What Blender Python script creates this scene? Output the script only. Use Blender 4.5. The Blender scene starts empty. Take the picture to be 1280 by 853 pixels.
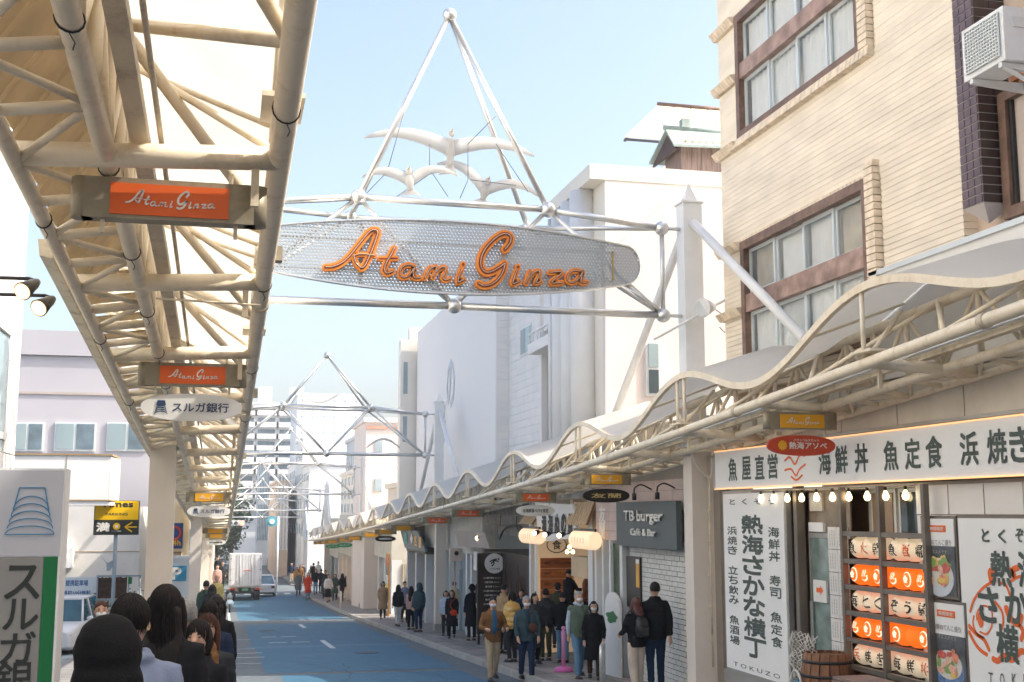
import bpy, bmesh, math, random
from math import sin, cos, pi, sqrt, radians, atan, tan
from mathutils import Vector, Matrix, noise
random.seed(7)
S = bpy.context.scene
COL = S.collection
# ------------------------------------------------------------------ camera
FP = 1500.0
TH = atan(213.5 / FP)
PS = atan(.24 * cos(TH))
CAM = Vector((0, 0, 1.7))
FW = Vector((sin(PS) * cos(TH), cos(PS) * cos(TH), sin(TH)))
RT = Vector((cos(PS), -sin(PS), 0))
UP = RT.cross(FW)
cd = bpy.data.cameras.new('camera')
cam = bpy.data.objects.new('camera', cd)
COL.objects.link(cam)
cd.sensor_width = 36
cd.lens = 36 * FP / 1280
cd.clip_start = .05
cd.clip_end = 3000
mw = Matrix((RT, UP, -FW)).transposed().to_4x4()
mw.translation = CAM
cam.matrix_world = mw
S.camera = cam
# ------------------------------------------------------------------ light
SUN_DIR = Vector((.95, -.31, 0)).normalized()
EL = radians(45)
w = bpy.data.worlds.new('World')
S.world = w
w.use_nodes = True
nt = w.node_tree
bg = nt.nodes['Background']
sky = nt.nodes.new('ShaderNodeTexSky')
sky.sky_type = 'NISHITA'
sky.sun_disc = False
sky.sun_elevation = EL
sky.sun_rotation = math.atan2(SUN_DIR.x, SUN_DIR.y)
sky.air_density = 1.0
sky.dust_density = 5.0
sky.ozone_density = 1.0
tint = nt.nodes.new('ShaderNodeMixRGB'); tint.blend_type = 'MULTIPLY'; tint.inputs[0].default_value = 1; tint.inputs[2].default_value = (1.05, 1.03, 1.01, 1)
nt.links.new(sky.outputs[0], tint.inputs[1])
nt.links.new(tint.outputs[0], bg.inputs[0])
bg.inputs[1].default_value = .15
sl = bpy.data.lights.new('sun', 'SUN')
sl.energy = 2.7
sl.angle = radians(.6)
sl.color = (1, .93, .82)
so = bpy.data.objects.new('sun', sl)
COL.objects.link(so)
so.rotation_euler = Vector((SUN_DIR.x * cos(EL), SUN_DIR.y * cos(EL), sin(EL))).to_track_quat('Z', 'Y').to_euler()
S.view_settings.view_transform = 'Standard'
S.view_settings.look = 'None'
S.view_settings.exposure = 1.35
S.view_settings.gamma = 1
S.view_settings.use_curve_mapping = False
S.cycles.max_bounces = 6
S.cycles.transparent_max_bounces = 12
S.cycles.use_denoising = True

JUNK = []
SCR = bpy.data.scenes.new('scratch')     # small scene in which text and figures are turned into meshes
def evaluated_mesh(o):
    SCR.collection.objects.link(o)
    with bpy.context.temp_override(scene=SCR, view_layer=SCR.view_layers[0]):
        me = bpy.data.meshes.new_from_object(o.evaluated_get(bpy.context.evaluated_depsgraph_get()))
    SCR.collection.objects.unlink(o); JUNK.extend((o, o.data))
    return me
# ------------------------------------------------------------------ pixel <-> place
def ray(u, v): return FW + RT * ((u - 640) / FP) - UP * ((v - 426.5) / FP)
def atX(u, v, X): r = ray(u, v); return CAM + r * (X / r.x)
def atY(u, v, Y): r = ray(u, v); return CAM + r * (Y / r.y)
TB = [(-30, 5.8), (0, 3.87), (5.6, 3.53), (8.4, 3.36), (12.4, 3.09), (14.5, 2.94), (18.5, 2.67), (24, 2.36), (34.5, 1.86), (40.5, 1.59), (49, 1.21), (59, .77), (74.5, .16), (95, -.5), (114, -.95), (140, -1.1), (400, -1.1), (3000, -1.1)]
def Zc(y):
    for i in range(len(TB) - 1):
        if y <= TB[i + 1][0] or i == len(TB) - 2:
            y0, z0 = TB[i]; y1, z1 = TB[i + 1]
            def slope(j):
                if j <= 0: return (TB[1][1] - TB[0][1]) / (TB[1][0] - TB[0][0])
                if j >= len(TB) - 1: return 0
                return (TB[j + 1][1] - TB[j - 1][1]) / (TB[j + 1][0] - TB[j - 1][0])
            h = y1 - y0
            t = max(0, min(1, (y - y0) / h))
            m0, m1 = slope(i) * h, slope(i + 1) * h
            if i >= len(TB) - 4: m0 = m1 = (z1 - z0)
            return (2*t**3-3*t*t+1)*z0 + (t**3-2*t*t+t)*m0 + (-2*t**3+3*t*t)*z1 + (t**3-t*t)*m1
def G(y): return Zc(y) - 4.0
KH = .12

# ------------------------------------------------------------------ mesh builder
class MB:
    def __init__(s): s.v = []; s.f = []; s.sm = []; s.mi = []; s.cur = 0
    def add(s, vs, fs, smooth=False):
        n = len(s.v); s.v += [tuple(p) for p in vs]
        for f in fs: s.f.append([i + n for i in f]); s.sm.append(smooth); s.mi.append(s.cur)
        return s
    def box(s, x0, x1, y0, y1, z0, z1):
        return s.add([(x, y, z) for z in (z0, z1) for y in (y0, y1) for x in (x0, x1)],
                     [(0, 2, 3, 1), (4, 5, 7, 6), (0, 1, 5, 4), (2, 6, 7, 3), (0, 4, 6, 2), (1, 3, 7, 5)])
    def hexa(s, p):
        return s.add(p, [(0, 3, 2, 1), (4, 5, 6, 7), (0, 1, 5, 4), (1, 2, 6, 5), (2, 3, 7, 6), (3, 0, 4, 7)])
    def rings(s, rs, closed=False, caps=True, smooth=True):
        n = len(rs[0]); vs = [p for r in rs for p in r]; fs = []
        m = len(rs)
        for i in range(m if closed else m - 1):
            j = (i + 1) % m
            for k in range(n):
                l = (k + 1) % n
                fs.append((i*n+k, i*n+l, j*n+l, j*n+k))
        s.add(vs, fs, smooth)
        if caps and not closed:
            b = len(s.v) - n * m
            s.f.append([b + k for k in range(n)][::-1]); s.sm.append(False); s.mi.append(s.cur)
            s.f.append([b + (m-1)*n + k for k in range(n)]); s.sm.append(False); s.mi.append(s.cur)
        return s
    def tube(s, pts, r, n=10, caps=True, round_=False):
        pts = [Vector(p) for p in pts]
        rr = r if isinstance(r, (list, tuple)) else [r] * len(pts)
        d0 = (pts[1] - pts[0]).normalized()
        ref = Vector((0, 0, 1)) if abs(d0.z) < .9 else Vector((1, 0, 0))
        a = d0.cross(ref).normalized(); out = []
        for i, p in enumerate(pts):
            if i == 0: d = pts[1] - pts[0]
            elif i == len(pts) - 1: d = pts[-1] - pts[-2]
            else: d = (pts[i+1] - pts[i]).normalized() + (pts[i] - pts[i-1]).normalized()
            d.normalize()
            a = (a - d * a.dot(d)).normalized(); b = d.cross(a)
            out.append([p + a * (cos(2*pi*k/n) * rr[i]) + b * (sin(2*pi*k/n) * rr[i]) for k in range(n)])
        if round_:
            def cap(p, ring, d, rad):
                return [[p + d * (rad * sin(t)) + (q - p) * cos(t) for q in ring] for t in (pi*.2, pi*.38, pi*.48)]
            out = cap(pts[0], out[0], (pts[0]-pts[1]).normalized(), rr[0])[::-1] + out + cap(pts[-1], out[-1], (pts[-1]-pts[-2]).normalized(), rr[-1])
        return s.rings(out, caps=caps)
    def ell(s, c, r, nu=14, nv=8, M=None):
        c = Vector(c); rs = []
        if not isinstance(r, (tuple, list)): r = (r, r, r)
        for j in range(nv + 1):
            t = -pi/2 + pi * (j / nv) ; t = max(-pi/2 + .12, min(pi/2 - .12, t))
            ring = []
            for k in range(nu):
                p = Vector((cos(t)*cos(2*pi*k/nu)*r[0], cos(t)*sin(2*pi*k/nu)*r[1], sin(t)*r[2]))
                if M: p = M @ p
                ring.append(c + p)
            rs.append(ring)
        return s.rings(rs)
    def grid(s, fn, nu, nv, smooth=True):
        return s.add([fn(i/nu, j/nv) for j in range(nv+1) for i in range(nu+1)],
                     [(j*(nu+1)+i, j*(nu+1)+i+1, (j+1)*(nu+1)+i+1, (j+1)*(nu+1)+i) for j in range(nv) for i in range(nu)], smooth)
    def prism(s, front, off):
        off = Vector(off); n = len(front)
        fr = [Vector(p) for p in front]
        s.add(fr + [p + off for p in fr], [list(range(n)), list(range(n, 2*n))[::-1]] + [(i, i+n, (i+1) % n + n, (i+1) % n) for i in range(n)])
        return s
    def mesh(s, name, mats, org=None):
        o = Vector(org) if org is not None else Vector((0, 0, 0))
        me = bpy.data.meshes.new(name)
        me.from_pydata([(p[0]-o.x, p[1]-o.y, p[2]-o.z) for p in s.v], [], s.f)
        me.polygons.foreach_set('use_smooth', s.sm)
        me.polygons.foreach_set('material_index', s.mi)
        for m in (mats if isinstance(mats, (list, tuple)) else [mats]): me.materials.append(m)
        me.update()
        return me
    def build(s, name, mats, parent=None, loc=None, label=None, stuff=False, fix=False):
        """vertices are in world places; the object sits at loc (or at its parent's origin)"""
        if loc is None: loc = worg(parent) if parent else Vector((0, 0, 0))
        me = s.mesh(name, mats, loc)
        if fix:
            bm = bmesh.new(); bm.from_mesh(me); bmesh.ops.recalc_face_normals(bm, faces=bm.faces); bm.to_mesh(me); bm.free()
        o = bpy.data.objects.new(name, me); COL.objects.link(o)
        if parent: o.parent = parent; o.location = Vector(loc) - worg(parent)
        else: o.location = loc
        if label: o['label'] = label
        if stuff: o['kind'] = 'stuff'
        return o
def worg(o):
    p = Vector((0, 0, 0))
    while o: p += o.location; o = o.parent
    return p
def thing(name, label, cat, loc=(0, 0, 0), group=None):
    o = bpy.data.objects.new(name, None); COL.objects.link(o); o.location = loc
    o.empty_display_size = .2
    return tag(o, label, cat, group)
def tag(o, label, cat, group=None):
    o['label'] = label; o['category'] = cat
    if group: o['group'] = group
    return o
def struct(o, kind='structure'): o['kind'] = kind; return o
def copy_tree(o, off, parent=None):
    c = o.copy(); COL.objects.link(c)
    if parent: c.parent = parent
    else: c.location = o.location + Vector(off)
    for ch in list(o.children): copy_tree(ch, off, c)
    return c
def bx(name, mat, parent, *a, **k): return MB().box(*a).build(name, mat, parent, **k)

# ------------------------------------------------------------------ materials
MC = {}
def mat(name, col=(.5, .5, .5), rough=.6, metal=0, var=.1, scale=2.0, bump=.15, bscale=30, dirt=0, dcol=(.12, .09, .05), dscale=1.2, emit=0, alpha=None, spec=.5, stretch=None, trans=0):
    if name in MC: return MC[name]
    m = bpy.data.materials.new(name); m.use_nodes = True; MC[name] = m
    n = m.node_tree.nodes; l = m.node_tree.links
    b = n['Principled BSDF']
    tc = n.new('ShaderNodeTexCoord'); mp = n.new('ShaderNodeMapping')
    l.new(tc.outputs['Object'], mp.inputs[0])
    if stretch: mp.inputs['Scale'].default_value = stretch
    nz = n.new('ShaderNodeTexNoise'); nz.inputs['Scale'].default_value = scale; nz.inputs['Detail'].default_value = 6
    l.new(mp.outputs[0], nz.inputs['Vector'])
    rp = n.new('ShaderNodeValToRGB')
    rp.color_ramp.elements[0].position = .3; rp.color_ramp.elements[1].position = .7
    rp.color_ramp.elements[0].color = tuple(c*(1-var) for c in col) + (1,)
    rp.color_ramp.elements[1].color = tuple(min(1, c*(1+var)) for c in col) + (1,)
    l.new(nz.outputs[0], rp.inputs[0]); out = rp.outputs[0]
    if dirt:
        nd = n.new('ShaderNodeTexNoise'); nd.inputs['Scale'].default_value = dscale; nd.inputs['Detail'].default_value = 10; nd.inputs['Roughness'].default_value = .75
        l.new(mp.outputs[0], nd.inputs['Vector'])
        rd = n.new('ShaderNodeValToRGB'); rd.color_ramp.elements[0].position = .5; rd.color_ramp.elements[1].position = .75
        rd.color_ramp.elements[0].color = (0, 0, 0, 1); rd.color_ramp.elements[1].color = (dirt, dirt, dirt, 1)
        l.new(nd.outputs[0], rd.inputs[0])
        mx = n.new('ShaderNodeMixRGB'); mx.inputs[2].default_value = tuple(dcol) + (1,)
        l.new(rd.outputs[0], mx.inputs[0]); l.new(out, mx.inputs[1]); out = mx.outputs[0]
    l.new(out, b.inputs['Base Color'])
    b.inputs['Roughness'].default_value = rough; b.inputs['Metallic'].default_value = metal
    b.inputs['Specular IOR Level'].default_value = spec
    if bump:
        nb = n.new('ShaderNodeTexNoise'); nb.inputs['Scale'].default_value = bscale; nb.inputs['Detail'].default_value = 4
        l.new(mp.outputs[0], nb.inputs['Vector'])
        bp = n.new('ShaderNodeBump'); bp.inputs['Strength'].default_value = bump; bp.inputs['Distance'].default_value = .01
        l.new(nb.outputs[0], bp.inputs['Height']); l.new(bp.outputs[0], b.inputs['Normal'])
    if emit:
        l.new(out, b.inputs['Emission Color']); b.inputs['Emission Strength'].default_value = emit
    if trans:
        tr = n.new('ShaderNodeBsdfTranslucent'); l.new(out, tr.inputs[0])
        ms = n.new('ShaderNodeMixShader'); ms.inputs[0].default_value = trans
        l.new(b.outputs[0], ms.inputs[1]); l.new(tr.outputs[0], ms.inputs[2])
        l.new(ms.outputs[0], n['Material Output'].inputs[0])
    if alpha is not None: b.inputs['Alpha'].default_value = alpha
    return m
cream = mat('cream_painted_steel', (.85, .75, .58), .42, var=.06, dirt=.7, dcol=(.50, .35, .18), dscale=5, bump=.25, bscale=18)
creamd = mat('weathered_cream_steel', (.70, .61, .46), .5, var=.12, dirt=.8, dcol=(.2, .13, .06), dscale=3.5, bump=.3)
whitest = mat('white_painted_steel', (.8, .8, .78), .4, var=.04, dirt=.3, dcol=(.45, .4, .32), dscale=1.5)
silver = mat('brushed_stainless', (.72, .72, .70), .3, metal=.75, var=.08, scale=4, bump=.1, dirt=.3, dcol=(.35, .3, .24))
roofm = mat('translucent_roof_sheet', (.80, .77, .70), .6, var=.05, scale=.7, dirt=.35, dcol=(.5, .42, .28), dscale=.7, bump=.05, trans=.4)
housing = mat('galvanised_housing', (.33, .29, .21), .5, metal=.3, var=.18, scale=5, dirt=.6, dcol=(.14, .1, .05), dscale=4)
orange = mat('orange_panel', (.78, .13, .02), .45, var=.06, bump=.03)
yellow = mat('yellow_panel', (.85, .42, .02), .45, var=.06, bump=.03)
whitep = mat('white_lettering', (.82, .8, .74), .5, var=.02, bump=0)
whitewall = mat('white_wall_tile', (.78, .77, .74), .6, var=.05, scale=.8, dirt=.25, dcol=(.5, .48, .44), dscale=.5)
ink = mat('black_ink', (.025, .03, .025), .6, var=.1, bump=0)
inkg = mat('grey_green_ink', (.075, .10, .085), .6, var=.25, scale=6, bump=0)
red_ink = mat('vermilion_ink', (.85, .16, .03), .6, var=.08, bump=0)
navy = mat('navy_ink', (.02, .05, .13), .6, var=.1, bump=0)
bluep = mat('blue_ink', (.03, .28, .5), .6, var=.05, bump=0)
green = mat('green_sign_paint', (.0, .15, .035), .4, var=.06, bump=.02)
blackm = mat('black_metal', (.025, .023, .022), .45, var=.2, bump=.1)
glass = mat('window_glass', (.28, .36, .38), .06, var=.12, scale=.6, bump=.02, bscale=2, spec=.9)
darkglass = mat('dark_window_glass', (.05, .075, .085), .05, var=.3, scale=.7, bump=.02, bscale=2, spec=.9)
# ================================================================== setting: ground
asphalt = mat('worn_asphalt', (.11, .135, .15), .85, var=.2, scale=6, bump=.6, bscale=90, dirt=.4, dcol=(.07, .085, .10), dscale=.5)
blueroad = mat('blue_road_coating', (.034, .12, .195), .75, var=.14, scale=4, bump=.6, bscale=90, dirt=.5, dcol=(.09, .17, .24), dscale=.55)
paver = mat('grey_paver', (.25, .235, .22), .8, var=.22, scale=3, bump=.4, bscale=50, dirt=.5, dcol=(.13, .12, .11), dscale=.8)
kerbm = mat('kerb_concrete', (.36, .35, .32), .8, var=.15, scale=2, bump=.4, bscale=50, dirt=.5)
paint = mat('road_paint', (.46, .50, .51), .7, var=.15, scale=8, bump=.3, dirt=.8, dcol=(.2, .25, .3), dscale=7)
def strip(name, m, x0, x1, y0, y1, dz, step=2.5, **k):
    n = max(1, int((y1 - y0) / step))
    b = MB()
    b.grid(lambda a, c: (x0 + (x1 - x0) * a, y0 + (y1 - y0) * c, G(y0 + (y1 - y0) * c) + dz), 1, n)
    return b.build(name, m, **k)
def far_ground():
    b = MB()
    ys = [-30, 0, 6, 12, 18, 24, 34, 45, 60, 80, 100, 120, 150, 250, 600, 2500]
    xs = [-1500, -60, -8, 0, 8, 60, 1500]
    b.grid(lambda a, c: (xs[round(a*6)], ys[round(c*15)], G(ys[round(c*15)]) - .03), 6, 15)
    return b.build('ground', asphalt)
struct(far_ground())
struct(strip('road', asphalt, .1, 5.9, -10, 170, .0))
# coated stretches of the carriageway, parted by grey trench repairs
rc = struct(strip('road_coating', blueroad, 1.0, 5.3, 27.6, 36.5, .005))
struct(strip('road_coating', mat('faded_blue_road', (.075, .16, .235), .8, var=.2, scale=5, bump=.6, bscale=90), .75, 5.6, 36.5, 37.4, .004))
struct(strip('road_coating', blueroad, .95, 5.45, 37.4, 52.0, .005))
struct(strip('road_coating', blueroad, .8, 5.5, 56.0, 92.0, .005))
struct(strip('road_coating', blueroad, 1.3, 5.2, 12, 27.0, .005))
struct(strip('cross_street', asphalt, -60, 60, 97, 110, .004))
def mark(x0, x1, y0, y1): return struct(strip('road_marking', paint, x0, x1, y0, y1, .010))
mark(3.1, 3.26, 35.6, 39.6); mark(3.1, 3.26, 48, 51)
for (a, b, c, d) in ((1.35, 1.85, 42.1, 42.3), (2.0, 2.5, 42.1, 42.3), (1.5, 2.05, 38.9, 39.1), (2.2, 2.75, 38.9, 39.1), (.2, 1.15, 34.4, 34.55), (.2, 1.15, 32.7, 32.85), (.25, 1.0, 30.6, 30.7), (.25, 1.0, 41.0, 41.1), (.3, 1.0, 36.3, 36.4)): mark(a, b, c, d)
for x in (.7, 1.7, 2.7, 3.7, 4.7): mark(x, x + .45, 93.5, 96.5); mark(x, x + .45, 110.5, 113.5)
struct(strip('road', asphalt, .1, 5.9, 170, 420, .0, 20))
mark(.35, .45, 56, 90)
crk = MB(); rc_ = random.Random(12)
for k in range(16):
    x, y = rc_.uniform(.6, 5.4), rc_.uniform(24, 60); pts = []
    dx, dy = rc_.uniform(-.25, .25), rc_.uniform(.3, .6)
    for j in range(9):
        pts.append((x, y)); x += dx*.6+rc_.uniform(-.16, .16); y += dy+rc_.uniform(-.2, .2)
        x = max(.3, min(5.7, x))
    for a, c in zip(pts, pts[1:]): crk.add([(a[0]-.012, a[1], G(a[1])+.0085), (a[0]+.012, a[1], G(a[1])+.0085), (c[0]+.012, c[1], G(c[1])+.0085), (c[0]-.012, c[1], G(c[1])+.0085)], [(0, 1, 2, 3)])
struct(crk.build('road_cracks', mat('dark_tar_seam', (.03, .05, .06), .8)))
for i, (x, y) in enumerate(((3.9, 33.4), (1.7, 46.5), (4.2, 62))):
    mh = MB().rings([[(x+.32*cos(q)*r, y+.32*sin(q)*r, G(y+.32*sin(q)*r)+z) for q in [2*pi*k/24 for k in range(24)]] for r, z in ((1, .006), (1, .014), (.92, .015), (.9, .011), (.02, .011))]).build('manhole_cover', mat('cast_iron', (.06, .065, .07), .6, metal=.4, var=.3, bump=.6))
    tag(mh, ['round manhole cover in the blue road, nearest', 'round manhole cover in the blue road, left side, the middle one', 'round manhole cover in the blue road, farthest'][i], 'manhole cover')
def walk(x0, x1, y0, y1, name='pavement'):
    n = max(1, int((y1 - y0) / 2.5)); b = MB()
    b.grid(lambda a, c: (x0 + (x1-x0)*a, y0 + (y1-y0)*c, G(y0 + (y1-y0)*c) + KH), 1, n)
    o = b.build(name, paver); return struct(o)
pr = walk(6.05, 9.5, -8, 96.5); walk(6.05, 12, 111, 170)
pl = walk(-3.6, -.05, -8, 96.5); walk(-8, -.05, 111, 170)
def kerbs(par, x, sgn, y0, y1, L=.9):
    y = y0
    k = 0
    while y < y1:
        ya, yb = y + .006, min(y1, y + L) - .006
        b = MB(); x0, x1 = x - .075, x + .075
        z = lambda q: G(q)
        h = KH + .004
        b.hexa([(x0, ya, z(ya)-.1), (x1, ya, z(ya)-.1), (x1, yb, z(yb)-.1), (x0, yb, z(yb)-.1), (x0 + (.015 if sgn > 0 else 0), ya, z(ya)+h), (x1 - (.015 if sgn < 0 else 0), ya, z(ya)+h), (x1 - (.015 if sgn < 0 else 0), yb, z(yb)+h), (x0 + (.015 if sgn > 0 else 0), yb, z(yb)+h)])
        b.build('kerb_stone', kerbm, par)
        y += L; k += 1
kerbs(pr, 5.975, 1, 14, 96.5); kerbs(pl, .025, -1, 2, 96.5)
# paving slabs that the photograph lets one tell apart on the near right pavement
slabm = [mat('slab_%s' % n, c, .8, var=.2, scale=5, bump=.4, bscale=60, dirt=.4, dcol=(.12, .11, .1)) for n, c in (('warm', (.3, .27, .24)), ('grey', (.24, .23, .22)), ('dark', (.19, .185, .18)))]
k = 0
for j in range(24):
    for i in range(4):
        y = 21.2 + j * .82; x = 6.08 + i * .38
        b = MB(); a = .008
        b.hexa([(x+a, y+a, G(y)+KH-.02), (x+.38-a, y+a, G(y)+KH-.02), (x+.38-a, y+.82-a, G(y+.82)+KH-.02), (x+a, y+.82-a, G(y+.82)+KH-.02), (x+a, y+a, G(y)+KH+.008), (x+.38-a, y+a, G(y)+KH+.008), (x+.38-a, y+.82-a, G(y+.82)+KH+.008), (x+a, y+.82-a, G(y+.82)+KH+.008)])
        b.build('paving_slab', slabm[random.choice((0, 1, 1, 2))], pr)
# parking lot on the left
struct(MB().grid(lambda a, c: (-22 + 18.4*a, 20 + 27*c, G(20+27*c) + .06), 1, 6).build('parking_lot', asphalt))

def smooth_pts(P, k=5):
    P = [Vector(p) for p in P]; out = []
    for i in range(len(P)-1):
        p0 = P[max(0, i-1)]; p1 = P[i]; p2 = P[i+1]; p3 = P[min(len(P)-1, i+2)]
        for j in range(k):
            t = j/k
            out.append(.5*((2*p1)+(p2-p0)*t+(2*p0-5*p1+4*p2-p3)*t*t+(3*p1-p0-3*p2+p3)*t**3))
    return out + [P[-1]]
# ================================================================== arcade canopies
def wave(y): return .53 + .27 * cos(2*pi*(y - 10.9) / 5.2)
def canopy(side, y0, y1):
    R = side == 'R'
    mx = (lambda x: x) if R else (lambda x: 6.52 - x)
    t = thing('arcade_canopy', 'cream tubular steel arcade canopy with wavy white roof along the right pavement' if R else 'cream tubular steel arcade canopy with smooth white roof overhead on the left pavement', 'canopy', (mx(7.15), 10, 0), None)
    def X(x): return mx(x)
    def pth(x, dz, a, b, st=1.3):
        n = max(2, int((b-a)/st)); return [(X(x), a+(b-a)*i/n, Zc(a+(b-a)*i/n)+dz) for i in range(n+1)]
    b0 = 10.9 if R else 11.3
    beams = []
    y = b0 - 2.6*5
    while y < y1 - .5:
        if y > y0: beams.append(y)
        y += 2.6
    MB().tube(pth(6.3, 0, y0, y1), .061, 14).build('edge_tube', cream, t)
    MB().tube(pth(7.15, -.04, y0, y1), .051, 14).build('lower_chord', cream, t)
    MB().tube(pth(7.15, .65, y0, y1), .055, 10).build('upper_chord', cream, t)
    MB().tube(pth(7.57, -.1, y0, y1), .043, 10).build('wall_side_chord', cream, t)
    # joint collars along the edge tube
    for i, y in enumerate(beams):
        if i % 2 == 0 and y < 40: MB().tube([(X(6.3), y+.62, Zc(y+.62)), (X(6.3), y+.7, Zc(y+.7))], .072, 12).build('joint_collar', creamd, t)
    def rg(a, b, r, nm, m=cream, n=8): return MB().tube([a, b], r, n).build(nm, m, t)
    nb = 0
    webs = MB(); rungs = MB()
    for i, y in enumerate(beams):
        near = y < 30
        z = Zc(y)
        rg((X(6.3), y, z), (X(7.57), y, z-.06), .062, 'cross_beam', n=10)
        q = 4
        for k in range(q):
            ya = y + 2.6*k/q; yb = y + 2.6*(k+1)/q
            if yb > y1: break
            za, zb = Zc(ya), Zc(yb)
            lo, hi = (X(7.15), ya, za-.04), (X(7.15), ya, za+.65)
            lo2, hi2 = (X(7.15), yb, zb-.04), (X(7.15), yb, zb+.65)
            if near:
                rg(lo, hi, .032, 'web_post'); 
                rg(*((lo, hi2) if k % 2 == 0 else (hi, lo2)), .024, 'web_diagonal')
                if k: rg((X(7.15), ya, za-.04), (X(7.57), ya, za-.1), .03, 'rung')
                rg(*(((X(7.15), ya, za-.04), (X(7.57), yb, zb-.1)) if k % 2 else ((X(7.57), ya, za-.1), (X(7.15), yb, zb-.04))), .022, 'plan_brace')
            else:
                webs.tube([lo, hi], .034, 5); webs.tube([lo, hi2] if k % 2 == 0 else [hi, lo2], .026, 5)
                rungs.tube([(X(7.15), ya, za-.04), (X(7.57), ya, za-.1)], .03, 5)
        # struts from upper chord out to the edge tube
        if y + 2.6 < y1 and near:
            for (ya, yb) in ((y, y+1.3), (y+2.6, y+1.3)):
                rg((X(7.12), ya, Zc(ya)+.65), (X(6.32), yb, Zc(yb)+.04), .034 if not R else .026, 'roof_strut')
            rg((X(7.1), y+.65, Zc(y+.65)+.72), (X(6.32), y+.05, Zc(y)+.05), .022, 'roof_strut')
        # fluorescent conduit hangers
        if near: MB().box(X(6.42)-.02, X(6.42)+.02, y-.015, y+.015, z-.26, z+.02).build('hanger', creamd, t)
    webs.build('far_web_members', cream, t, stuff=True); rungs.build('far_rungs', cream, t, stuff=True)
    # cable tray and conduit
    for a, b in ((y0, y1),):
        n = int((b-a)/2.6)
        for nm, x, dz, wd, hh, m in (('cable_tray', 7.0, .1, .045, .035, creamd),):
            tb = MB(); rr = []
            for i in range(n+1):
                yy = a+(b-a)*i/n; zz = Zc(yy)+dz
                rr.append([(X(x)-wd, yy, zz-hh), (X(x)+wd, yy, zz-hh), (X(x)+wd, yy, zz+hh), (X(x)-wd, yy, zz+hh)])
            tb.rings(rr, smooth=False).build(nm, m, t)
    MB().tube(pth(6.9, .12, y0, y1), .014, 8).build('conduit', creamd, t)
    if R: MB().tube(pth(6.7, .06, y0, 60), .02, 8).build('light_tube', silver, t)
    # wavy roof edge band, roof sheets, posts
    n = int((y1-y0)/.26); rs = []
    for i in range(n+1):
        yy = y0+(y1-y0)*i/n; zz = Zc(yy)+wave(yy)
        x0, x1 = X(6.27), X(6.33)
        rs.append([(x0, yy, zz-.055), (x1, yy, zz-.055), (x1, yy, zz+.03), (x0, yy, zz+.03)])
    MB().rings(rs, smooth=False).build('roof_edge_band', cream, t)
    def rz(x, yy):
        u = (x-6.3)/(8.0-6.3); wv = wave(yy)
        return Zc(yy) + wv*(1-u) + (1.15 + .18*cos(2*pi*(yy-10.9)/5.2))*u + .02
    xo = 7.95
    y = 10.9 - 2.6 - 5.2*4
    while y < y1:
        a, b = max(y, y0), min(y+5.2, y1)
        if b > a + .3:
            xi = 7.55 if (R and y < 12) else ((7.66 if b < 11 else 8.02) if not R else 7.55)
            sh = MB()
            sh.grid(lambda p, q: (X(6.31+(xi-6.31)*p), a+.012+(b-a-.024)*q, rz(6.31+(xi-6.31)*p, a+(b-a)*q)), 6, 18)
            sh.build('roof_sheet', roofm, t)
            # ribs below the sheet
            if b < 60:
                for q in (0, .25, .5, .75):
                    yy = a+(b-a)*q + .02
                    if yy < b: MB().tube([(X(x), yy, rz(x, yy)-.03) for x in (6.33, 6.9, xi)], .018 if q else .026, 6).build('roof_rib', cream, t)
        y += 5.2
    y = 10.9 - 5.2*2
    while y < y1:
        if y > y0:
            for d in ((-.13, .13) if (y > 14) else (.1,)):
                MB().tube([(X(6.31), y+d, Zc(y+d)), (X(6.31), y+d, Zc(y+d)+wave(y+d)-.04)], .026, 8).build('roof_post', cream, t)
            MB().box(X(6.31)-.1, X(6.31)+.1, y-.2, y+.2, Zc(y)+.10, Zc(y)+.125).build('post_clamp', cream, t)
        y += 5.2
    # columns
    for k in range(5):
        yc = 18.2 + 23.8*k
        x = X(7.4)
        c = MB().box(x-.18, x+.18, yc-.18, yc+.18, G(yc), Zc(yc)-.02)
        c.build('column', mat('column_cladding', (.74, .67, .59), .55, var=.05, scale=1, dirt=.2, dcol=(.4, .33, .25), bump=.2), t)
        MB().box(x-.2, x+.2, yc-.2, yc+.2, G(yc), G(yc)+.35).build('column_base', kerbm, t)
        MB().box(x-.22, x+.22, yc-.22, yc+.22, Zc(yc)-.02, Zc(yc)+.05).build('cap_plate', cream, t)
    return t, rz
cr, rzR = canopy('R', 3.0, 93)
cl, rzL = canopy('L', -2.0, 93)
MB().tube(smooth_pts([(7.24, 18.0, Zc(18)+.1), (7.2, 17.98, Zc(18)-.05), (7.3, 17.97, Zc(18)-.3), (7.52, 17.99, Zc(18)-.45), (7.55, 18.0, Zc(18)-.1)]), .012, 6).build('loose_cable', whitest, cr)
MB().tube([(7.5, 18.0, Zc(18)-.1), (7.5, 18.0, G(18)+.6)], .014, 6).build('conduit_pipe', creamd, cr)
for k_ in range(6): MB().box(7.47, 7.53, 17.98, 18.02, G(18)+1+k_*.5, G(18)+1.03+k_*.5).build('pipe_clip', creamd, cr)
# outer gutter with its corrugated fascia on the left canopy
rs = []
for i in range(60):
    yy = 10.4 + i*1.2
    zz = Zc(yy)+.68
    rs.append([(-1.56, yy, zz-.1), (-1.46, yy, zz-.12), (-1.42, yy, zz+.04), (-1.58, yy, zz+.04)])
MB().rings(rs, smooth=False).build('gutter', creamd, cl)
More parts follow.
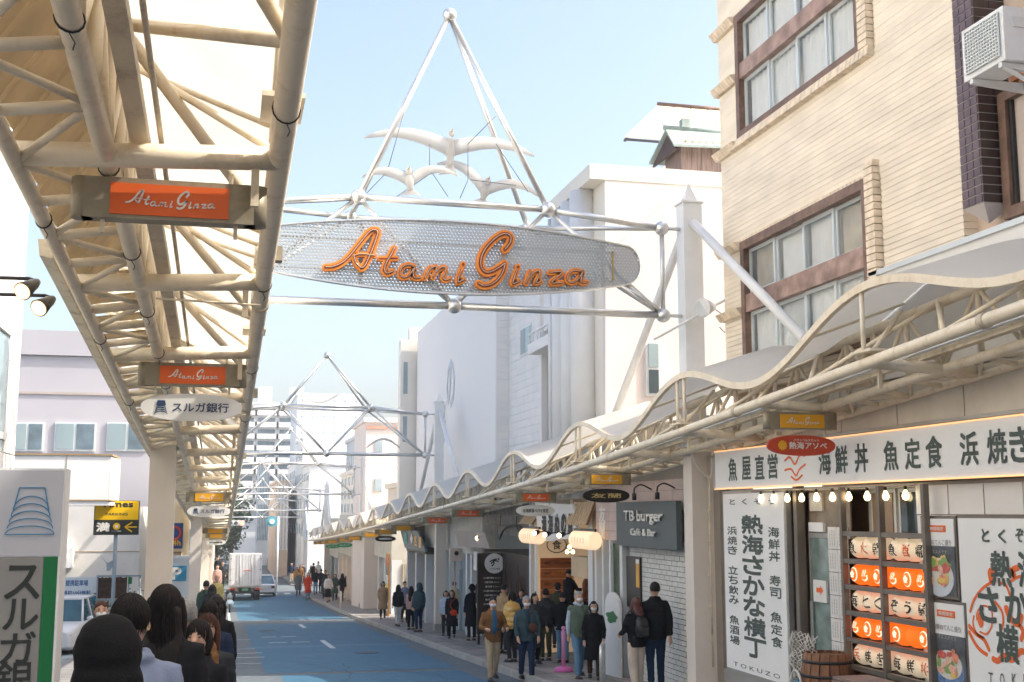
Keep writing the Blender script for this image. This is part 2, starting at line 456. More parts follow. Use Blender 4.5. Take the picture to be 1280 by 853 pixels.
# inner soffit boards seen between the left chords
sb = mat('yellowed_soffit', (.66, .55, .38), .6, var=.12, scale=3, dirt=.5, dcol=(.35, .25, .12), trans=.35)
for i in range(60):
    ya = -1 + i*.42; yb_ = ya+.40; za, zb = Zc(ya), Zc(yb_)
    if ya < 9.9: MB().hexa([(-1.07, ya, za+.03), (-.64, ya, za+.70), (-.64, yb_, zb+.73), (-1.07, yb_, zb+.06), (-1.09, ya, za+.05), (-.66, ya, za+.72), (-.66, yb_, zb+.75), (-1.09, yb_, zb+.08)]).build('soffit_board', sb, cl, fix=True)
    else: MB().hexa([(-1.45, ya, za+.60), (-.64, ya, za+.72), (-.64, yb_, zb+.76), (-1.45, yb_, zb+.64), (-1.45, ya, za+.62), (-.64, ya, za+.74), (-.64, yb_, zb+.78), (-1.45, yb_, zb+.66)]).build('soffit_board', sb, cl, fix=True)
# braces, wires
for y in (8.7, 13.9):
    MB().tube([(-.5, y-.3, Zc(y)-.2), (.2, y-.3, Zc(y)-.22)], .008, 6).build('tie_wire', creamd, cl)
rnd_ = random.Random(3)
for k in range(14):
    y = 4.6+k*.83; x = (-.63, .22, -.63, -1.05)[k % 4]; dz = (-.04, 0, -.04, -.1)[k % 4]
    z = Zc(y)+dz; r_ = (.054, .064, .054, .046)[k % 4]
    MB().rings([[(x+(r_+.004*cos(w_))*cos(q), y+.01*sin(w_)+.02*cos(q+k), z+(r_+.004*cos(w_))*sin(q)) for w_ in [2*pi*i/4 for i in range(4)]] for q in [2*pi*i/14 for i in range(14)]], closed=True).build('cable_tie', blackm, cl)
    MB().tube([(x, y, z-r_), (x+.02, y+.03, z-r_-.03), (x+.01, y+.05, z-r_-.05)], .003, 4).build('tie_end', blackm, cl)
for y in (8.2, 14.0, 20.5):
    MB().box(.285, .33, y-.05, y+.05, Zc(y)+.02, Zc(y)+.12).build('sensor_box', housing, cl)

# ================================================================== lettering
LET = [(36, [(45,395),(110,392),(180,362),(240,312),(300,240),(360,165),(410,105),(450,80)]), (38, [(450,80),(487,95),(475,150),(445,235),(410,320),(375,388),(345,402)]),
 (24, [(345,402),(305,360),(285,300)]), (17, [(285,300),(350,286),(465,298)]), (34, [(628,232),(600,290),(565,350),(545,410),(562,446),(612,432)]), (16, [(500,322),(652,322)]),
 (24, [(795,392),(745,376),(692,400),(675,448),(700,482),(750,468),(798,402),(788,445),(795,484),(842,486)]),
 (22, [(930,395),(912,440),(882,492)]), (20, [(895,450),(945,402),(982,398),(975,440),(952,486)]), (20, [(968,450),(1020,402),(1058,400),(1055,440),(1035,482),(1060,506),(1102,490)]),
 (26, [(1196,415),(1172,475),(1165,522),(1217,502)]), (34, [(1206,372),(1210,372)]),
 (44, [(1558,250),(1600,195),(1608,140),(1560,114),(1485,148),(1405,228),(1362,310),(1358,390),(1398,438),(1455,430),(1513,398),(1560,362)]), (40, [(1560,362),(1545,430),(1500,500),(1440,543),(1380,552),(1335,530)]),
 (28, [(1660,425),(1640,480),(1628,536),(1682,515)]), (36, [(1668,393),(1672,393)]), (24, [(1773,430),(1758,480),(1738,535)]), (22, [(1752,492),(1810,438),(1852,434),(1842,482),(1820,528),(1866,518)]),
 (24, [(1935,442),(2040,440),(1950,528),(2048,526)]), (24, [(2198,432),(2143,427),(2093,460),(2090,508),(2133,528),(2183,490),(2215,434),(2200,500),(2213,528),(2255,520)])]
SY = 17.72
def letpt(x, y, Y=SY): return atY(400 + x/6.737, 275 + y/6.737, Y)
WL = []   # world strokes (x, z) and widths in metres
for wd, P in LET:
    ps = []
    for x, y in P:
        q = letpt(x, y); ps.append(Vector((q.x, q.z)))
    WL.append((wd/6.737*19.0/1500, smooth_pts(ps) if len(P) > 2 else ps))
LX0 = min(p.x for _, s in WL for p in s); LX1 = max(p.x for _, s in WL for p in s)
LZ0 = min(p.y for _, s in WL for p in s); LZ1 = max(p.y for _, s in WL for p in s)
def ribbon(b, pts, wd, y0, y1, T):
    """extruded ribbon along 2-D pts; T maps (a, depth, c) to a place"""
    L = []
    for i, p in enumerate(pts):
        d = (pts[min(i+1, len(pts)-1)] - pts[max(i-1, 0)])
        if d.length < 1e-6: d = Vector((1, 0))
        d.normalize(); nn = Vector((-d.y, d.x)) * (wd/2)
        L.append((p + nn, p - nn))
    e0 = (pts[0]-pts[1]).normalized()*wd*.35; e1 = (pts[-1]-pts[-2]).normalized()*wd*.35
    L = [(L[0][0]*.5+L[0][1]*.5 + (L[0][0]-L[0][1])*.28 + e0, L[0][0]*.5+L[0][1]*.5 - (L[0][0]-L[0][1])*.28 + e0)] + L + [(L[-1][0]*.5+L[-1][1]*.5 + (L[-1][0]-L[-1][1])*.28 + e1, L[-1][0]*.5+L[-1][1]*.5 - (L[-1][0]-L[-1][1])*.28 + e1)]
    b.rings([[T(a.x, y0, a.y), T(c.x, y0, c.y), T(c.x, y1, c.y), T(a.x, y1, a.y)] for a, c in L], smooth=False)
def script_sign(parent, x0, x1, zc, y, m, depth=.004, wscale=1.15, name='lettering'):
    """the flowing two-word script of the street, laid flat on a panel facing the street's near end"""
    b = MB(); sc = (x1-x0)/(LX1-LX0); zm = (LZ0+LZ1)/2
    for wd, pts in WL:
        q = [Vector((x0+(p.x-LX0)*sc, zc+(p.y-zm)*sc)) for p in pts]
        ribbon(b, q, wd*sc*wscale, 0, -depth, lambda a, d, c: (a, y+d, c))
    return b.build(name, m, parent)
def text_mesh(body, size, extrude=.002, bold=0, spacing=1, vertical=False):
    c = bpy.data.curves.new('t', 'FONT'); c.size = 1; c.extrude = 0; c.offset = bold; c.resolution_u = 2
    c.align_x = 'CENTER'; c.align_y = 'CENTER'; c.space_character = spacing
    c.body = '\n'.join(body) if vertical else body
    if vertical: c.space_line = spacing
    o = bpy.data.objects.new('t', c)
    me = evaluated_mesh(o)
    vs = [v.co.copy() for v in me.vertices]; fs = [list(p.vertices) for p in me.polygons]
    JUNK.append(me)
    x0, x1 = min(v.x for v in vs), max(v.x for v in vs); y0, y1 = min(v.y for v in vs), max(v.y for v in vs)
    cx, cy = (x0+x1)/2, (y0+y1)/2
    return [((v.x-cx), (v.y-cy)) for v in vs], fs, x1-x0, y1-y0
TC = {}
def text(body, parent, m, org, ax, az, w=None, h=None, bold=.02, name='lettering', vertical=False, spacing=1, warp=None, shear=0):
    """flat print: org centre, ax reading direction, az up; fits w and/or h (metres)"""
    key = (body, vertical, spacing)
    if key not in TC: TC[key] = text_mesh(body, 1, bold=0, vertical=vertical, spacing=spacing)
    vs, fs, tw, th = TC[key]
    sx = (w/tw) if w else h/th
    sy = (h/th) if h else sx
    org, ax, az = Vector(org), Vector(ax).normalized(), Vector(az).normalized()
    b = MB(); nrm = ax.cross(az); q = bold*.8*min(sx, sy)
    for i, (dx, dy) in enumerate([(0, 0)] if bold < .012 else [(-q, -q), (q, q), (-q, q), (q, -q)] + ([(0, 0)] if bold > .04 else [])):
        out = []
        for x, y in vs:
            a, c = x*sx + shear*y*sy + dx, y*sy + dy
            p = org + ax*a + az*c + nrm*(.0002*i)
            out.append(warp(p, a, c) + nrm*(.0002*i) if warp else p)
        b.add(out, fs)
    return b.build(name, m, parent)
FY = ((1, 0, 0), (0, 0, 1))        # print facing the camera end (-Y)
FX = ((0, -1, 0), (0, 0, 1))       # print on the right-hand shop fronts, facing the street (-X)

# ================================================================== gateway trusses
perf = bpy.data.materials.new('perforated_steel'); perf.use_nodes = True
def mk_perf():
    n = perf.node_tree.nodes; l = perf.node_tree.links; b = n['Principled BSDF']
    b.inputs['Base Color'].default_value = (.45, .48, .49, 1); b.inputs['Metallic'].default_value = .35; b.inputs['Roughness'].default_value = .42
    tc = n.new('ShaderNodeTexCoord'); sx = n.new('ShaderNodeSeparateXYZ'); l.new(tc.outputs['Object'], sx.inputs[0])
    def mth(op, a, b_=None):
        q = n.new('ShaderNodeMath'); q.operation = op
        for i, x in enumerate((a, b_)):
            if x is None: continue
            if isinstance(x, (int, float)): q.inputs[i].default_value = x
            else: l.new(x, q.inputs[i])
        return q.outputs[0]
    pit = .055
    def lattice(ox, oz):
        a = mth('ADD', mth('DIVIDE', sx.outputs[0], pit), ox); c = mth('ADD', mth('DIVIDE', sx.outputs[2], pit*1.732), oz)
        fa = mth('SUBTRACT', mth('FRACT', a), .5); fc = mth('MULTIPLY', mth('SUBTRACT', mth('FRACT', c), .5), 1.732)
        return mth('SQRT', mth('ADD', mth('MULTIPLY', fa, fa), mth('MULTIPLY', fc, fc)))
    d = mth('MINIMUM', lattice(100, 100), lattice(100.5, 100.5))
    al = mth('GREATER_THAN', d, .30)
    l.new(al, b.inputs['Alpha'])
mk_perf()
gull_m = mat('weathered_white_resin', (.84, .83, .80), .5, var=.05, scale=5, dirt=.25, dcol=(.6, .5, .42), dscale=5, trans=.7)
def gate(y, near):
    dz = Zc(y) - Zc(18.05)
    t = thing('gateway_truss', GL[near], 'gateway', (6.8, y, G(y)), 'tubular steel gateways spanning the street')
    def P(x, z, dy=0): return Vector((x, y+dy, z+dz))
    n0, n1, n2, n3 = P(-.1, 6.28), P(1.86, 6.5), P(4.88, 6.48), P(6.8, 6.28)
    D = 1.3
    k1, k2 = P(1.86, 6.5, D), P(4.88, 6.48, D)
    b0, b1, b2 = P(-.1, 4.84), P(3.37, 4.86, .0), P(6.8, 4.84)
    ap = P(3.37, 9.85 if near == 0 else 8.35, .6)
    seg = 12 if near == 0 else 8
    def tb(a, b, r, nm='tube'): return MB().tube([a, b], r, seg).build(nm, silver, t)
    for a, b in ((n0, n1), (n1, n2), (n2, n3)): tb(a, b, .055, 'top_chord')
    for a, b in ((n0, k1), (k1, k2), (k2, n3)): tb(a, b, .045, 'back_chord')
    for a, b in ((b0, b1), (b1, b2)): tb(a, b, .06, 'bottom_chord')
    for a, b in ((n0, b0), (n3, b2)): tb(a, b, .04, 'end_post')
    for a in (n1, n2, k1, k2): tb(a, b1, .035, 'diagonal')
    for a in (n1, k1): tb(a, b0, .035, 'diagonal')
    for a in (n2, k2): tb(a, b2, .035, 'diagonal')
    tb(n1, k1, .035, 'spacer'); tb(n2, k2, .035, 'spacer')
    for a in (n1, n2, k1, k2): tb(a, ap, .045, 'apex_leg')
    for a, r in ((n0, .1), (n1, .125), (n2, .125), (n3, .12), (k1, .11), (k2, .11), (b0, .1), (b1, .12), (b2, .12), (ap, .12)):
        MB().ell(a, r, 16, 10).build('ball_joint', silver, t)
    for x, sg in ((7.28, 1), (-.62, -1)):
        zt = 6.72 + dz
        mbx = MB().box(x-.16, x+.16, y-.16, y+.16, Zc(y)+.02, zt)
        mbx.build('mast', whitest, t)
        MB().add([(x-.12, y-.12, zt), (x+.12, y-.12, zt), (x+.12, y+.12, zt), (x-.12, y+.12, zt), (x, y, zt+.36)], [(0,1,4),(1,2,4),(2,3,4),(3,0,4)]).build('mast_tip', whitest, t)
        MB().box(x-.19, x+.19, y-.19, y+.19, zt-.02, zt+.01).build('mast_cap', whitest, t)
        for zz in (n3.z, b2.z):
            e = 6.8 if sg > 0 else -.1
            MB().tube([(e, y, zz), (x-sg*.15, y, zz)], .03, 8).build('mast_bracket', silver, t)
        for dy in (-3.9, 4.2):
            yy = y+dy
            MB().tube([(x, y + (.16 if dy > 0 else -.16), zt-.35), (x, yy, Zc(yy)+.95)], .075, 10).build('mast_strut', whitest, t)
    return t, (n0, n1, n2, n3, b0, b1, b2, k1, k2, ap)
GL = ['nearest steel gateway truss over the street carrying the big perforated script sign', 'second steel gateway truss down the street, clear of the wavy roof', 'third steel gateway truss, seen through the second one', 'fourth steel gateway truss down the street, small and pale', 'farthest steel gateway truss near the cross street']
gates = [gate(18.05 + 23.8*k, k) for k in range(5)]
g0, N = gates[0]
# --- the big sign
sgn = thing('street_name_sign', 'long perforated steel sign with orange neon script hung in the nearest gateway', 'sign', (3.35, 17.9, 5.5))
def outline(cx=3.25, hw=3.10, zm=5.60):
    def hh(x): return .27 + .30*(1-(abs(x)/hw)**2)
    pts = []; e = hw-.27
    xs = [-e + 2*e*k/24 for k in range(25)]
    up = [(cx+x, zm + hh(x)*.98) for x in xs]; dn = [(cx+x, zm - hh(x)*1.02) for x in xs[::-1]]
    he = hh(e)
    capr = [(cx+e+.27*sin(pi*k/10), zm+he*cos(pi*k/10)) for k in range(1, 10)]
    capl = [(cx-e-.27*sin(pi*k/10), zm-he*cos(pi*k/10)) for k in range(1, 10)]
    return up+capr+dn+capl
ol = outline()
b = MB(); b.prism([(x, 17.86, z) for x, z in ol], (0, .05, 0)); 
b.build('perforated_panel', perf, sgn)
b = MB(); r_ = []
for x, z in ol + [ol[0]]:
    r_.append([(x, 17.84, z-.012), (x, 17.84, z+.012), (x, 17.95, z+.012), (x, 17.95, z-.012)])
b.rings(r_[:-1], closed=True, smooth=False).build('rim', silver, sgn)
for x in (1.9, 4.15, 5.75):
    MB().box(x-.03, x+.03, 17.92, 17.97, 5.1 + (.1 if x > 5 else 0), 6.05 - (.12 if x > 5 else 0)).build('stiffener', silver, sgn)
for z in (5.35, 5.82): MB().box(.6, 6.0, 17.97, 18.0, z-.02, z+.02).build('rear_rail', silver, sgn)
for wd, pts in WL: pass
neon_o = mat('orange_sign_enamel', (.80, .25, .02), .4, var=.06, bump=.02)
neon_i = mat('dark_red_channel', (.20, .03, .01), .5, var=.2, bump=.02)
neon_t = mat('glass_neon_tube', (.5, .33, .24), .15, var=.05, bump=0)
gl = [[0,1,2,3],[4,5],[6],[7,8,9],[10,11],[12,13],[14,15],[16,17],[18],[19]]
for g_ in gl:
    a, c, d = MB(), MB(), MB()
    for i in g_:
        wd, pts = WL[i]
        ribbon(a, pts, wd+.045, 0, -.09 - .002*(i % 3), lambda x, dd, z: (x, 17.84+dd, z))
        ribbon(c, pts, wd*.66, 0, -.006 - .001*(i % 4), lambda x, dd, z: (x, 17.745+dd, z))
        if len(pts) > 3: d.tube([(p.x, 17.73, p.y) for p in pts], .009, 5)
    la = a.build('sign_letter', neon_o, sgn)
    c.build('letter_channel', neon_i, la)
    if d.v: d.build('neon_tube', neon_t, la)
for dx, z in ((6.08, 5.3), (6.02, 5.38)): MB().tube([(dx, 17.95, z), (6.78, 18.0, 4.88)], .028, 8).build('stay', silver, sgn)
MB().box(5.87, 5.89, 17.8, 17.84, 5.33, 5.80).build('number_plate', mat('dull_brass', (.45, .33, .12), .4, metal=.6), sgn)
# --- gulls
def gull(u, v, Y, span, rot, lab, flip=1, body=.5, dihed=.25, sag=0):
    c = atY(u, v, Y)
    t = thing('gull_sculpture', lab, 'sculpture', c, 'white gull sculptures wired inside the nearest gateway')
    R = Matrix.Rotation(rot, 3, 'Y')
    b = MB(); rs = []
    for i in range(8):
        a = i/7; rad = [.02, .05, .062, .072, .072, .06, .045, .015][i]
        z = -.5*body + body*a
        rs.append([c + R @ Vector((cos(q)*rad*(1.5 if i == 0 else 1), sin(q)*rad*.7, z)) for q in [2*pi*k/10 for k in range(10)]])
    b.rings(rs).build('gull_body', gull_m, t)
    b = MB(); b.ell(c + R @ Vector((0, -.02, body*.5+.04)), (.05, .055, .06), 10, 6).build('head', gull_m, t)
    MB().tube([c + R @ Vector((0, -.05, body*.5+.05)), c + R @ Vector((0, -.12, body*.5+.1))], [.018, .003], 6).build('beak', mat('beak_ochre', (.6, .4, .2)), t)
    MB().prism([c + R @ Vector(p) for p in ((-.05, 0, -.4*body), (.05, 0, -.4*body), (.17, 0, -.78*body), (0, 0, -.7*body), (-.17, 0, -.78*body))], R @ Vector((0, .02, 0))).build('tail', gull_m, t)
    for sg in (-1, 1):
        rs = []
        for i in range(9):
            a = i/8; x = sg*a*span/2; zc_ = body*.15 + dihed*sin(a*pi*.8) - sag*a*a
            ch = (.13*(1-a)**.7 + .014)*(span/2.0)**.5
            y_ = .06*sin(a*pi)
            rs.append([c + R @ Vector((x, y_-.014, zc_-ch)), c + R @ Vector((x, y_+.014, zc_-ch)), c + R @ Vector((x, y_+.012, zc_+ch*.7)), c + R @ Vector((x, y_-.02, zc_+ch*.7))])
        b = MB().rings(rs, smooth=True).build('wing', gull_m, t)
    return t
gull(563, 190, 18.6, 2.8, .04, 'large white gull sculpture with spread wings, uppermost of the three under the apex', dihed=.22, sag=.12, body=.52)
gull(512, 228, 18.5, 1.5, -.1, 'small white gull sculpture at lower left, wings bent, inside the nearest gateway', dihed=.2, sag=.05, body=.28)
gull(606, 240, 18.7, 1.75, .25, 'small white gull sculpture at lower right, just above the top chord of the nearest gateway', dihed=.28, sag=0, body=.3)
wire = mat('thin_steel_wire', (.12, .13, .14), .5, metal=.5)
wt = thing('rigging_wires', 'thin rigging wires holding the white gulls inside the nearest gateway', 'wires', (3.4, 18.6, 6.6))
for a, b in (((505, 140), (484, 215)), ((484, 215), (458, 242)), ((484, 213), (540, 216)), ((537, 180), (537, 214)), ((540, 216), (560, 246)), ((585, 180), (585, 225)), ((588, 225), (645, 232)), ((585, 225), (575, 248)), ((620, 145), (585, 180)), ((620, 180), (660, 240)), ((540, 216), (490, 250))):
    MB().tube([atY(a[0], a[1], 18.55), atY(b[0], b[1], 18.6)], .006, 4).build('wire', wire, wt)
# small curl ornaments in the second gateway
for u0, u1, v0, sg, lb in ((372, 425, 492, 1, 'upper'), (458, 500, 560, -1, 'lower')):
    o = MB(); pp = [atY(u0+(u1-u0)*i/10, v0 + sg*11*sin(pi*i/10), 42.3) for i in range(11)]
    o = MB().tube(pp, [.02+.03*sin(pi*i/10) for i in range(11)], 6).build('gull_sculpture', gull_m)
    tag(o, 'slim curved white gull sculpture in the second gateway, the %s of the two' % lb, 'sculpture')
# ================================================================== hanging street signs
def hsign(side, y, col, lab, oval=None):
    x = 6.84 if side == 'R' else -.32
    z = Zc(y) - .21
    t = thing('hanging_sign', lab, 'sign', (x, y, z), 'small script street signs hung below the arcade canopies')
    hw = .43; hh = .105
    MB().box(x-hw, x+hw, y-.055, y+.055, z-hh, z+hh).build('housing', housing, t)
    for s in (-1, 1):
        MB().tube([(x+s*hw, y, z-hh), (x+s*hw, y, z+hh)], .058, 10).build('rounded_end', housing, t)
        MB().box(x+s*.3-.012, x+s*.3+.012, y-.012, y+.012, z+hh, Zc(y)-.04).build('drop_rod', creamd, t)
        MB().box(x+s*.33-.01, x+s*.33+.01, y-.01, y+.01, z-hh-.07, z-hh).build('lower_rod', creamd, t)
    p = MB().box(x-hw*.68, x+hw*.68, y-.066, y+.066, z-hh*.82, z+hh*.72).build('panel', orange if col == 'o' else yellow, t)
    if y < 45: script_sign(p, x-hw*.5, x+hw*.52, z, y-.068, whitep, wscale=1.25)
    if oval:
        ol_, cols, body, tcol, extra = oval
        o = thing('oval_shop_sign', ol_, 'sign', (x, y, z-.36), 'oval shop signs below the street signs')
        zc = z - .30
        b = MB(); b.prism([(x+.45*cos(q)*abs(cos(q))**-.15, y-.03, zc+.125*sin(q)*abs(sin(q))**-.1) if abs(cos(q)) > .01 and abs(sin(q)) > .01 else (x+.45*cos(q), y-.03, zc+.125*sin(q)) for q in [2*pi*k/36+.001 for k in range(36)]], (0, .05, 0))
        b.build('board', cols, o)
        if body: text(body, o, tcol, (x+extra, y-.034, zc), *FY, w=.5 if extra else .58, h=.085, bold=.02)
        return t, o
    return t, None
ovw = mat('oval_white_board', (.72, .72, .70), .4, var=.03, bump=.02)
ovd = mat('oval_dark_board', (.02, .017, .012), .35, var=.1, bump=.02)
ovg = mat('oval_green_board', (.02, .3, .12), .4, var=.05, bump=.02)
gold = mat('gold_print', (.6, .48, .2), .5, var=.05, bump=0)
bank = 'スルガ銀行'
def logo(parent, x, y, z, s, m, line=False):
    b = MB()
    if line:
        cnt = [0]
        def rb(P, wd=.0042):
            cnt[0] += 1
            ribbon(b, [Vector(q)*s + Vector((x, z)) for q in P], wd*s/.2, -.0004*cnt[0], -.003-.0004*cnt[0], lambda a, d, c: (a, y+d, c))
        rb([(-.26, .5), (.26, .5)]); rb([(-.26, .5), (-.36, .02)]); rb([(.26, .5), (.36, .02)])
        for i in range(5):
            wx = .36 + .035*i; z0 = .02 - .13*i; hgt = .30 - .03*i
            rb([(-wx*cos(pi*k/14), z0+hgt*sin(pi*k/14)) for k in range(15)])
        rb([(-.5, -.5), (.5, -.5)])
    else:
        b.add([(x+s*a, y, z+s*c) for a, c in ((-.28, .5), (.28, .5), (.36, .1), (-.36, .1))], [(0, 3, 2, 1)])
        for i in range(4):
            z0 = .1-.15*i; w_ = .36+.04*i
            vs = []
            for k in range(11):
                q = pi*k/10
                vs.append((x-s*w_*cos(q), y, z+s*(z0-.16+.24*sin(q)-.02)))
            for k in range(11):
                q = pi*(10-k)/10
                vs.append((x-s*w_*cos(q), y, z+s*(z0-.16+.24*sin(q)-.11)))
            n_ = len(vs)//2
            b.add(vs, [(k, k+1, n_*2-2-k, n_*2-1-k) for k in range(n_-1)])
    return b.build('logo', m, parent)
L1 = hsign('L', 6.28, 'o', 'nearest hanging street sign with white script on orange, under the left canopy, nothing below it')
L2, O2 = hsign('L', 11.4, 'o', 'second hanging street sign of the left canopy, orange, above the white oval bank sign', ('white oval bank sign with navy characters below the second orange street sign', ovw, bank, navy, .08))
logo(O2, -.32-.27, 11.4-.036, Zc(11.4)-.51, .12, navy)
L3, O3 = hsign('L', 26.8, 'y', 'yellow hanging street sign of the left canopy just past the first column', ('white oval bank sign below the yellow street sign past the first left column', ovw, bank, navy, .08))
logo(O3, -.32-.27, 26.8-.036, Zc(26.8)-.51, .12, navy)
for i, (y, lb, ov) in enumerate(((50.4, 'yellow hanging street sign of the left canopy, above the second column', None), (58.2, 'yellow hanging street sign of the left canopy, above a small grey oval', ('grey oval shop sign far along the left canopy', ovw, '熱海銀座', ink, 0)), (71.2, 'farthest yellow hanging street sign of the left canopy', None))):
    hsign('L', y, 'y', lb, ov)
RS = [(13.5, 'y', 'yellow hanging street sign above the red oval by the seafood shop', ('red oval sign with a yellow sun below the yellow street sign by the seafood shop', mat('oval_red_board', (.55, .06, .02), .4, var=.05, bump=.02), '熱海アソベ', whitep, .08)),
      (21.3, 'y', 'yellow hanging street sign above the black oval beside the grey burger sign', ('black oval sign with two gold characters beside the grey burger sign', ovd, '友蘭', gold, 0)),
      (26.5, 'o', 'orange hanging street sign above the white oval by the timber shop', ('white oval sign with black writing in front of the timber shop', ovw, 'お海鮮食べパイ食堂', ink, 0)),
      (34.3, 'o', 'orange hanging street sign near the loudspeaker, right of the second column', None),
      (39.5, 'o', 'orange hanging street sign over the second column of the right canopy', None),
      (47.2, 'y', 'small yellow hanging street sign left of the second column, right canopy', None),
      (52.5, 'y', 'yellow hanging street sign above a black oval, right canopy', ('black oval shop sign with a white round mark, farther along the right canopy', ovd, '●', whitep, 0)),
      (57.7, 'y', 'yellow hanging street sign beyond the black oval, right canopy', None),
      (65.4, 'y', 'yellow hanging street sign just beyond the third column, right canopy', None),
      (70.6, 'y', 'yellow hanging street sign above the green oval, right canopy', ('green oval shop sign far along the right canopy', ovg, 'みやげ', whitep, 0)),
      (78.4, 'y', 'far yellow hanging street sign past the green oval, right canopy', ('small green oval shop sign, the farther of the two green ones', ovg, 'カフェ', whitep, 0)),
      (83.6, 'y', 'far yellow hanging street sign next to last on the right canopy', None), (88.8, 'y', 'last yellow hanging street sign at the far end of the right canopy', None)]
for i, a in enumerate(RS):
    t, o = hsign('R', *a)
    if i == 0:
        x, y, z = 6.84, 13.5, Zc(13.5)-.51
        b = MB()
        b.add([(x-.26+.065*cos(q)*(1 if k % 2 else .8), y-.036, z+.065*sin(q)*(1 if k % 2 else .8)) for k, q in enumerate([2*pi*k/24 for k in range(24)])], [list(range(24))[::-1]])
        b.build('sun_mark', yellow, o)
        text('パチンコ&スロット', o, whitep, (x+.06, y-.034, z+.065), *FY, w=.34, h=.03)

# ================================================================== tall tiled building (right)
tileb = mat('cream_border_tile', (.88, .78, .63), .6, var=.10, scale=1.3, bump=.25, bscale=40, dirt=.35, dcol=(.82, .72, .6), dscale=.45, stretch=(1, 1, 3))
tilec = mat('ochre_trim_tile', (.84, .70, .52), .6, var=.18, scale=9, bump=.25, bscale=40, dirt=.4, dcol=(.3, .2, .08), dscale=5)
grout = mat('tile_grout', (.68, .54, .42), .9, var=.2, bump=.2)
brown = mat('brown_window_steel', (.19, .115, .08), .55, var=.3, scale=6, dirt=.5, dcol=(.32, .2, .15), dscale=3)
spandrel = mat('weathered_red_spandrel', (.35, .235, .19), .6, var=.35, scale=4, dirt=.5, dcol=(.5, .38, .34), dscale=2)
alum = mat('white_aluminium_sash', (.66, .70, .70), .35, metal=.2, var=.05)
curt = mat('net_curtain', (.84, .83, .79), .9, var=.06, scale=5, bump=.1)
blind = mat('beige_slat_blind', (.55, .46, .33), .8, var=.2, scale=3)
sheer = mat('clear_pane', (.5, .6, .62), .04, var=.1, bump=0, alpha=.15, spec=.8)
frost = mat('frosted_pane', (.55, .47, .41), .35, var=.06, scale=.9, bump=.1)
TBG = thing('tiled_building', 'tall cream border-tiled building with brown window bands over the seafood shop', 'building', (10, 13, G(13)))
XF = 7.62
MB().box(7.80, 15.5, -14, 17.48, 3.2, 11.2).build('wall', grout, TBG)  # near end runs unseen past the camera, added to shade the left pavement
MB().box(9.2, 15.5, -14, 17.48, G(18)-.3, 3.2).build('lower_wall', grout, TBG)  # lower part of the same added, unseen stretch
windows = [(16.72, 13.0, 5.79, 3.72), (16.72, 13.0, 9.42, 7.42)]
zrow = 3.5; ncourse = 0
while zrow < 11.1:
    segs = [(17.5, 11.12)]
    for (ya, yb, zt, zb) in windows:
        if zb - .01 < zrow + .035 < zt + .02:
            segs = [(17.5, ya + .02), (yb - .26, 11.12)]
    for (a, c) in segs:
        x = XF + random.uniform(-.002, .002)
        MB().hexa([(x+.014, c, zrow), (7.82, c, zrow), (7.82, a, zrow), (x+.014, a, zrow), (x+.004, c, zrow+.066), (7.82, c, zrow+.072), (7.82, a, zrow+.072), (x+.004, a, zrow+.066)]).build('tile_course', tileb, TBG)
    zrow += .076
def xwin(ya, yb, zt, zb, curtain, kind):
    """brown-framed window band in the tiled wall: two rows of four white sashes"""
    f = MB()
    f.box(7.56, 7.8, yb, ya, zt-.13, zt); f.box(7.56, 7.8, yb, ya, zb, zb+.10)
    f.box(7.562, 7.8, ya-.12, ya, zb+.10, zt-.13); f.box(7.562, 7.8, yb, yb+.10, zb+.10, zt-.13)
    fr = f.build('window_frame', brown, TBG)
    H = zt-zb; s0 = zb+.10; 
    rows = [(zt-.13-H*.34, zt-.13), (zb+.10, zb+.10+H*.42)]
    MB().box(7.58, 7.8, yb+.10, ya-.12, rows[1][1], rows[0][0]).build('spandrel', spandrel, TBG)
    for (z0, z1) in rows:
        W = (ya-.12)-(yb+.10)
        for k in range(4):
            a = yb+.10+W*k/4; c = a+W/4
            e = .05; xs = 7.66 if k % 2 else 7.69
            s = MB()
            s.box(xs, xs+.03, a, c, z1-e, z1); s.box(xs, xs+.03, a, c, z0, z0+e)
            s.box(xs-.002, xs+.03, a, a+e*(1.6 if k == 2 else 1), z0+e, z1-e); s.box(xs-.002, xs+.03, c-e, c, z0+e, z1-e)
            so_ = s.build('sash', alum, TBG)
            MB().box(xs+.012, xs+.018, a+e, c-e, z0+e, z1-e).build('pane', sheer, so_)
            ph = random.random()*6; amp = .018
            cb = MB()
            m = curt
            if kind == 'slat' and z0 > zb+.5 and k < 4:
                nsl = 12
                for q in range(nsl):
                    yy = a+.04+(c-a-.08)*q/nsl
                    cb.add([(7.77, yy, z0+.03), (7.76, yy+(c-a)/nsl*.62, z0+.03), (7.76, yy+(c-a)/nsl*.62, z1-.03), (7.77, yy, z1-.03)], [(0, 1, 2, 3)])
                m = blind if k in (0, 3) else curt
            else:
                x0 = .0 if (k+int(z0)) % 3 else .25
                cb.grid(lambda p, q: (7.768 + amp*sin(p*38+ph) - .01, a+.03+(c-a-.06)*(x0*(1-q)+(1-x0*(1-q))*p), z0+.03+(z1-z0-.06)*q), 40, 4)
            cb.build('curtain', m, TBG)
xwin(16.72, 13.0, 5.79, 3.72, 0, 'slat')
xwin(16.72, 13.0, 9.42, 7.42, 0, 'net')
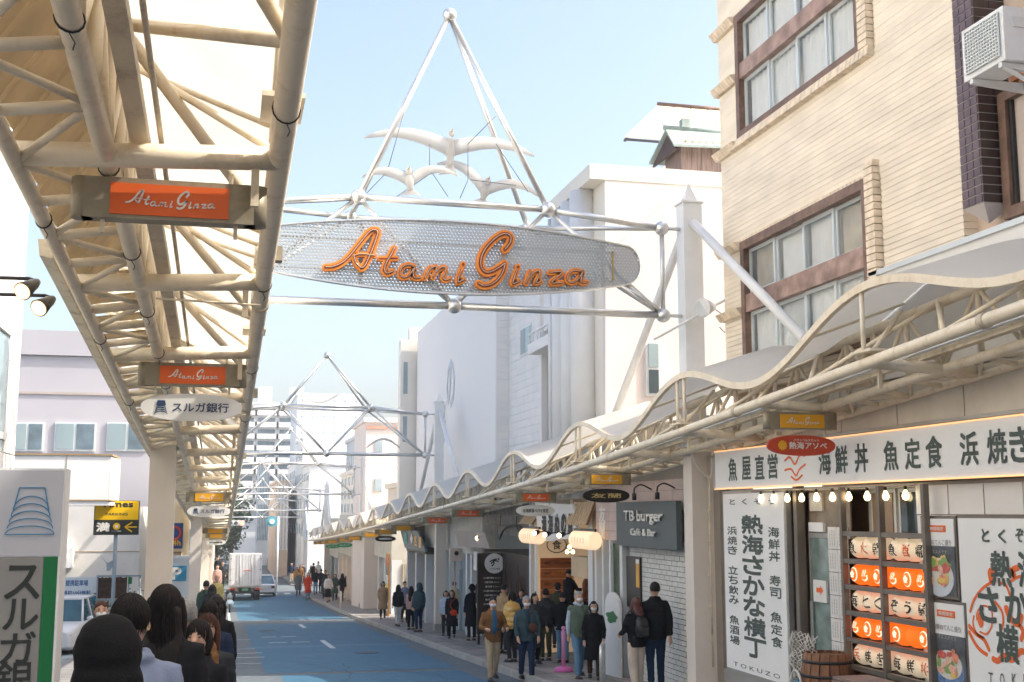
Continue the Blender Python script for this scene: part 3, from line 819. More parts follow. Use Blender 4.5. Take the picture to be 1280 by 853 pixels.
# soldier sills and upright trims beside the windows
for (ya, yb, zt, zb) in windows:
    n = int((ya - yb + .5)/.105)
    for k in range(n):
        y = yb - .25 + k*.105
        if zb > 7: MB().hexa([(7.52, y, zb-.13), (7.8, y, zb-.15), (7.8, y+.092, zb-.15), (7.52, y+.092, zb-.13), (7.545, y, zb-.002), (7.8, y, zb-.002), (7.8, y+.092, zb-.002), (7.545, y+.092, zb-.002)]).build('sill_brick', tilec, TBG)
        MB().box(7.585, 7.8, y, y+.092, zt+.002, zt+.05).build('head_brick', tilec, TBG)
    z = zb
    while z < zt + .15:
        MB().box(7.53, 7.8, yb-.24, yb-.03, z, z+.078).build('jamb_brick', tilec, TBG); z += .09
    for z in ((zt-.10), (zb+.95), (zb-.13)):
        for k in range(9):
            y = ya + .03 + k*.09
            zz = z + .0
            MB().hexa([(7.56, y, zz), (7.8, y, zz), (7.8, y+.08, zz), (7.56, y+.08, zz), (7.48, y, zz+.11), (7.8, y, zz+.17), (7.8, y+.08, zz+.17), (7.48, y+.08, zz+.11)]).build('band_brick', tilec, TBG)
# brown tiled pier, side window, orange tile strip
bt = mat('brown_pier_tile', (.12, .075, .08), .35, var=.3, scale=7, bump=.1)
bt2 = mat('dark_pier_tile', (.055, .035, .03), .35, var=.3, scale=7, bump=.1)
ot = mat('orange_brown_tile', (.45, .17, .07), .5, var=.3, scale=6)
gw = mat('white_grout', (.55, .5, .47), .9, var=.1)
PR = thing('tiled_pier', 'narrow brown tiled pier at the upper right beside the frosted window', 'pier', (7.5, 10.9, 4.8))
pe0, pe1 = atX(1198, 150, 7.42).y, atX(1223, 150, 7.42).y
zpb = atX(1222, 262, 7.42).z
MB().box(7.425, 7.8, pe1+.005, pe0, zpb+.05, 9.4).build('core', gw, PR)
z = zpb + .06
while z < 9.2:
    k = int(round((z-zpb)/.095)); o = .5 if k % 2 else 0
    wt_ = (pe0-pe1)/3
    for i in range(3): MB().box(7.413, 7.43, pe1+wt_*i+.006, pe1+wt_*(i+1)-.006, z, z+.082).build('tile', bt, PR)
    for i in range(2): MB().box(7.425+.187*i+.004, 7.425+.187*(i+1)-.004, pe1-.006, pe1+.006, z, z+.082).build('tile', bt2, PR)
    z += .095
MB().add([(7.43, pe1, zpb+.05), (7.78, pe1, zpb+.05), (7.78, pe0, zpb+.05), (7.43, pe0, zpb+.05), (7.6, (pe0+pe1)/2, zpb-.12)], [(0, 1, 4), (1, 2, 4), (2, 3, 4), (3, 0, 4), (3, 2, 1, 0)]).build('lower_tip', gw, PR)
yw1 = pe1 - .04
SW = thing('frosted_window', 'large frosted window in dark frame beside the brown tiled pier, below the air conditioner', 'window', (7.7, 9.5, 5.5))
zt_ = atX(1245, 122, 7.66).z; zb_ = atX(1242, 282, 7.66).z
MB().box(7.62, 7.8, yw1-.12, yw1, zb_, zt_).build('window_frame', brown, SW)
MB().box(7.621, 7.8, 8.2, yw1-.12, zt_-.1, zt_).build('window_frame', brown, SW)
MB().box(7.621, 7.8, 8.2, yw1-.12, zb_, zb_+.12).build('window_frame', brown, SW)
MB().box(7.7, 7.74, 8.2, yw1-.12, zb_+.12, zt_-.1).build('pane', frost, SW)
MB().box(7.66, 7.70, yw1-.17, yw1-.12, zb_+.12, zt_-.1).build('sash', blackm, SW)
for j in range(4):
    for i in range(9):
        y = 8.3 + i*.27 + (.13 if j % 2 else 0)
        if y+.26 < yw1: MB().box(7.70, 7.80, y, y+.255, zt_+.01+j*.085, zt_+.085+j*.085-.008).build('wall_tile', ot, TBG)
# white fascia behind the canopy
FA = MB().box(7.57, 7.80, 8.2, 12.9, 3.25, atX(1280, 275, 7.57).z).build('roof_fascia', whitewall, TBG)
MB().box(7.53, 7.575, 8.2, 12.94, atX(1280, 275, 7.57).z-.03, atX(1280, 275, 7.57).z+.03).build('fascia_cap', alum, TBG)
# air conditioner
AC = thing('air_conditioner', 'white outdoor air conditioner unit on brackets at the upper right wall', 'air conditioner', (7.2, 10.3, 6.8))
xa = 7.05
ya, yb = atX(1203, 60, xa).y, atX(1256, 60, xa).y
za, zb = atX(1205, 104, xa).z, atX(1256, 5, xa).z
acw = mat('white_appliance', (.78, .79, .78), .4, var=.03, dirt=.3, dcol=(.45, .42, .35), dscale=3)
MB().box(xa, xa+.34, yb, ya, za, zb).build('casing', acw, AC)
MB().box(xa-.012, xa-.003, yb+.06, ya-.07, za+.06, zb-.05).build('grille_recess', mat('grille_green_grey', (.35, .42, .4), .5), AC)
for i in range(13):
    yy = yb+.06+(ya-yb-.13)*i/12; MB().box(xa-.026, xa-.012, yy-.005, yy+.005, za+.05, zb-.04).build('grille_bar', acw, AC)
for i in range(13):
    zz = za+.06+(zb-za-.11)*i/12; MB().box(xa-.03, xa-.016, yb+.05, ya-.06, zz-.005, zz+.005).build('grille_bar', acw, AC)
MB().box(xa+.1, xa+.28, yb-.012, yb, zb-.2, zb-.1).build('label_plate', alum, AC)
for yy in (yb+.06, ya-.14): MB().hexa([(xa, yy, za-.05), (7.66, yy, za-.10), (7.66, yy+.05, za-.10), (xa, yy+.05, za-.05), (xa, yy, za-.005), (7.66, yy, za-.005), (7.66, yy+.05, za-.005), (xa, yy+.05, za-.005)]).build('bracket', acw, AC)
MB().hexa([(7.6, yb+.06, za-.3), (7.65, yb+.06, za-.3), (7.65, yb+.1, za-.3), (7.6, yb+.1, za-.3), (xa+.02, yb+.06, za-.05), (xa+.08, yb+.06, za-.05), (xa+.08, yb+.1, za-.05), (xa+.02, yb+.1, za-.05)]).build('bracket_stay', acw, AC)

# ================================================================== seafood shop front
SH = thing('seafood_shop', 'seafood restaurant front with long white sign, bulbs and lantern rack', 'shop', (7.6, 13.5, G(13.5)))
X0 = 7.58
def F(u, v): return atX(u, v, X0)
zs1, zs0 = 2.62, 2.05
ledw = mat('warm_led_strip', (1, .5, .22), .5, var=0, bump=0, emit=.45)
signw = mat('white_sign_face', (.80, .80, .78), .5, var=.03, scale=1, bump=.02, emit=.02)  # faint emission on every white board, notice and poster paper
bar = mat('bronze_shop_frame', (.20, .17, .14), .4, metal=.4, var=.15)
stl = mat('grey_shop_steel', (.42, .41, .38), .4, metal=.4, var=.1, dirt=.3)
FS = thing('shop_fascia_sign', 'long white fascia sign with large dark calligraphy above the seafood restaurant', 'sign', (7.4, 13, 2.3))
MB().box(7.42, 7.60, 8.6, 17.55, zs0, zs1).build('board', signw, FS)
MB().box(7.405, 7.425, 8.6, 17.55, zs0-.012, zs0+.006).build('light_strip', ledw, FS)
MB().box(7.405, 7.425, 8.6, 17.55, zs1-.004, zs1+.012).build('light_strip', ledw, FS)
MB().box(7.41, 7.60, 17.55, 17.6, zs0-.02, zs1+.02).build('edge_trim', stl, FS)
for ch, u in (('魚', 915), ('屋', 932), ('直', 948.5), ('営', 965), ('海', 1030), ('鮮', 1051), ('丼', 1076), ('魚', 1113), ('定', 1140), ('食', 1167), ('浜', 1211), ('焼', 1246), ('き', 1275)):
    y = atX(u, 570, 7.41).y
    text(ch, FS, inkg, (7.415, y, 2.33 if u < 1000 else 2.34), *FX, w=.30, h=.33, bold=.03, name='character', shear=.0)
y = atX(993, 575, 7.41).y
b = MB()
for P in (((-.30, .08), (-.14, .12), (.0, .02), (.14, .13), (.30, .12)), ((-.3, -.05), (-.12, -.04), (.02, -.13), (.13, -.05), (.3, .01)), ((-.12, -.14), (.03, -.19), (.2, -.13))):
    ribbon(b, smooth_pts(P), .028, 0, -.002, lambda a, d, c: (7.415+d, y-a, 2.31+c))
b.build('wave_mark', red_ink, FS)
# panels above the fascia and the shop bay
pan = mat('beige_fascia_panel', (.64, .60, .52), .6, var=.08, dirt=.3, dcol=(.3, .25, .18))
y = 8.6
while y < 17.5:
    y2 = min(17.55, y+1.32)
    MB().box(7.60, 7.64, y+.01, y2-.01, zs1+.03, 3.22).build('fascia_panel', pan, SH); y = y2
MB().box(7.64, 7.8, 8.6, 17.55, zs1-.1, 3.2).build('lintel', grout, SH)
MB().box(7.56, 7.62, 8.6, 17.6, 2.66, 2.70).build('flashing', stl, SH)
GF = G(14)+.05
MB().box(7.6, 9.2, 8.6, 17.5, GF-.6, GF).build('floor_slab', kerbm, SH)
MB().box(7.66, 9.2, 8.6, 17.5, 1.98, 2.03).build('soffit', pan, SH)
MB().box(8.9, 9.1, 8.6, 17.5, GF, 2.0).build('back_wall', mat('warm_shop_interior', (.32, .2, .1), .7, var=.4, scale=2), SH)
for y in (17.5, 8.7): MB().box(7.6, 9.0, y-.05, y, GF, 2.0).build('side_wall', pan, SH)
# vertical signboard
y1v, y0v = F(911, 700).y, F(991, 700).y
ztv, zbv = F(911, 614).z, F(911, 836).z
VS = thing('vertical_signboard', 'tall white vertical signboard with calligraphy left of the shop door', 'sign', (7.5, (y0v+y1v)/2, zbv))
MB().box(7.50, 7.58, y0v, y1v, zbv, ztv).build('frame', stl, VS)
MB().box(7.488, 7.50, y0v+.05, y1v-.05, zbv+.05, ztv-.05).build('face', signw, VS)
yc = (y0v+y1v)/2; W = y1v-y0v; H = ztv-zbv; XV = 7.484
text('とくぞう', VS, inkg, (XV, yc, ztv-.17), *FX, w=W*.72, h=.085, bold=.03, spacing=1.9)
for i, c in enumerate('熱海さかな横丁'): text(c, VS, inkg, (XV, yc-.0, ztv-.50-i*H*.109), *FX, w=W*.33, h=H*.095, bold=.05, name='character')
def column_text(s, yy, z0, st, wd):
    for i, c in enumerate(s):
        if c != ' ': text(c, VS, inkg, (XV, yy, z0-i*st), *FX, w=wd, h=st*.82, bold=.03, name='character')
column_text('浜焼き 立ち飲み 魚酒場', yc+W*.33, ztv-.60, H*.0545, W*.16)
column_text('海鮮丼 寿司 魚定食', yc-W*.33, ztv-.60, H*.062, W*.16)
text('TOKUZO', VS, inkg, (XV, yc, zbv+.13), *FX, w=W*.72, h=.06, bold=0, spacing=1.5)
MB().box(7.52, 7.66, y0v-.1, y1v+.15, GF-.3, zbv).build('plinth', stl, SH)
for u in (906, 999): 
    y = F(u, 700).y; MB().box(7.54, 7.66, y-.05, y+.05, GF-.3, zs0).build('post', bar, SH)
# door and glazing between sign and rack
y1d, y0d = F(1003, 700).y, F(1054, 700).y
def xr(u): return F(u, 700).y
DR = thing('shop_door', 'glazed sliding shop door with posters between the tall signboard and the lantern rack', 'door', (7.7, (y0d+y1d)/2, GF))
dg = mat('greenish_door_glass', (.20, .27, .25), .1, var=.35, scale=4, bump=.05, spec=.8)
zt_d = F(1003, 672).z
MB().box(7.70, 7.72, xr(1030), y1d, GF, zt_d).build('pane', dg, DR)
for a, c in ((y1d-.04, y1d), (xr(1030)-.03, xr(1030)+.03)): MB().box(7.68, 7.74, a, c, GF, zt_d).build('stile', stl, DR)
MB().box(7.68, 7.74, y0d, y1d, zt_d, zt_d+.06).build('rail', stl, DR)
MB().box(7.70, 7.72, y0d, y1d, zt_d+.06, 2.0).build('transom_pane', mat('brown_transom_glass', (.23, .18, .13), .15, var=.3, scale=3), DR)
MB().box(7.66, 7.70, xr(1023), y1d-.05, zt_d+.08, F(1000, 653).z).build('notice', signw, DR)
MB().box(7.67, 7.70, xr(1022), y1d-.08, zt_d+.35, 1.95).build('notice', pan, DR)
MB().box(7.665, 7.695, xr(1024), xr(1008), F(1010, 752).z, F(1010, 725).z).build('notice', whitewall, DR)
ar = MB(); yy = xr(1016); zz = F(1016, 738).z
ar.prism([(7.662, yy+.09, zz+.03), (7.662, yy-.02, zz+.03), (7.662, yy-.02, zz+.06), (7.662, yy-.10, zz), (7.662, yy-.02, zz-.06), (7.662, yy-.02, zz-.03), (7.662, yy+.09, zz-.03)], (.004, 0, 0)); ar.build('arrow_mark', red_ink, DR)
for j in range(6):
    for i in range(2):
        a = xr(1052)+.01+i*.25; 
        n_ = MB().box(7.665, 7.69, a, a+.235, GF+.75+j*.29, GF+1.03+j*.29).build('notice', whitewall, DR)
        for q in range(3): text('お知らせ'[q:q+1]+'鮮魚料理', DR, ink, (7.662, a+.06+q*.06, GF+.89+j*.29), *FX, w=.018, h=.2, bold=0, vertical=True, name='print')
MB().box(7.64, 7.67, xr(1006)-.015, xr(1006)+.015, GF+.9, GF+1.5).build('handle', silver, DR)
# upper window behind the rack
UW = thing('upper_shop_window', 'row of white-framed windows high behind the lantern rack', 'window', (7.9, 12.8, 1.5))
yA, yB = xr(1054), xr(1156)
MB().box(7.96, 8.0, yB-.6, yA, .7, 2.0).build('wall_panel', pan, UW)
for k in range(3):
    a = yB-.2+k*(yA-yB)/3*1.05; c = a+(yA-yB)/3-.03
    MB().box(7.90, 7.95, a, c, 1.28, 1.98).build('window_frame', alum, UW)
    MB().box(7.885, 7.90, a+.06, c-.06, 1.34, 1.93).build('pane', darkglass if k % 2 else mat('warm_pane', (.3, .2, .12), .2, var=.3), UW)
MB().box(7.94, 7.97, xr(1156)-.5, yA, GF, 1.2).build('lower_panel', mat('dark_red_board', (.13, .07, .05), .6, var=.4), UW)
# bulb string
BT = thing('bulb_rail', 'thin rail carrying the row of warm bulbs under the white fascia sign', 'light rail', (7.48, 14.5, 2.0))
MB().tube([(7.47, xr(950), 2.0), (7.47, xr(1160), 2.0)], .014, 6).build('rail', stl, BT)
bulbm = mat('warm_bulb_glass', (1, .78, .42), .3, var=0, bump=0, emit=2.6)
for i, u in enumerate((951, 967, 984, 1002, 1020.5, 1040.5, 1061, 1084, 1107, 1132)):
    y = atX(u, 620, 7.47).y
    t = thing('light_bulb', '%s warm light bulb from the left in the row under the white fascia sign' % ['first', 'second', 'third', 'fourth', 'fifth', 'sixth', 'seventh', 'eighth', 'ninth', 'tenth'][i], 'light bulb', (7.47, y, 1.98), 'bulbs strung under the shop sign')
    MB().tube([(7.47, y, 1.99), (7.47, y, 1.945)], .018, 8).build('socket', blackm, t)
    MB().rings([[(7.47+r*cos(q), y+r*sin(q), z) for q in [2*pi*k/12 for k in range(12)]] for r, z in ((.014, 1.945), (.02, 1.93), (.037, 1.895), (.04, 1.87), (.03, 1.842), (.01, 1.83))]).build('glass', bulbm, t)
# lantern rack
RK = thing('lantern_rack', 'dark slatted rack holding five rows of paper lanterns outside the seafood shop', 'rack', (7.3, 12.6, GF))
XR = 7.40
def R_(u, v): return atX(u, v, XR)
yl, ym, yr = R_(1054, 700).y, R_(1102, 700).y, R_(1158, 700).y
for y in (yl, ym, yr): MB().box(XR-.02, XR+.05, y-.028, y+.028, GF-.4, 2.0).build('upright', bar, RK)
rail_z = [R_(1054, v).z for v in (667, 701, 733, 765, 798, 831)]
for z in rail_z: MB().box(XR-.012, XR+.045, yr, yl, z-.028, z+.028).build('shelf_rail', bar, RK)
for z in rail_z: MB().box(XR+.30, XR+.34, yr, yl, z-.02, z+.02).build('shelf_rail', bar, RK)
lw = mat('white_paper_lantern', (1, .80, .58), .7, var=.05, scale=3, bump=.1, emit=.10)
lo = mat('orange_paper_lantern', (.95, .17, .01), .7, var=.08, scale=3, bump=.1, emit=.28)
lt = mat('lantern_print_black', (.03, .025, .02), .7, var=0, bump=0)
ltw = mat('lantern_print_cream', (1, .82, .6), .7, var=0, bump=0, emit=.3)
rows = [('w', '魚大堂魚酒場', ' r  r '), ('o', '梅湯梅湯梅湯', ''), ('w', '海とくぞう屋', ''), ('o', '湯梅湯梅 梅', ''), ('w', '浜焼き海鮮丼', 'r    r')]
rn = ['top', 'second', 'middle', 'fourth', 'bottom']
def flower(b, c, R, T):
    for k in range(5):
        a = 2*pi*k/5+pi/2
        b.add([T(c[0]+R*.34*cos(a)+R*.27*cos(q), c[1]+R*.34*sin(a)+R*.27*sin(q)) for q in [2*pi*i/12 for i in range(12)]], [list(range(12))])
for r, (cc, chars, reds) in enumerate(rows):
    zc = (rail_z[r]+rail_z[r+1])/2 - .0
    for k in range(6):
        cell = k//3; a0, a1 = (yl-.05, ym+.04) if cell == 0 else (ym-.05, yr+.04)
        y = a0 + (a1-a0)*((k % 3)+.5)/3
        ch = chars[k]
        wv = 'white' if cc == 'w' else 'orange'
        what = {'梅': 'plum blossom', '湯': 'hot spring mark', ' ': 'no mark'}.get(ch, 'the character ' + ch) if cc == 'o' else 'the character ' + ch
        t = thing('paper_lantern', '%s paper lantern with %s, %s from left in the %s row' % (wv, what, ['first', 'second', 'third', 'fourth', 'fifth', 'sixth'][k], rn[r]), 'lantern', (XR+.15, y, zc), 'paper lanterns in the rack')
        rx, ry, rzz = .15, abs(a1-a0)/6*1.06, .128
        cx = XR+.16
        rs = []
        for j in range(25):
            tt = -1 + 2*j/24
            pr_ = (1-abs(tt)**2.1*.90)**.5*(1 + (.012 if j % 2 else -.012))
            rs.append([(cx+rx*pr_*cos(q), y+ry*pr_*sin(q), zc+rzz*tt) for q in [2*pi*i/20 for i in range(20)]])
        MB().rings(rs).build('shade', lw if cc == 'w' else lo, t)
        for s in (-1, 1): MB().tube([(cx, y, zc+s*(rzz-.004)), (cx, y, zc+s*(rzz+.014))], .05, 14).build('rim', blackm, t)
        def surf(p, a, c, y=y, zc=zc, cx=cx, rx=rx, ry=ry, rzz=rzz):
            tt = max(-1, min(1, c/rzz)); pr_ = (1-abs(tt)**2.1*.90)**.5*1.012
            s_ = max(-.98, min(.98, a/(ry*pr_)))
            return Vector((cx-rx*pr_*sqrt(1-s_*s_)-.004, y-a, zc+c))
        if cc == 'w':
            m = red_ink if (k < len(reds) and reds[k] == 'r') else lt
            if ch != ' ': text(ch, t, m, (0, 0, 0), *FX, w=ry*.95, h=.135, bold=.018, warp=surf, name='character')
        elif ch != ' ':
            b = MB(); T = lambda a, c: surf(None, a, c)
            if ch == '梅':
                for q0 in range(24):
                    qa, qb = 2*pi*q0/24, 2*pi*(q0+1)/24
                    b.add([T(.085*cos(qa), .085*sin(qa)), T(.085*cos(qb), .085*sin(qb)), T(.072*cos(qb), .072*sin(qb)), T(.072*cos(qa), .072*sin(qa))], [(0, 1, 2, 3)])
                flower(b, (0, 0), .075, T)
            else:
                for dx in (-.03, 0, .03): ribbon(b, smooth_pts([(dx-.006, .06), (dx+.008, .035), (dx-.006, .01), (dx+.004, -.01)]), .013, 0, 0, lambda a, d, c: T(a, c))
                ribbon(b, smooth_pts([(-.06, .0), (-.055, -.04), (0, -.062), (.055, -.04), (.06, .0)]), .018, 0, 0, lambda a, d, c: T(a, c))
            b.build('emblem', ltw, t)
# photo posters
def poster(u0, u1, v0, v1, lab, bowl, up, fishcol, uv):
    P = lambda u, v: atX(u, v, 7.46)
    a, c = P(u0, 700).y, P(u1, 700).y; z1, z0 = P(u0, v0).z, P(u0, v1).z
    t = thing('food_poster', lab, 'poster', (7.46, (a+c)/2, z0))
    MB().box(7.46, 7.56, c, a, z0, z1).build('frame', bar, t)
    MB().box(7.45, 7.46, c+.03, a-.03, z0+.03+(z1-z0)*.60, z1-.03).build('paper', signw, t)
    MB().box(7.449, 7.46, c+.03, a-.03, z0+.03, z0+.03+(z1-z0)*.60).build('photo_ground', mat('dark_table_print', (.10, .11, .12), .5, var=.6, scale=6), t)
    ym_ = (a+c)/2; zm_ = z0+(z1-z0)*.27; Wd = (a-c)
    rb = MB(); rb.box(7.444, 7.448, ym_-Wd*.24, ym_+Wd*.24, z1-.17, z1-.10); rb.build('ribbon_mark', red_ink, t)
    text('期間限定', t, whitep, (7.442, ym_, z1-.135), *FX, w=Wd*.38, h=.04)
    text('海鮮のてんこ盛り', t, stl, (7.446, ym_, z1-.28), *FX, w=Wd*.75, h=.06)
    text('オススメです', t, stl, (7.446, ym_, z1-.38), *FX, w=Wd*.5, h=.04)
    def disc(cy, cz, ra, rb_, m, nm, x, seed=0, jag=0):
        rnd = random.Random(seed); MB().add([(x, cy+ra*cos(q)*(1+jag*rnd.uniform(-1, 1)), cz+rb_*sin(q)*(1+jag*rnd.uniform(-1, 1))) for q in [2*pi*k/22 for k in range(22)]], [list(range(22))[::-1]]).build(nm, m, t)
    disc(ym_, zm_-.02, Wd*.40, .20, bowl, 'bowl_print', 7.447)
    disc(ym_, zm_+.04, Wd*.36, .15, mat('rice_print', (.7, .68, .6), .6), 'food_print', 7.4455)
    rnd = random.Random(uv)
    cols = [mat('salmon_print', (.75, .28, .16), .5, var=.3, scale=30), mat('tuna_print', (.6, .13, .1), .5, var=.3, scale=30), mat('egg_print', (.8, .55, .15), .5), mat('leaf_print', (.25, .4, .12), .5), mat('shrimp_print', (.8, .45, .35), .5, var=.3, scale=30)]
    for k in range(16):
        disc(ym_+rnd.uniform(-.26, .26)*Wd, zm_+.04+rnd.uniform(-.1, .13), rnd.uniform(.03, .085), rnd.uniform(.025, .06), cols[rnd.choice((0, 0, 1, 2, 3, 4, 4))], 'food_print', 7.4448-.0005*k, k, .25)
    return t
poster(1153, 1197, 645, 745, 'upper of two framed food posters, seafood bowl in white dish, right of the lantern rack', mat('white_bowl_print', (.62, .66, .7), .5), 0, 0, 3)
poster(1158, 1204, 748, 860, 'lower of two framed food posters, blue patterned bowl with roe, right of the lantern rack', mat('blue_bowl_print', (.12, .22, .42), .5, var=.5, scale=25), 0, 0, 8)
# white wall panels over posters and fish sign
yy = xr(1150); k = 0
while yy > 8.6:
    MB().box(7.56, 7.62, yy-.62, yy-.01, F(1150, 643).z+.0, 1.99).build('wall_panel', whitewall, SH); yy -= .63
MB().box(7.57, 7.64, 8.6, xr(1150), GF-.4, F(1150, 643).z-.01).build('wall_base', whitewall, SH)
# fish signboard
P = lambda u, v: atX(u, v, 7.48)
ya = P(1198, 700).y; yb = ya - 1.75; z1, z0 = P(1198, 643).z, P(1210, 853).z - .35
FSG = thing('fish_signboard', 'large white signboard with orange fish head drawing and black calligraphy at the right edge', 'sign', (7.48, (ya+yb)/2, z0))
MB().box(7.48, 7.57, yb, ya, z0, z1).build('frame', bar, FSG)
MB().box(7.468, 7.48, yb+.04, ya-.04, z0+.04, z1-.04).build('face', signw, FSG)
def Q(x, y): # coordinates of the enlarged crop, 4 px per photo px from (1180, 640)
    p = atX(1180+x/4.0, 640+y/4.0, 7.464); return Vector((p.y, p.z))
b = MB()
for wd, PP in ((.03, [(130,500),(150,440),(190,385),(240,350)]), (.02, [(165,540),(165,505),(195,470),(235,490),(240,560),(215,610),(180,600)]), (.045, [(125,570),(160,610),(200,640),(225,690)]), (.04, [(125,600),(150,650),(180,690),(215,715)]), (.03, [(255,450),(290,500),(295,560),(280,600)]), (.07, [(310,480),(330,530),(370,560),(385,520)]), (.06, [(245,735),(270,745),(300,720),(340,740),(380,700),(400,700)]), (.07, [(235,340),(230,300),(260,290)]), (.06, [(330,290),(350,320),(345,290),(370,280)]), (.03, [(270,350),(310,370),(330,420)]), (.05, [(385,640),(395,600),(380,570)]), (.03, [(320,360),(360,330),(400,320)]), (.02, [(150,520),(145,560),(165,610),(200,630)])):
    ribbon(b, smooth_pts([Q(x, y) for x, y in PP]), wd, 0, -.002, lambda a, d, c: (7.465+d, a, c))
b.build('fish_drawing', red_ink, FSG)
e = Q(183, 540); MB().add([(7.463, e.x+.05*cos(q), e.y+.08*sin(q)) for q in [2*pi*k/18 for k in range(18)]], [list(range(18))[::-1]]).build('fish_eye', red_ink, FSG)
for ch, x, y, s in (('と', 208, 118, .13), ('く', 290, 122, .13), ('ぞ', 378, 118, .13), ('熱', 285, 285, .34), ('海', 425, 290, .34), ('さ', 222, 465, .34), ('か', 362, 470, .34), ('横', 318, 660, .36), ('な', 480, 470, .34), ('丁', 480, 660, .34)):
    q = Q(x, y)
    if q.x - s/2 > yb: text(ch, FSG, inkg, (7.4615, q.x, q.y), *FX, w=s*.92, h=s*.97, bold=.035, name='character')
for ch, x in (('T', 235), ('O', 292), ('K', 352), ('U', 410)):
    q = Q(x, 835 - (x-235)*-.05); text(ch, FSG, inkg, (7.4615, q.x, q.y), *FX, w=.07, h=.12, bold=0, name='character')
# barrel with net, crate, blue bag
BR = thing('wooden_barrel', 'brown wooden barrel with white rope ring and starfish beside the lantern rack', 'barrel', (7.35, xr(1030), GF))
wood = mat('aged_barrel_wood', (.24, .11, .05), .6, var=.35, scale=3, bump=.4, stretch=(8, 8, .8))
bc = atX(1034, 830, 7.2); bz = GF + .16
nst = 16
for k in range(nst):
    q0, q1 = 2*pi*k/nst+.02, 2*pi*(k+1)/nst-.02
    rs = []
    for j in range(7):
        tt = j/6; R = .27+.06*sin(pi*tt)
        z = bz+.82*tt
        rs.append([(bc.x+R*cos(q0), bc.y+R*sin(q0), z), (bc.x+R*cos(q1), bc.y+R*sin(q1), z), (bc.x+(R-.03)*cos(q1), bc.y+(R-.03)*sin(q1), z), (bc.x+(R-.03)*cos(q0), bc.y+(R-.03)*sin(q0), z)])
    MB().rings(rs, smooth=False).build('stave', wood, BR)
MB().add([(bc.x+.26*cos(q), bc.y+.26*sin(q), bz+.79) for q in [2*pi*k/24 for k in range(24)]], [list(range(24))]).build('lid', wood, BR)
for tt in (.12, .32, .68, .88):
    R = .272+.06*sin(pi*tt); MB().rings([[(bc.x+R*cos(q)+.012*cos(w_)*cos(q), bc.y+R*sin(q)+.012*cos(w_)*sin(q), bz+.82*tt+.02*sin(w_)) for w_ in [2*pi*i/6 for i in range(6)]] for q in [2*pi*k/28 for k in range(28)]], closed=True).build('hoop', blackm, BR)
rope = mat('white_rope', (.7, .68, .62), .9, var=.1, bump=.4)
MB().tube([(bc.x-.36, bc.y+.12+.13*cos(q), bz+.45+.15*sin(q)) for q in [2*pi*k/20 for k in range(21)]], .014, 6).build('rope_ring', rope, BR)
MB().prism([(bc.x-.36, bc.y-.14+(.085 if k % 2 else .035)*cos(pi*k/5+.3), bz+.4+(.085 if k % 2 else .035)*sin(pi*k/5+.3)) for k in range(10)], (.02, 0, 0)).build('starfish', rope, BR)
MB().ell((bc.x-.35, bc.y+.12, bz+.45), (.02, .05, .05), 10, 6).build('blue_float', bluep, BR)
NT = MB(); c2 = atX(1012, 825, 7.2)
pts = {}
def npos(i, j):
    a = c2.y + .34 - i*.055 - .02*sin(j); z = bz+1.0-j*.062-.02*sin(i*1.3)
    return Vector((7.12-.05*sin(i*.8)+.03*cos(j*1.7), a, z))
for i in range(13):
    for j in range(15):
        if i < 12 and j < 14:
            NT.tube([npos(i, j), npos(i+1, j+1)], .006, 4, caps=False); NT.tube([npos(i+1, j), npos(i, j+1)], .006, 4, caps=False)
nt_ = NT.build('fishing_net', rope); tag(nt_, 'white knotted fishing net draped left of the brown barrel', 'net')
CR = thing('wooden_crate', 'low weathered wooden crate with blue paint in front of the lantern rack', 'crate', (7.0, xr(1075), GF))
cc_ = atX(1072, 850, 6.95); cm = mat('peeling_blue_wood', (.30, .22, .18), .7, var=.3, scale=4, dirt=.9, dcol=(.2, .3, .38), dscale=3, bump=.4)
for k in range(5): MB().box(6.8, 7.25, cc_.y-.3+k*.12, cc_.y-.3+k*.12+.11, cc_.z-.02, cc_.z+.01).build('top_plank', cm, CR)
for k in range(3): MB().box(6.79, 6.81, cc_.y-.3, cc_.y+.3, cc_.z-.38+k*.12, cc_.z-.38+k*.12+.11).build('side_plank', cm, CR)
for s in (-.29, .27): MB().box(6.81, 7.24, cc_.y+s, cc_.y+s+.02, GF-.1, cc_.z-.02).build('end_board', cm, CR)

# ================================================================== burger shop wall and neighbours
BG = thing('burger_shop', 'white brick burger cafe front between the first column and the timber shop', 'shop', (7.7, 21, G(21)))
y1b, y0b = 22.35, 18.75
gz = G(21)+.05
wbr = mat('white_painted_brick', (.66, .65, .60), .6, var=.08, scale=5, bump=.3, dirt=.25, dcol=(.45, .42, .36))
MB().box(7.68, 8.6, y0b, 24.9, G(24)-.2, 3.3).build('wall', mat('brick_mortar', (.38, .36, .32), .9), BG)
bl, bh = .25, .088
zz = gz; r = 0
nbk = 0; rest = MB()
while zz < gz+2.55:
    y = y0b - (bl/2 if r % 2 else 0)
    while y < y1b:
        a, c = max(y, y0b), min(y+bl-.012, y1b)
        if c-a > .03:
            x = 7.655+random.uniform(-.003, .003)
            if nbk < 292 and zz > gz+.5: MB().box(x, 7.69, a, c, zz, zz+bh-.012).build('brick', wbr, BG); nbk += 1
            else: rest.box(x, 7.69, a, c, zz, zz+bh-.012)
        y += bl
    zz += bh; r += 1
rest.build('brick_courses', wbr, BG, stuff=True)
pinkt = mat('pale_pink_tile', (.62, .50, .46), .6, var=.06, scale=3, dirt=.15, bump=.2)
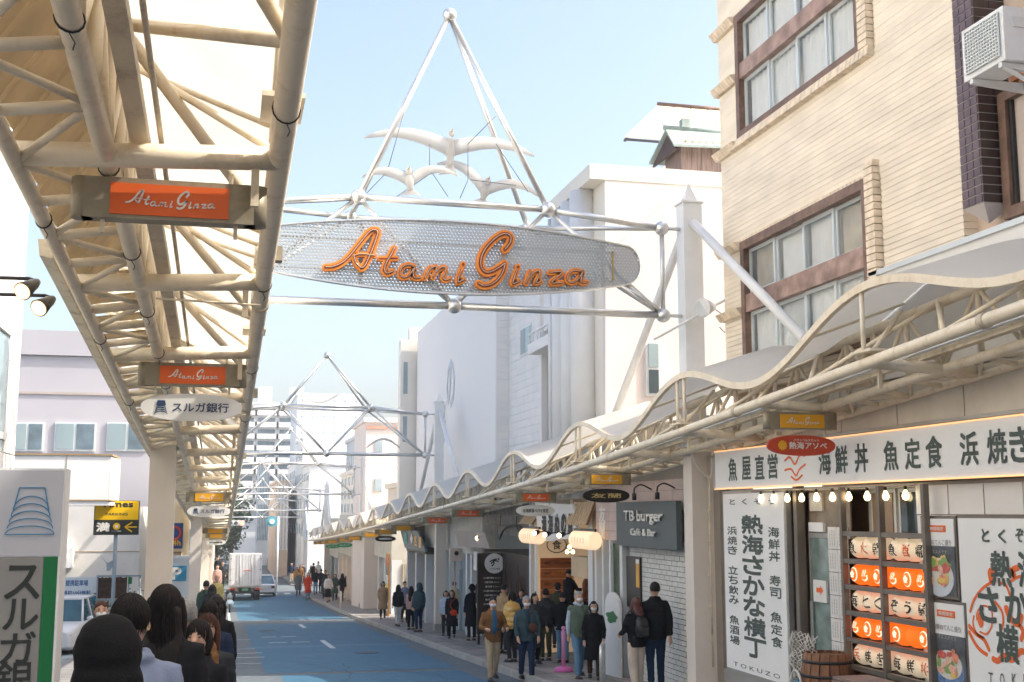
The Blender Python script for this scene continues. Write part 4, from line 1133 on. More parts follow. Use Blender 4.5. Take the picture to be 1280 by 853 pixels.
for k in range(7):
    for j in range(6):
        a = 19.05+k*.9
        if a+.88 < 25.2: MB().box(7.62, 7.68, a, a+.885, gz+2.56+j*.19, gz+2.56+j*.19+.182).build('pink_tile', pinkt, BG)
# grey sign
p0, p1 = atX(772, 627, 7.45), atX(847, 627, 7.45)
za_, zb_ = atX(847, 688, 7.45).z, atX(847, 626, 7.45).z
BS = thing('burger_sign', 'large dark grey sign reading TB burger Cafe and Bar in raised white letters', 'sign', (7.45, (p0.y+p1.y)/2, za_))
MB().box(7.42, 7.52, p1.y, p0.y, za_, zb_).build('board', mat('slate_grey_board', (.075, .10, .105), .5, var=.06), BS)
ycb = (p0.y+p1.y)/2; Wb = p0.y-p1.y; Hb = zb_-za_
def raised(body, y, z, w, h, nm='letters'):
    o1 = text(body, BS, whitep, (7.40, y, z), *FX, w=w, h=h, bold=.015, name=nm)
    me = o1.data; bm = bmesh.new(); bm.from_mesh(me)
    r_ = bmesh.ops.extrude_face_region(bm, geom=bm.faces[:]); bmesh.ops.translate(bm, verts=[v for v in r_['geom'] if isinstance(v, bmesh.types.BMVert)], vec=(-.025, 0, 0)); bm.to_mesh(me); bm.free()
raised('TB burger', ycb, za_+Hb*.65, Wb*.64, Hb*.30); raised('Café & Bar', ycb, za_+Hb*.33, Wb*.42, Hb*.15)
MB().box(7.515, 7.69, p1.y+.1, p1.y+.16, za_+.2, zb_-.2).build('stand_off', blackm, BS); MB().box(7.515, 7.69, p0.y-.16, p0.y-.1, za_+.2, zb_-.2).build('stand_off', blackm, BS)
for i, u in enumerate((796, 825)):
    y = atX(u, 612, 7.2).y
    t = thing('gooseneck_lamp', 'black gooseneck lamp above the grey burger sign, the %s of the two' % ('left' if i == 0 else 'right'), 'lamp', (7.6, y, zb_))
    MB().tube(smooth_pts([(7.6, y+.35, zb_+.22), (7.4, y+.3, zb_+.3), (7.22, y+.1, zb_+.26), (7.15, y, zb_+.2), (7.15, y, zb_+.1)]), .014, 8).build('arm', blackm, t)
    MB().tube([(7.15, y, zb_+.14), (7.15, y, zb_+.02)], .04, 12).build('lamp_head', blackm, t)
# pink panel calligraphy
for ch, v in (('友', 652), ('蘭', 672)):
    p = atX(752, v-9, 7.60)
    text(ch, BG, whitep, (7.612, p.y, p.z), *FX, w=.42, h=.34, bold=.03, name='character')
# white columns / shop window frames left of brick wall
whf = mat('white_shopfront_paint', (.70, .73, .74), .45, var=.05, dirt=.25, dcol=(.5, .5, .48))
for u, wd in ((748, .12), (757, .10), (766, .10), (780, .16)):
    y = atX(u, 720, 7.62).y
    MB().box(7.56, 7.7, y-wd/2, y+wd/2, gz-.2, gz+2.56).build('front_post', whf, BG)
ya, yb = atX(768, 720, 7.64).y, atX(777, 720, 7.64).y
MB().box(7.62, 7.66, yb-.05, ya+.05, gz+1.0, gz+2.5).build('green_pane', mat('dark_leafy_pane', (.03, .07, .03), .3, var=.8, scale=8), BG)
bp0, bp1 = atX(782, 703, 7.6), atX(799, 703, 7.6)
PB = thing('beer_poster', 'black poster with a glass of beer on the white brick wall', 'poster', (7.62, (bp0.y+bp1.y)/2, bp0.z-.4))
MB().box(7.615, 7.65, bp1.y, bp0.y, atX(799, 762, 7.6).z, bp0.z+.12).build('board', blackm, PB)
MB().box(7.608, 7.615, bp1.y+.04, bp1.y+.22, atX(799, 735, 7.6).z, bp0.z-.0).build('beer_print', mat('beer_print', (.75, .38, .04), .5, var=.2), PB)
MB().box(7.606, 7.613, bp1.y+.04, bp1.y+.22, bp0.z-.0, bp0.z+.08).build('foam_print', whitep, PB)
# soft ice cream figure
IC = thing('white_stand_board', 'white round-topped stand-up board with green leaf mark by the cafe doorway', 'board', atX(768, 838, 7.35))
ba, bb = atX(757, 838, 7.42), atX(775, 838, 7.42); bg_ = G(ba.y)+KH; bm0 = (ba.y+bb.y)/2; bw = abs(ba.y-bb.y)/2
MB().prism([(7.42, bm0-bw, bg_), (7.42, bm0+bw, bg_), (7.42, bm0+bw, bg_+1.35)]+[(7.42, bm0+bw*cos(pi*k/10), bg_+1.35+.28*sin(pi*k/10)) for k in range(1, 10)]+[(7.42, bm0-bw, bg_+1.35)], (.05, 0, 0)).build('board', whitest, IC, fix=True)
MB().add([(7.412, bm0+.34*cos(q)*(1+.2*sin(5*q)), bg_+1.15+.11*sin(q)*(1+.2*sin(4*q))) for q in [2*pi*k/24 for k in range(24)]], [list(range(24))]).build('leaf_mark', green, IC)
# ---- timber-fronted food shop
TS = thing('timber_shop', 'timber food stall with orange menu boards, awnings and calligraphy sign', 'shop', (8, 27, G(27)))
yt0, yt1 = 25.3, 30.3
wdm = [mat('orange_timber_a', (.48, .15, .03), .55, var=.3, scale=3, stretch=(1, .5, 9), bump=.2), mat('orange_timber_b', (.38, .11, .025), .55, var=.3, scale=3, stretch=(1, .5, 9), bump=.2)]
gz = G(27)+.05
MB().box(9.0, 9.6, yt0, yt1, gz-.2, 3.1).build('back_wall', mat('warm_plaster', (.55, .42, .28), .8, var=.1), TS)
MB().box(7.7, 9.6, yt0-.4, yt0, gz-.4, 3.0).build('side_wall', whf, TS)
MB().box(7.7, 9.6, yt1, yt1+.2, gz-.4, 2.6).build('side_wall', whf, TS)
MB().box(7.6, 9.6, yt0, yt1, 2.95, 3.1).build('ceiling', whf, TS)
# menu boards stand obliquely, facing the street's near end
mx0, mx1 = atY(676, 720, 29.3).x, atY(717, 720, 29.3).x
for j in range(6):
    z = gz+.75+j*.26
    MB().box(mx0, mx1, 29.3, 29.36, z, z+.25).build('menu_board', wdm[j % 2], TS)
    for q in range(3): text('海鮮丼イカメンチ串焼き'[q*3:q*3+3+(j % 2)], TS, ink, (mx0+.18+q*.25, 29.295, z+.13), *FY, w=.18, h=.06, name='print')
MB().box(mx0-.05, 9.1, 29.36, 29.42, gz, gz+3.1).build('board_backing', mat('glowing_plaster', (.72, .52, .32), .8, var=.06, emit=.12), TS)  # lamplight put into the plaster as emission; the backing is no lamp
text('食', TS, ink, ((mx0+mx1)/2, 29.33, gz+2.62), *FY, w=.22, h=.22, name='character')
ringm = MB(); ringm.rings([[((mx0+mx1)/2+(.25+.012*cos(w_))*cos(q), 29.34+.008*sin(w_), gz+2.62+(.19+.012*cos(w_))*sin(q)) for w_ in [2*pi*i/6 for i in range(6)]] for q in [pi*.75+1.6*pi*k/24 for k in range(25)]]).build('round_mark', ink, TS)
# slanted calligraphy sign and striped awnings
CS = thing('calligraphy_sign', 'slanted white sign with thick black brush characters over the timber stall', 'sign', (7.6, 27.2, 1.9))
def Tp(u, v, X=7.5): return atX(u, v, X)
def quad_slab(uvs, m, nm, par, X=7.5, th=.06, tilt=0):
    pts = [Tp(u, v, X) + Vector((tilt*(i in (2, 3)), 0, 0)) for i, (u, v) in enumerate(uvs)]
    return MB().prism(pts, (th, 0, 0)).build(nm, m, par, fix=True)
quad_slab([(668, 628), (716, 631), (722, 672), (674, 678)], signw, 'board', CS)
for i, c in enumerate('満海ぬの魚'):
    p = Tp(680+i*8.2, 655, 7.49); text(c, CS, ink, (7.485, p.y, p.z), *FX, w=.40, h=.42, bold=.06, name='character')
strw = mat('awning_slat_tan', (.62, .46, .28), .6, var=.1); strd = mat('awning_slat_brown', (.28, .16, .08), .6, var=.1)
for nm, U0, U1, v0, v1, n in (('right', 714, 740, 628, 656, 9), ('left', 655, 671, 642, 655, 6)):
    t = thing('slatted_awning', 'tan slatted awning panel on the %s of the brush calligraphy sign' % nm, 'awning', Tp((U0+U1)/2, (v0+v1)/2))
    a, c = Tp(U0, v0, 7.55).y, Tp(U1, v0, 7.55).y; z1, z0 = Tp(U0, v0, 7.55).z, Tp(U0, v1, 7.55).z
    for k in range(n):
        s = (c-a)/n; MB().hexa([(7.40, a+s*k, z0), (7.43, a+s*k, z0), (7.43, a+s*(k+.7), z0), (7.40, a+s*(k+.7), z0), (7.6, a+s*k, z1), (7.63, a+s*k, z1), (7.63, a+s*(k+.7), z1), (7.6, a+s*(k+.7), z1)]).build('slat', strw, t, fix=True)
    MB().hexa([(7.45, a, z0), (7.47, a, z0), (7.47, c, z0), (7.45, c, z0), (7.65, a, z1), (7.67, a, z1), (7.67, c, z1), (7.65, c, z1)]).build('backing', strd, t, fix=True)
# box lanterns and spots
boxl = mat('glowing_box_lantern', (1, .70, .45), .6, var=.05, bump=0, emit=.32)
for i, (u0, u1, v0, v1) in enumerate(((652, 672, 661, 680), (715, 741, 664, 687))):
    a, c = Tp(u0, v0, 7.3).y, Tp(u1, v0, 7.3).y; z1, z0 = Tp((u0+u1)/2, v0, 7.3).z, Tp((u0+u1)/2, v1, 7.3).z
    t = thing('box_lantern', 'wide glowing cream lantern with arrow print, the %s one at the timber stall' % ('left' if i == 0 else 'right'), 'lantern', (7.3, (a+c)/2, z0))
    ym_ = (a+c)/2
    MB().rings([[(7.36+.16*cos(q)*rr, ym_+(a-c)/2*tt, (z0+z1)/2+(z1-z0)/2*sin(q)*rr) for q in [2*pi*k/20 for k in range(20)]] for tt, rr in ((-1, .85), (-.9, 1), (.9, 1), (1, .85))]).build('shade', boxl, t)
    text('》》》》》', t, stl, (7.19, ym_, (z0+z1)/2), *FX, w=(a-c)*.6, h=.12, name='arrow_print', warp=lambda p, a_, c_, z0=z0, z1=z1: Vector((7.36-.165*sqrt(max(0, 1-(c_/((z1-z0)/2))**2))-.004, p.y, p.z)))
    MB().box(7.34, 7.38, c, a, z1-.01, z1+.05).build('top_bar', blackm, t)
spotg = mat('spot_glow', (1, .75, .4), .4, var=0, bump=0, emit=4)
for i, (u, v) in enumerate(((670, 666), (683, 668), (701, 669))):
    p = Tp(u, v, 7.25)
    t = thing('spotlight', 'black spotlight shining over the timber stall, %s from the left' % ['first', 'second', 'third'][i], 'spotlight', p)
    MB().tube([p+Vector((.1, .1, .02)), p+Vector((-.06, -.08, -.01))], [.05, .07], 12).build('lamp_head', blackm, t)
    MB().tube([p+Vector((-.06, -.08, -.01)), p+Vector((-.065, -.087, -.011))], .055, 12).build('lens', spotg, t)
    MB().tube([p, p+Vector((.3, .05, .05))], .015, 6).build('arm', blackm, t)
for i, (u, v) in enumerate(((689, 681), (712, 684), (709, 690), (716, 690))):
    p = atX(u, v, 8.0); t = thing('pendant_bulb', 'small glowing pendant bulb inside the timber stall, %s from the left' % ['first', 'second', 'third', 'fourth'][(0, 2, 1, 3)[i]], 'light bulb', p)
    MB().ell(p, .05, 10, 8).build('glass', bulbm, t); MB().tube([p+Vector((0, 0, .05)), p+Vector((0, 0, .4))], .006, 4).build('cord', blackm, t)
MB().box(7.7, 8.0, 25.35, 26.6, gz+2.0, gz+2.45).build('slatted_hatch', strw, TS)
pz = MB().box(7.64, 7.76, 29.5, 29.72, gz-.2, 1.6).build('front_post', whf, TS)
# white van-like freezer left of frames
# ---- dark lattice wall, round sign
DL = thing('dark_lattice_shop', 'dark brown shop wall with branch pattern and stone blocks above', 'shop', (7.8, 33, G(33)))
ya, yb = 36.1, 30.5
gz = G(33)
dk = mat('dark_brown_board', (.035, .022, .015), .6, var=.4, scale=2)
MB().box(7.7, 9.5, yb, ya, gz-.3, atX(640, 692, 7.7).z).build('wall', dk, DL)
rnd = random.Random(4)
for k in range(26):
    y = rnd.uniform(yb+.2, yb+2.9); z = gz+rnd.uniform(.6, 1.6); pts = [(7.69, y, z)]
    for j in range(5): y += rnd.uniform(-.18, .18); z += rnd.uniform(.1, .25); pts.append((7.685, y, z))
    MB().tube(pts, [.022, .018, .015, .012, .008, .005], 5).build('branch', mat('branch_relief', (.10, .05, .035), .7, var=.3), DL)
YM = 33.6
q0, q1 = atY(597, 692, YM), atY(632, 760, YM)
MBo = thing('round_menu_sign', 'dark upright menu board with white round emblem beside the branch-patterned wall', 'sign', ((q0.x+q1.x)/2, YM, G(YM)+KH))
MB().box(q0.x, q1.x, YM, YM+.12, G(YM)+KH+.3, q0.z).build('board', dk, MBo)
for xx_ in (q0.x+.05, q1.x-.05): MB().box(xx_-.03, xx_+.03, YM+.02, YM+.1, G(YM)+KH, G(YM)+KH+.3).build('leg', blackm, MBo)
cs_ = atY(618, 704.5, YM-.02); rr = abs(atY(618, 692, YM).z-cs_.z)
MB().rings([[(cs_.x+rr*cos(q), yy, cs_.z+rr*sin(q)) for q in [2*pi*k/32 for k in range(32)]] for yy in (YM-.05, YM)]).build('round_emblem', ovw, MBo)
b = MB()
for P_ in (((-.14, .05), (-.04, .1), (.06, .12)), ((-.1, .0), (.0, .08), (.1, .05)), ((-.04, .1), (-.02, .0), (-.08, -.07)), ((.1, .14), (.13, .1))): ribbon(b, smooth_pts(P_) if len(P_) > 2 else [Vector(q) for q in P_], .035, 0, -.002, lambda a, d, c: (cs_.x+a, YM-.052+d, cs_.z+c))
b.build('running_mark', ink, MBo)
text('ハイカラ食堂', MBo, ink, (cs_.x, YM-.053, cs_.z-.15), *FY, w=rr*1.1, h=.05)
for j in range(7):
    text('から揚げ定食 メニュー'[j % 3:], MBo, whitep, ((q0.x+q1.x)/2+.02, YM-.003, cs_.z-.40-j*.12), *FY, w=.5-.05*(j % 3), h=.05, name='print')
MB().tube(smooth_pts([(7.6, yb+.3, gz+3.1), (7.6, yb+1.2, gz+3.4), (7.6, yb+2.4, gz+3.3), (7.6, yb+3, gz+3.0)]), .03, 6).build('arched_pipe', blackm, DL)
stone = mat('rough_grey_stone', (.22, .20, .17), .85, var=.3, scale=3, bump=.8, bscale=12)
for j in range(4):
    for k in range(6):
        a = yb+k*.95 - (.4 if j % 2 else 0); MB().box(7.72+random.uniform(-.02, .02), 8.0, max(yb, a), min(a+.93, ya), 1.05+j*.28, 1.05+j*.28+.27).build('stone_block', stone, DL)
# banner by its left
p0 = atX(596, 690, 7.5); MB().box(7.45, 7.47, p0.y-.25, p0.y+.25, atX(596, 713, 7.5).z, p0.z).build('hanging_banner', whitep, DL)
# ---- pale shop with awning & speaker
PS_ = thing('pale_shop', 'pale grey shop with white door posts and a slanted beige awning', 'shop', (7.8, 39, G(39)))
ya, yb = 47.2, 36.3; gz = G(40)
MB().box(8.1, 9.5, yb, ya, gz-.4, 2.6).build('wall', mat('pale_blue_grey_wall', (.36, .41, .43), .7, var=.08), PS_)
MB().box(7.7, 8.1, yb, ya, gz+2.75, 2.6).build('upper_wall', mat('off_white_wall', (.55, .54, .48), .7, var=.08, dirt=.3), PS_)
for u in (549, 563, 584, 590): y = atX(u, 720, 7.75).y; MB().box(7.72, 8.1, y-.12, y+.12, gz-.4, gz+2.75).build('door_post', whf, PS_)
for y in (38.2, 42.2, 44.8): MB().box(8.05, 8.1, y-.7, y+.7, gz-.2, gz+2.1).build('door_pane', glass, PS_)
AWN = quad_slab([(568, 664), (605, 665), (612, 686), (573, 683)], mat('beige_awning_cloth', (.42, .36, .31), .8, var=.06), 'sloping_awning', None, X=7.3, th=.05, tilt=.0)
tag(AWN, 'beige sloping awning with a small lamp over the pale shop', 'awning')
pl1 = atX(596, 673, 7.28); SLT = thing('awning_lamp', 'small lit lamp on the beige sloping awning', 'lamp', pl1)
MB().ell(pl1, (.05, .07, .06), 10, 6).build('glass', spotg, SLT); MB().tube([pl1, pl1+Vector((.05, -.3, .05))], .03, 8).build('arm', blackm, SLT)
# loudspeaker sign on pole
sp = atX(568.5, 693.5, 7.1)
LSP = thing('speaker_box_sign', 'square cream box with round black centre on a thin pole by the pale shop', 'sign', (sp.x, sp.y, G(sp.y)+KH))
MB().box(sp.x-.14, sp.x+.14, sp.y-.24, sp.y+.24, sp.z-.2, sp.z+.2).build('box', mat('cream_box', (.58, .5, .42), .5), LSP)
MB().box(sp.x-.2, sp.x+.2, sp.y-.27, sp.y-.242, sp.z-.18, sp.z+.2).build('front_plate', mat('cream_box', (.58, .5, .42), .5), LSP)
MB().rings([[(sp.x+.07*cos(q), yy, sp.z+.05+.07*sin(q)) for q in [2*pi*k/16 for k in range(16)]] for yy in (sp.y-.285, sp.y-.27)]).build('speaker_cone', ink, LSP)
MB().tube([(sp.x, sp.y, sp.z-.2), (sp.x, sp.y, G(sp.y)+KH)], .025, 8).build('pole', mat('tan_pole', (.5, .36, .24), .6), LSP)
# ---- coloured letter sign shop & others beyond
CL_ = quad_slab([(500, 662), (522, 664), (532, 690), (506, 685)], mat('teal_grey_board', (.10, .15, .18), .5, var=.1), 'tilted_shop_board', None, X=7.3, th=.08)
tag(CL_, 'tilted dark board with teal, white and yellow letters left of the second column', 'sign')
for ch, u, v, m in (('B', 507, 675, mat('teal_letter', (.05, .5, .42), .5)), ('◆', 514, 676, whitep), ('名', 519, 678, yellow), ('産', 525, 680, yellow)):
    p = atX(u, v-2, 7.27); text(ch, CL_, m, (7.275, p.y, p.z), *FX, w=.62, h=.4, bold=.05, name='character')
def shopbox(nm, lab, ya, yb, X, wm, zt, dark, shutters=False, par=None):
    gz = min(G(ya), G(yb)); gm = (G(ya)+G(yb))/2+KH
    t = thing(nm, lab, 'shop', (X+.5, (ya+yb)/2, gm))
    MB().box(X+.5, X+6, ya, yb, gz-.3, zt).build('wall', wm, t)
    MB().box(X, X+.5, ya, yb, gm+2.75, zt-.002).build('upper_wall', wm, t)
    n = max(2, int((yb-ya)/2.4))
    for k in range(n+1):
        y = ya+(yb-ya)*k/n; y = max(ya+.12, min(yb-.12, y))
        MB().box(X+.02, X+.5, y-.12, y+.12, gz-.2, gm+2.75).build('front_post', whf, t)
    for k in range(n):
        a = ya+(yb-ya)*k/n+.14; c = ya+(yb-ya)*(k+1)/n-.14
        if shutters:
            j = MB()
            for q in range(int((c-a)/.1)): MB
            nn = int((c-a)/.12)
            for q in range(nn): j.box(X+.40+(.02 if q % 2 else 0), X+.46, a+(c-a)*q/nn, a+(c-a)*(q+1)/nn, gm, gm+2.6)
            j.build('folding_shutter', dark, t)
        else:
            MB().box(X+.40, X+.46, a, c, gm+.1, gm+2.5).build('shop_window', dark, t)
            MB().box(X+.36, X+.47, a, c, gm+2.5, gm+2.6).build('window_head', stl, t)
    return t
ofw = mat('off_white_wall', (.55, .54, .48))
S1 = shopbox('corner_shop', 'dark-fronted shop under the tilted coloured board', 47.3, 52.4, 7.75, mat('dark_shop_wall', (.12, .11, .10), .7, var=.3), 2.0, mat('dim_interior', (.16, .15, .12), .4, var=.7, scale=1.5))
S2 = shopbox('shuttered_shop', 'cream shuttered shop behind the third column', 57.2, 70, 7.75, ofw, 1.8, mat('cream_shutter', (.45, .42, .34), .6, var=.1), shutters=True)
sp_ = MB()
for k in range(16): sp_.box(8.28+k*.11, 8.28+k*.11+.085, 57.12+(.02 if k % 2 else 0), 57.2, G(57)+KH, G(57)+KH+2.3)
sp_.build('side_shutter', MC['cream_shutter'], S2)
MB().box(8.5, 8.95, 57.09, 57.12, G(57)+1.1, G(57)+1.9).build('flower_poster', mat('flower_poster', (.6, .3, .2), .5, var=.8, scale=5), S2)
S3 = shopbox('souvenir_shop', 'souvenir shop with warm lit window past the shuttered shop', 70.2, 84, 7.75, ofw, 1.5, mat('warm_lit_shop', (.5, .27, .10), .5, var=.8, scale=1.6, emit=.25))
S4 = shopbox('end_shop', 'last shop under the right canopy before the cross street', 84.2, 96, 7.75, ofw, 1.2, mat('dark_green_window', (.07, .12, .09), .3, var=.6, scale=1.4))
# poster stand left of column 2
pp = atX(487, 700, 7.4)
PST = thing('poster_stand', 'tall narrow board covered in colourful posters left of the tilted sign', 'sign', (pp.x, pp.y, G(pp.y)))
MB().box(7.3, 7.36, pp.y-.5, pp.y+.5, G(pp.y)+KH, G(pp.y)+2.9).build('board', mat('orange_brown_board', (.4, .2, .06), .6), PST)
for k, c in enumerate(((.6, .6, .62), (.15, .2, .4), (.7, .55, .05), (.6, .62, .6), (.15, .15, .2), (.5, .12, .06))):
    MB().box(7.285, 7.30, pp.y-.42, pp.y+.42, G(pp.y)+.35+k*.4, G(pp.y)+.72+k*.4).build('poster', mat('poster_%s' % 'abcdef'[k], c, .5, var=.6, scale=6), PST)

# ================================================================== buildings behind, right
creamw = mat('cream_render', (.82, .77, .68), .8, var=.04, scale=.7, dirt=.12, dcol=(.6, .52, .44), dscale=.3)
pinkw = mat('pinkish_render', (.74, .66, .61), .8, var=.05, scale=.7, dirt=.12, dcol=(.55, .46, .42))
whiter = mat('smooth_white_render', (.84, .82, .79), .7, var=.02, scale=.3, dirt=.1, dcol=(.7, .7, .7), dscale=.3)
shade = mat('shaded_column_grey', (.74, .74, .73), .6, var=.04)  # round columns' shade put into this grey; the fan grille shares it
B1 = thing('cream_building', 'cream rendered building with recessed balconies and flat overhanging roof beside the gateway mast', 'building', (10, 28, G(28)))
Xc = atY(756, 225, 25).x
zt = atY(756, 206, 25).z
MB().box(Xc, 16, 25, 28.7, 2.0, zt-.35).build('wall', creamw, B1)
MB().box(atY(737, 205, 25).x, 16, 24.98, 28.7, zt-.35, zt).build('roof_slab', creamw, B1)
for k, y in enumerate((26.1, 27.1, 28.1)):
    MB().tube([(Xc-.2+.05*k, y, 2), (Xc-.2+.05*k, y, zt-.36)], .3, 16).build('round_column', shade, B1)
MB().box(Xc-.03, Xc+.02, 26.4, 26.8, zt-1.9, zt-1.1).build('dark_window', darkglass, B1)
MB().tube([(Xc-.3, 28.65, 2), (Xc-.3, 28.65, zt-.4)], .05, 8).build('downpipe', whitest, B1)
# lower pink wing in front with its sloping top
def Yp(u, v, Y): return atY(u, v, Y)
poly = [Yp(757, 640, 24.75), Yp(757, 322, 24.75), Yp(787, 293, 24.75), Yp(843, 243, 24.75), Yp(907, 246, 24.75), Yp(907, 640, 24.75)]
MB().prism(poly, (0, .2, 0)).build('pink_wing', pinkw, B1, fix=True)
w0, w1 = Yp(810, 430, 24.7), Yp(823, 492, 24.7)
MB().box(w0.x-.06, w1.x+.06, 24.68, 24.75, w1.z-.06, w0.z+.06).build('window_frame', alum, B1)
MB().box(w0.x, w1.x, 24.66, 24.68, (w0.z+w1.z)/2+.03, w0.z).build('pane', glass, B1)
MB().box(w0.x, w1.x, 24.66, 24.68, w1.z, (w0.z+w1.z)/2-.03).build('pane', darkglass, B1)
# roof shelter and little wooden roof house
RSH = thing('roof_shelter', 'white translucent shelter roof on thin posts on top of the cream building', 'shelter', (10, 27, zt))
def roofpt(u, v, Y): return atY(u, v, Y)
A = roofpt(781, 172, 28); Bq = roofpt(822, 133, 32)
Cq = Bq + Vector((3.2, 0, 0)); Dq = A + Vector((3.2, 0, 0))
st_ = mat('shelter_sheet', (.74, .68, .56), .5, var=.08, scale=1, trans=.35)
stk = mat('shelter_steel', (.10, .095, .085), .5)
for k in range(6):
    a, c = k/6, (k+1)/6-.012
    MB().prism([A.lerp(Dq, a), A.lerp(Dq, c), Bq.lerp(Cq, c), Bq.lerp(Cq, a)], (0, 0, .03)).build('roof_panel', st_, RSH, fix=True)
for k in range(4):
    q = (k+.0)/3; MB().tube([A.lerp(Bq, q)-Vector((0, 0, .05)), Dq.lerp(Cq, q)-Vector((0, 0, .05))], .035, 6).build('purlin', stk, RSH)
for k in (0, .35, .7, 1): MB().tube([A.lerp(Dq, k)-Vector((0, 0, .08)), Bq.lerp(Cq, k)-Vector((0, 0, .08))], .04, 6).build('rafter', stk, RSH)
for k, q in ((.28, .15), (.28, .75), (.62, .15), (.62, .75)):
    p = A.lerp(Dq, k).lerp(Bq.lerp(Cq, k), q); MB().tube([p, (p.x, p.y, zt)], .05, 6).build('post', whitest, RSH)
MB().tube([Bq+Vector((0, 0, .06)), Cq+Vector((0, 0, .06))], .07, 8).build('ridge_cap', brown, RSH)
HH = thing('roof_hut', 'small wooden hut with green copper gable roof on top of the cream building', 'hut', (11, 26, zt))
cop = mat('green_copper_roof', (.34, .41, .37), .5, var=.2, scale=4, dirt=.4, dcol=(.15, .18, .14))
hw_ = mat('grey_weathered_boards', (.30, .22, .19), .8, var=.35, scale=3, stretch=(8, 8, .6), bump=.4)
h0 = Yp(852, 208, 26).x; hz = zt; hz1 = Yp(852, 178, 26).z
for k in range(7): MB().box(h0+.0+k*.26, h0+.25+k*.26, 26.0, 26.05, hz, hz1+.05).build('wall_board', hw_, HH)
MB().box(h0+.01, h0+1.9, 26.05, 27.1, hz, hz1).build('inner_wall', hw_, HH)
rp_ = Yp(850, 158, 26.8); e0 = Yp(835, 200, 26.0)
rt = Vector((h0+.05, 26.5, hz1+.42))
MB().prism([(e0.x, 25.6, hz1-.25), (e0.x+3, 25.6, hz1-.15), (rt.x+2.6, 26.5, rt.z), (rt.x-.25, 26.5, rt.z)], (0, 0, .06)).build('roof_slope', cop, HH, fix=True)
MB().prism([(e0.x, 27.3, hz1-.2), (e0.x+3, 27.3, hz1-.2), (rt.x+2.6, 26.5, rt.z), (rt.x-.25, 26.5, rt.z)], (0, 0, .06)).build('roof_slope', cop, HH, fix=True)
MB().tube([(rt.x-.3, 26.5, rt.z+.08), (rt.x+2.6, 26.5, rt.z+.08)], .07, 8).build('ridge', cop, HH)
MB().box(rt.x+.15, rt.x+.35, 26.4, 26.6, rt.z+.1, rt.z+.32).build('ridge_end', cop, HH)
MB().prism([(e0.x+.05, 25.62, hz1-.3), (e0.x+.05, 27.25, hz1-.3), (rt.x-.2, 26.5, rt.z-.08)], (.06, 0, 0)).build('gable_board', mat('dark_gable_wood', (.08, .045, .03), .7, var=.3), HH, fix=True)
for k in range(12): MB().box(h0+k*.17, h0+k*.17+.06, 25.7, 25.78, hz1-.12, hz1-.04).build('rafter_end', strw, HH)
# floodlight near the mast
FLm = thing('floodlight', 'white round floodlight on a thin arm between the gateway mast and tiled building', 'floodlight', atY(887, 385, 17.6))
fp = atY(884, 385, 17.6)
MB().tube([fp+Vector((.1, 0, .02)), fp+Vector((-.12, -.1, -.02))], [.07, .16], 14).build('lamp_head', whitest, FLm)
MB().tube([fp+Vector((-.12, -.1, -.02)), fp+Vector((-.125, -.104, -.02))], .14, 14).build('lens', mat('lamp_lens', (.5, .52, .52), .1, bump=0), FLm)
MB().tube([atY(817, 425, 18.0), atY(930, 362, 17.5)], .022, 6).build('arm', whitest, FLm)
MB().tube(smooth_pts([fp+Vector((.1, 0, 0)), fp+Vector((.3, 0, -.15)), fp+Vector((.3, 0, -.38)), fp+Vector((.2, 0, -.3))]), .008, 5).build('cable', ink, FLm)
# white building with brick-tile return, balcony and slot windows
B2 = thing('white_building', 'long white rendered building with faint lettering, balcony and three slot windows', 'building', (12, 42, G(42)))
tw = mat('white_tile_wall', (.80, .78, .75), .6, var=.05, scale=2)
zt2 = atX(526, 412, 8.0).z
yc1 = atX(619.5, 500, 8.0).y; yc0 = atX(521, 500, 8.0).y
MB().box(8.0, 12, yc1, yc0, 1.5, zt2).build('wall', whiter, B2)
x2 = atY(636, 500, yc1-.05).x
ztall = zt + .15
yb2 = atX(716, 500, x2).y
MB().box(x2+1.1, 12, yb2+.02, yc1-.004, 1.5, ztall-.02).build('rear_wall', tw, B2)
z = 1.6; k = 0
yrec = atX(675, 500, x2).y
while z < ztall:
    MB().box(x2, x2+1.12, yrec, yc1-.01, z, z+.224).build('tile_course', tw, B2)
    MB().box(8.03, x2, yc1-.03, yc1-.002, z, z+.224).build('tile_course', tw, B2)
    z += .23
w0, w1 = atX(652, 415, x2), atX(664, 415, x2)
wz0, wz1 = atX(658, 441, x2).z, atX(658, 410, x2).z
MB().box(x2-.03, x2+.01, w1.y-.05, w0.y+.05, wz0-.05, wz1+.05).build('window_frame', alum, B2)
MB().box(x2-.04, x2-.03, w1.y, (w0.y+w1.y)/2-.02, wz0, wz1).build('pane', glass, B2); MB().box(x2-.04, x2-.03, (w0.y+w1.y)/2+.02, w0.y, wz0, wz1).build('pane', darkglass, B2)
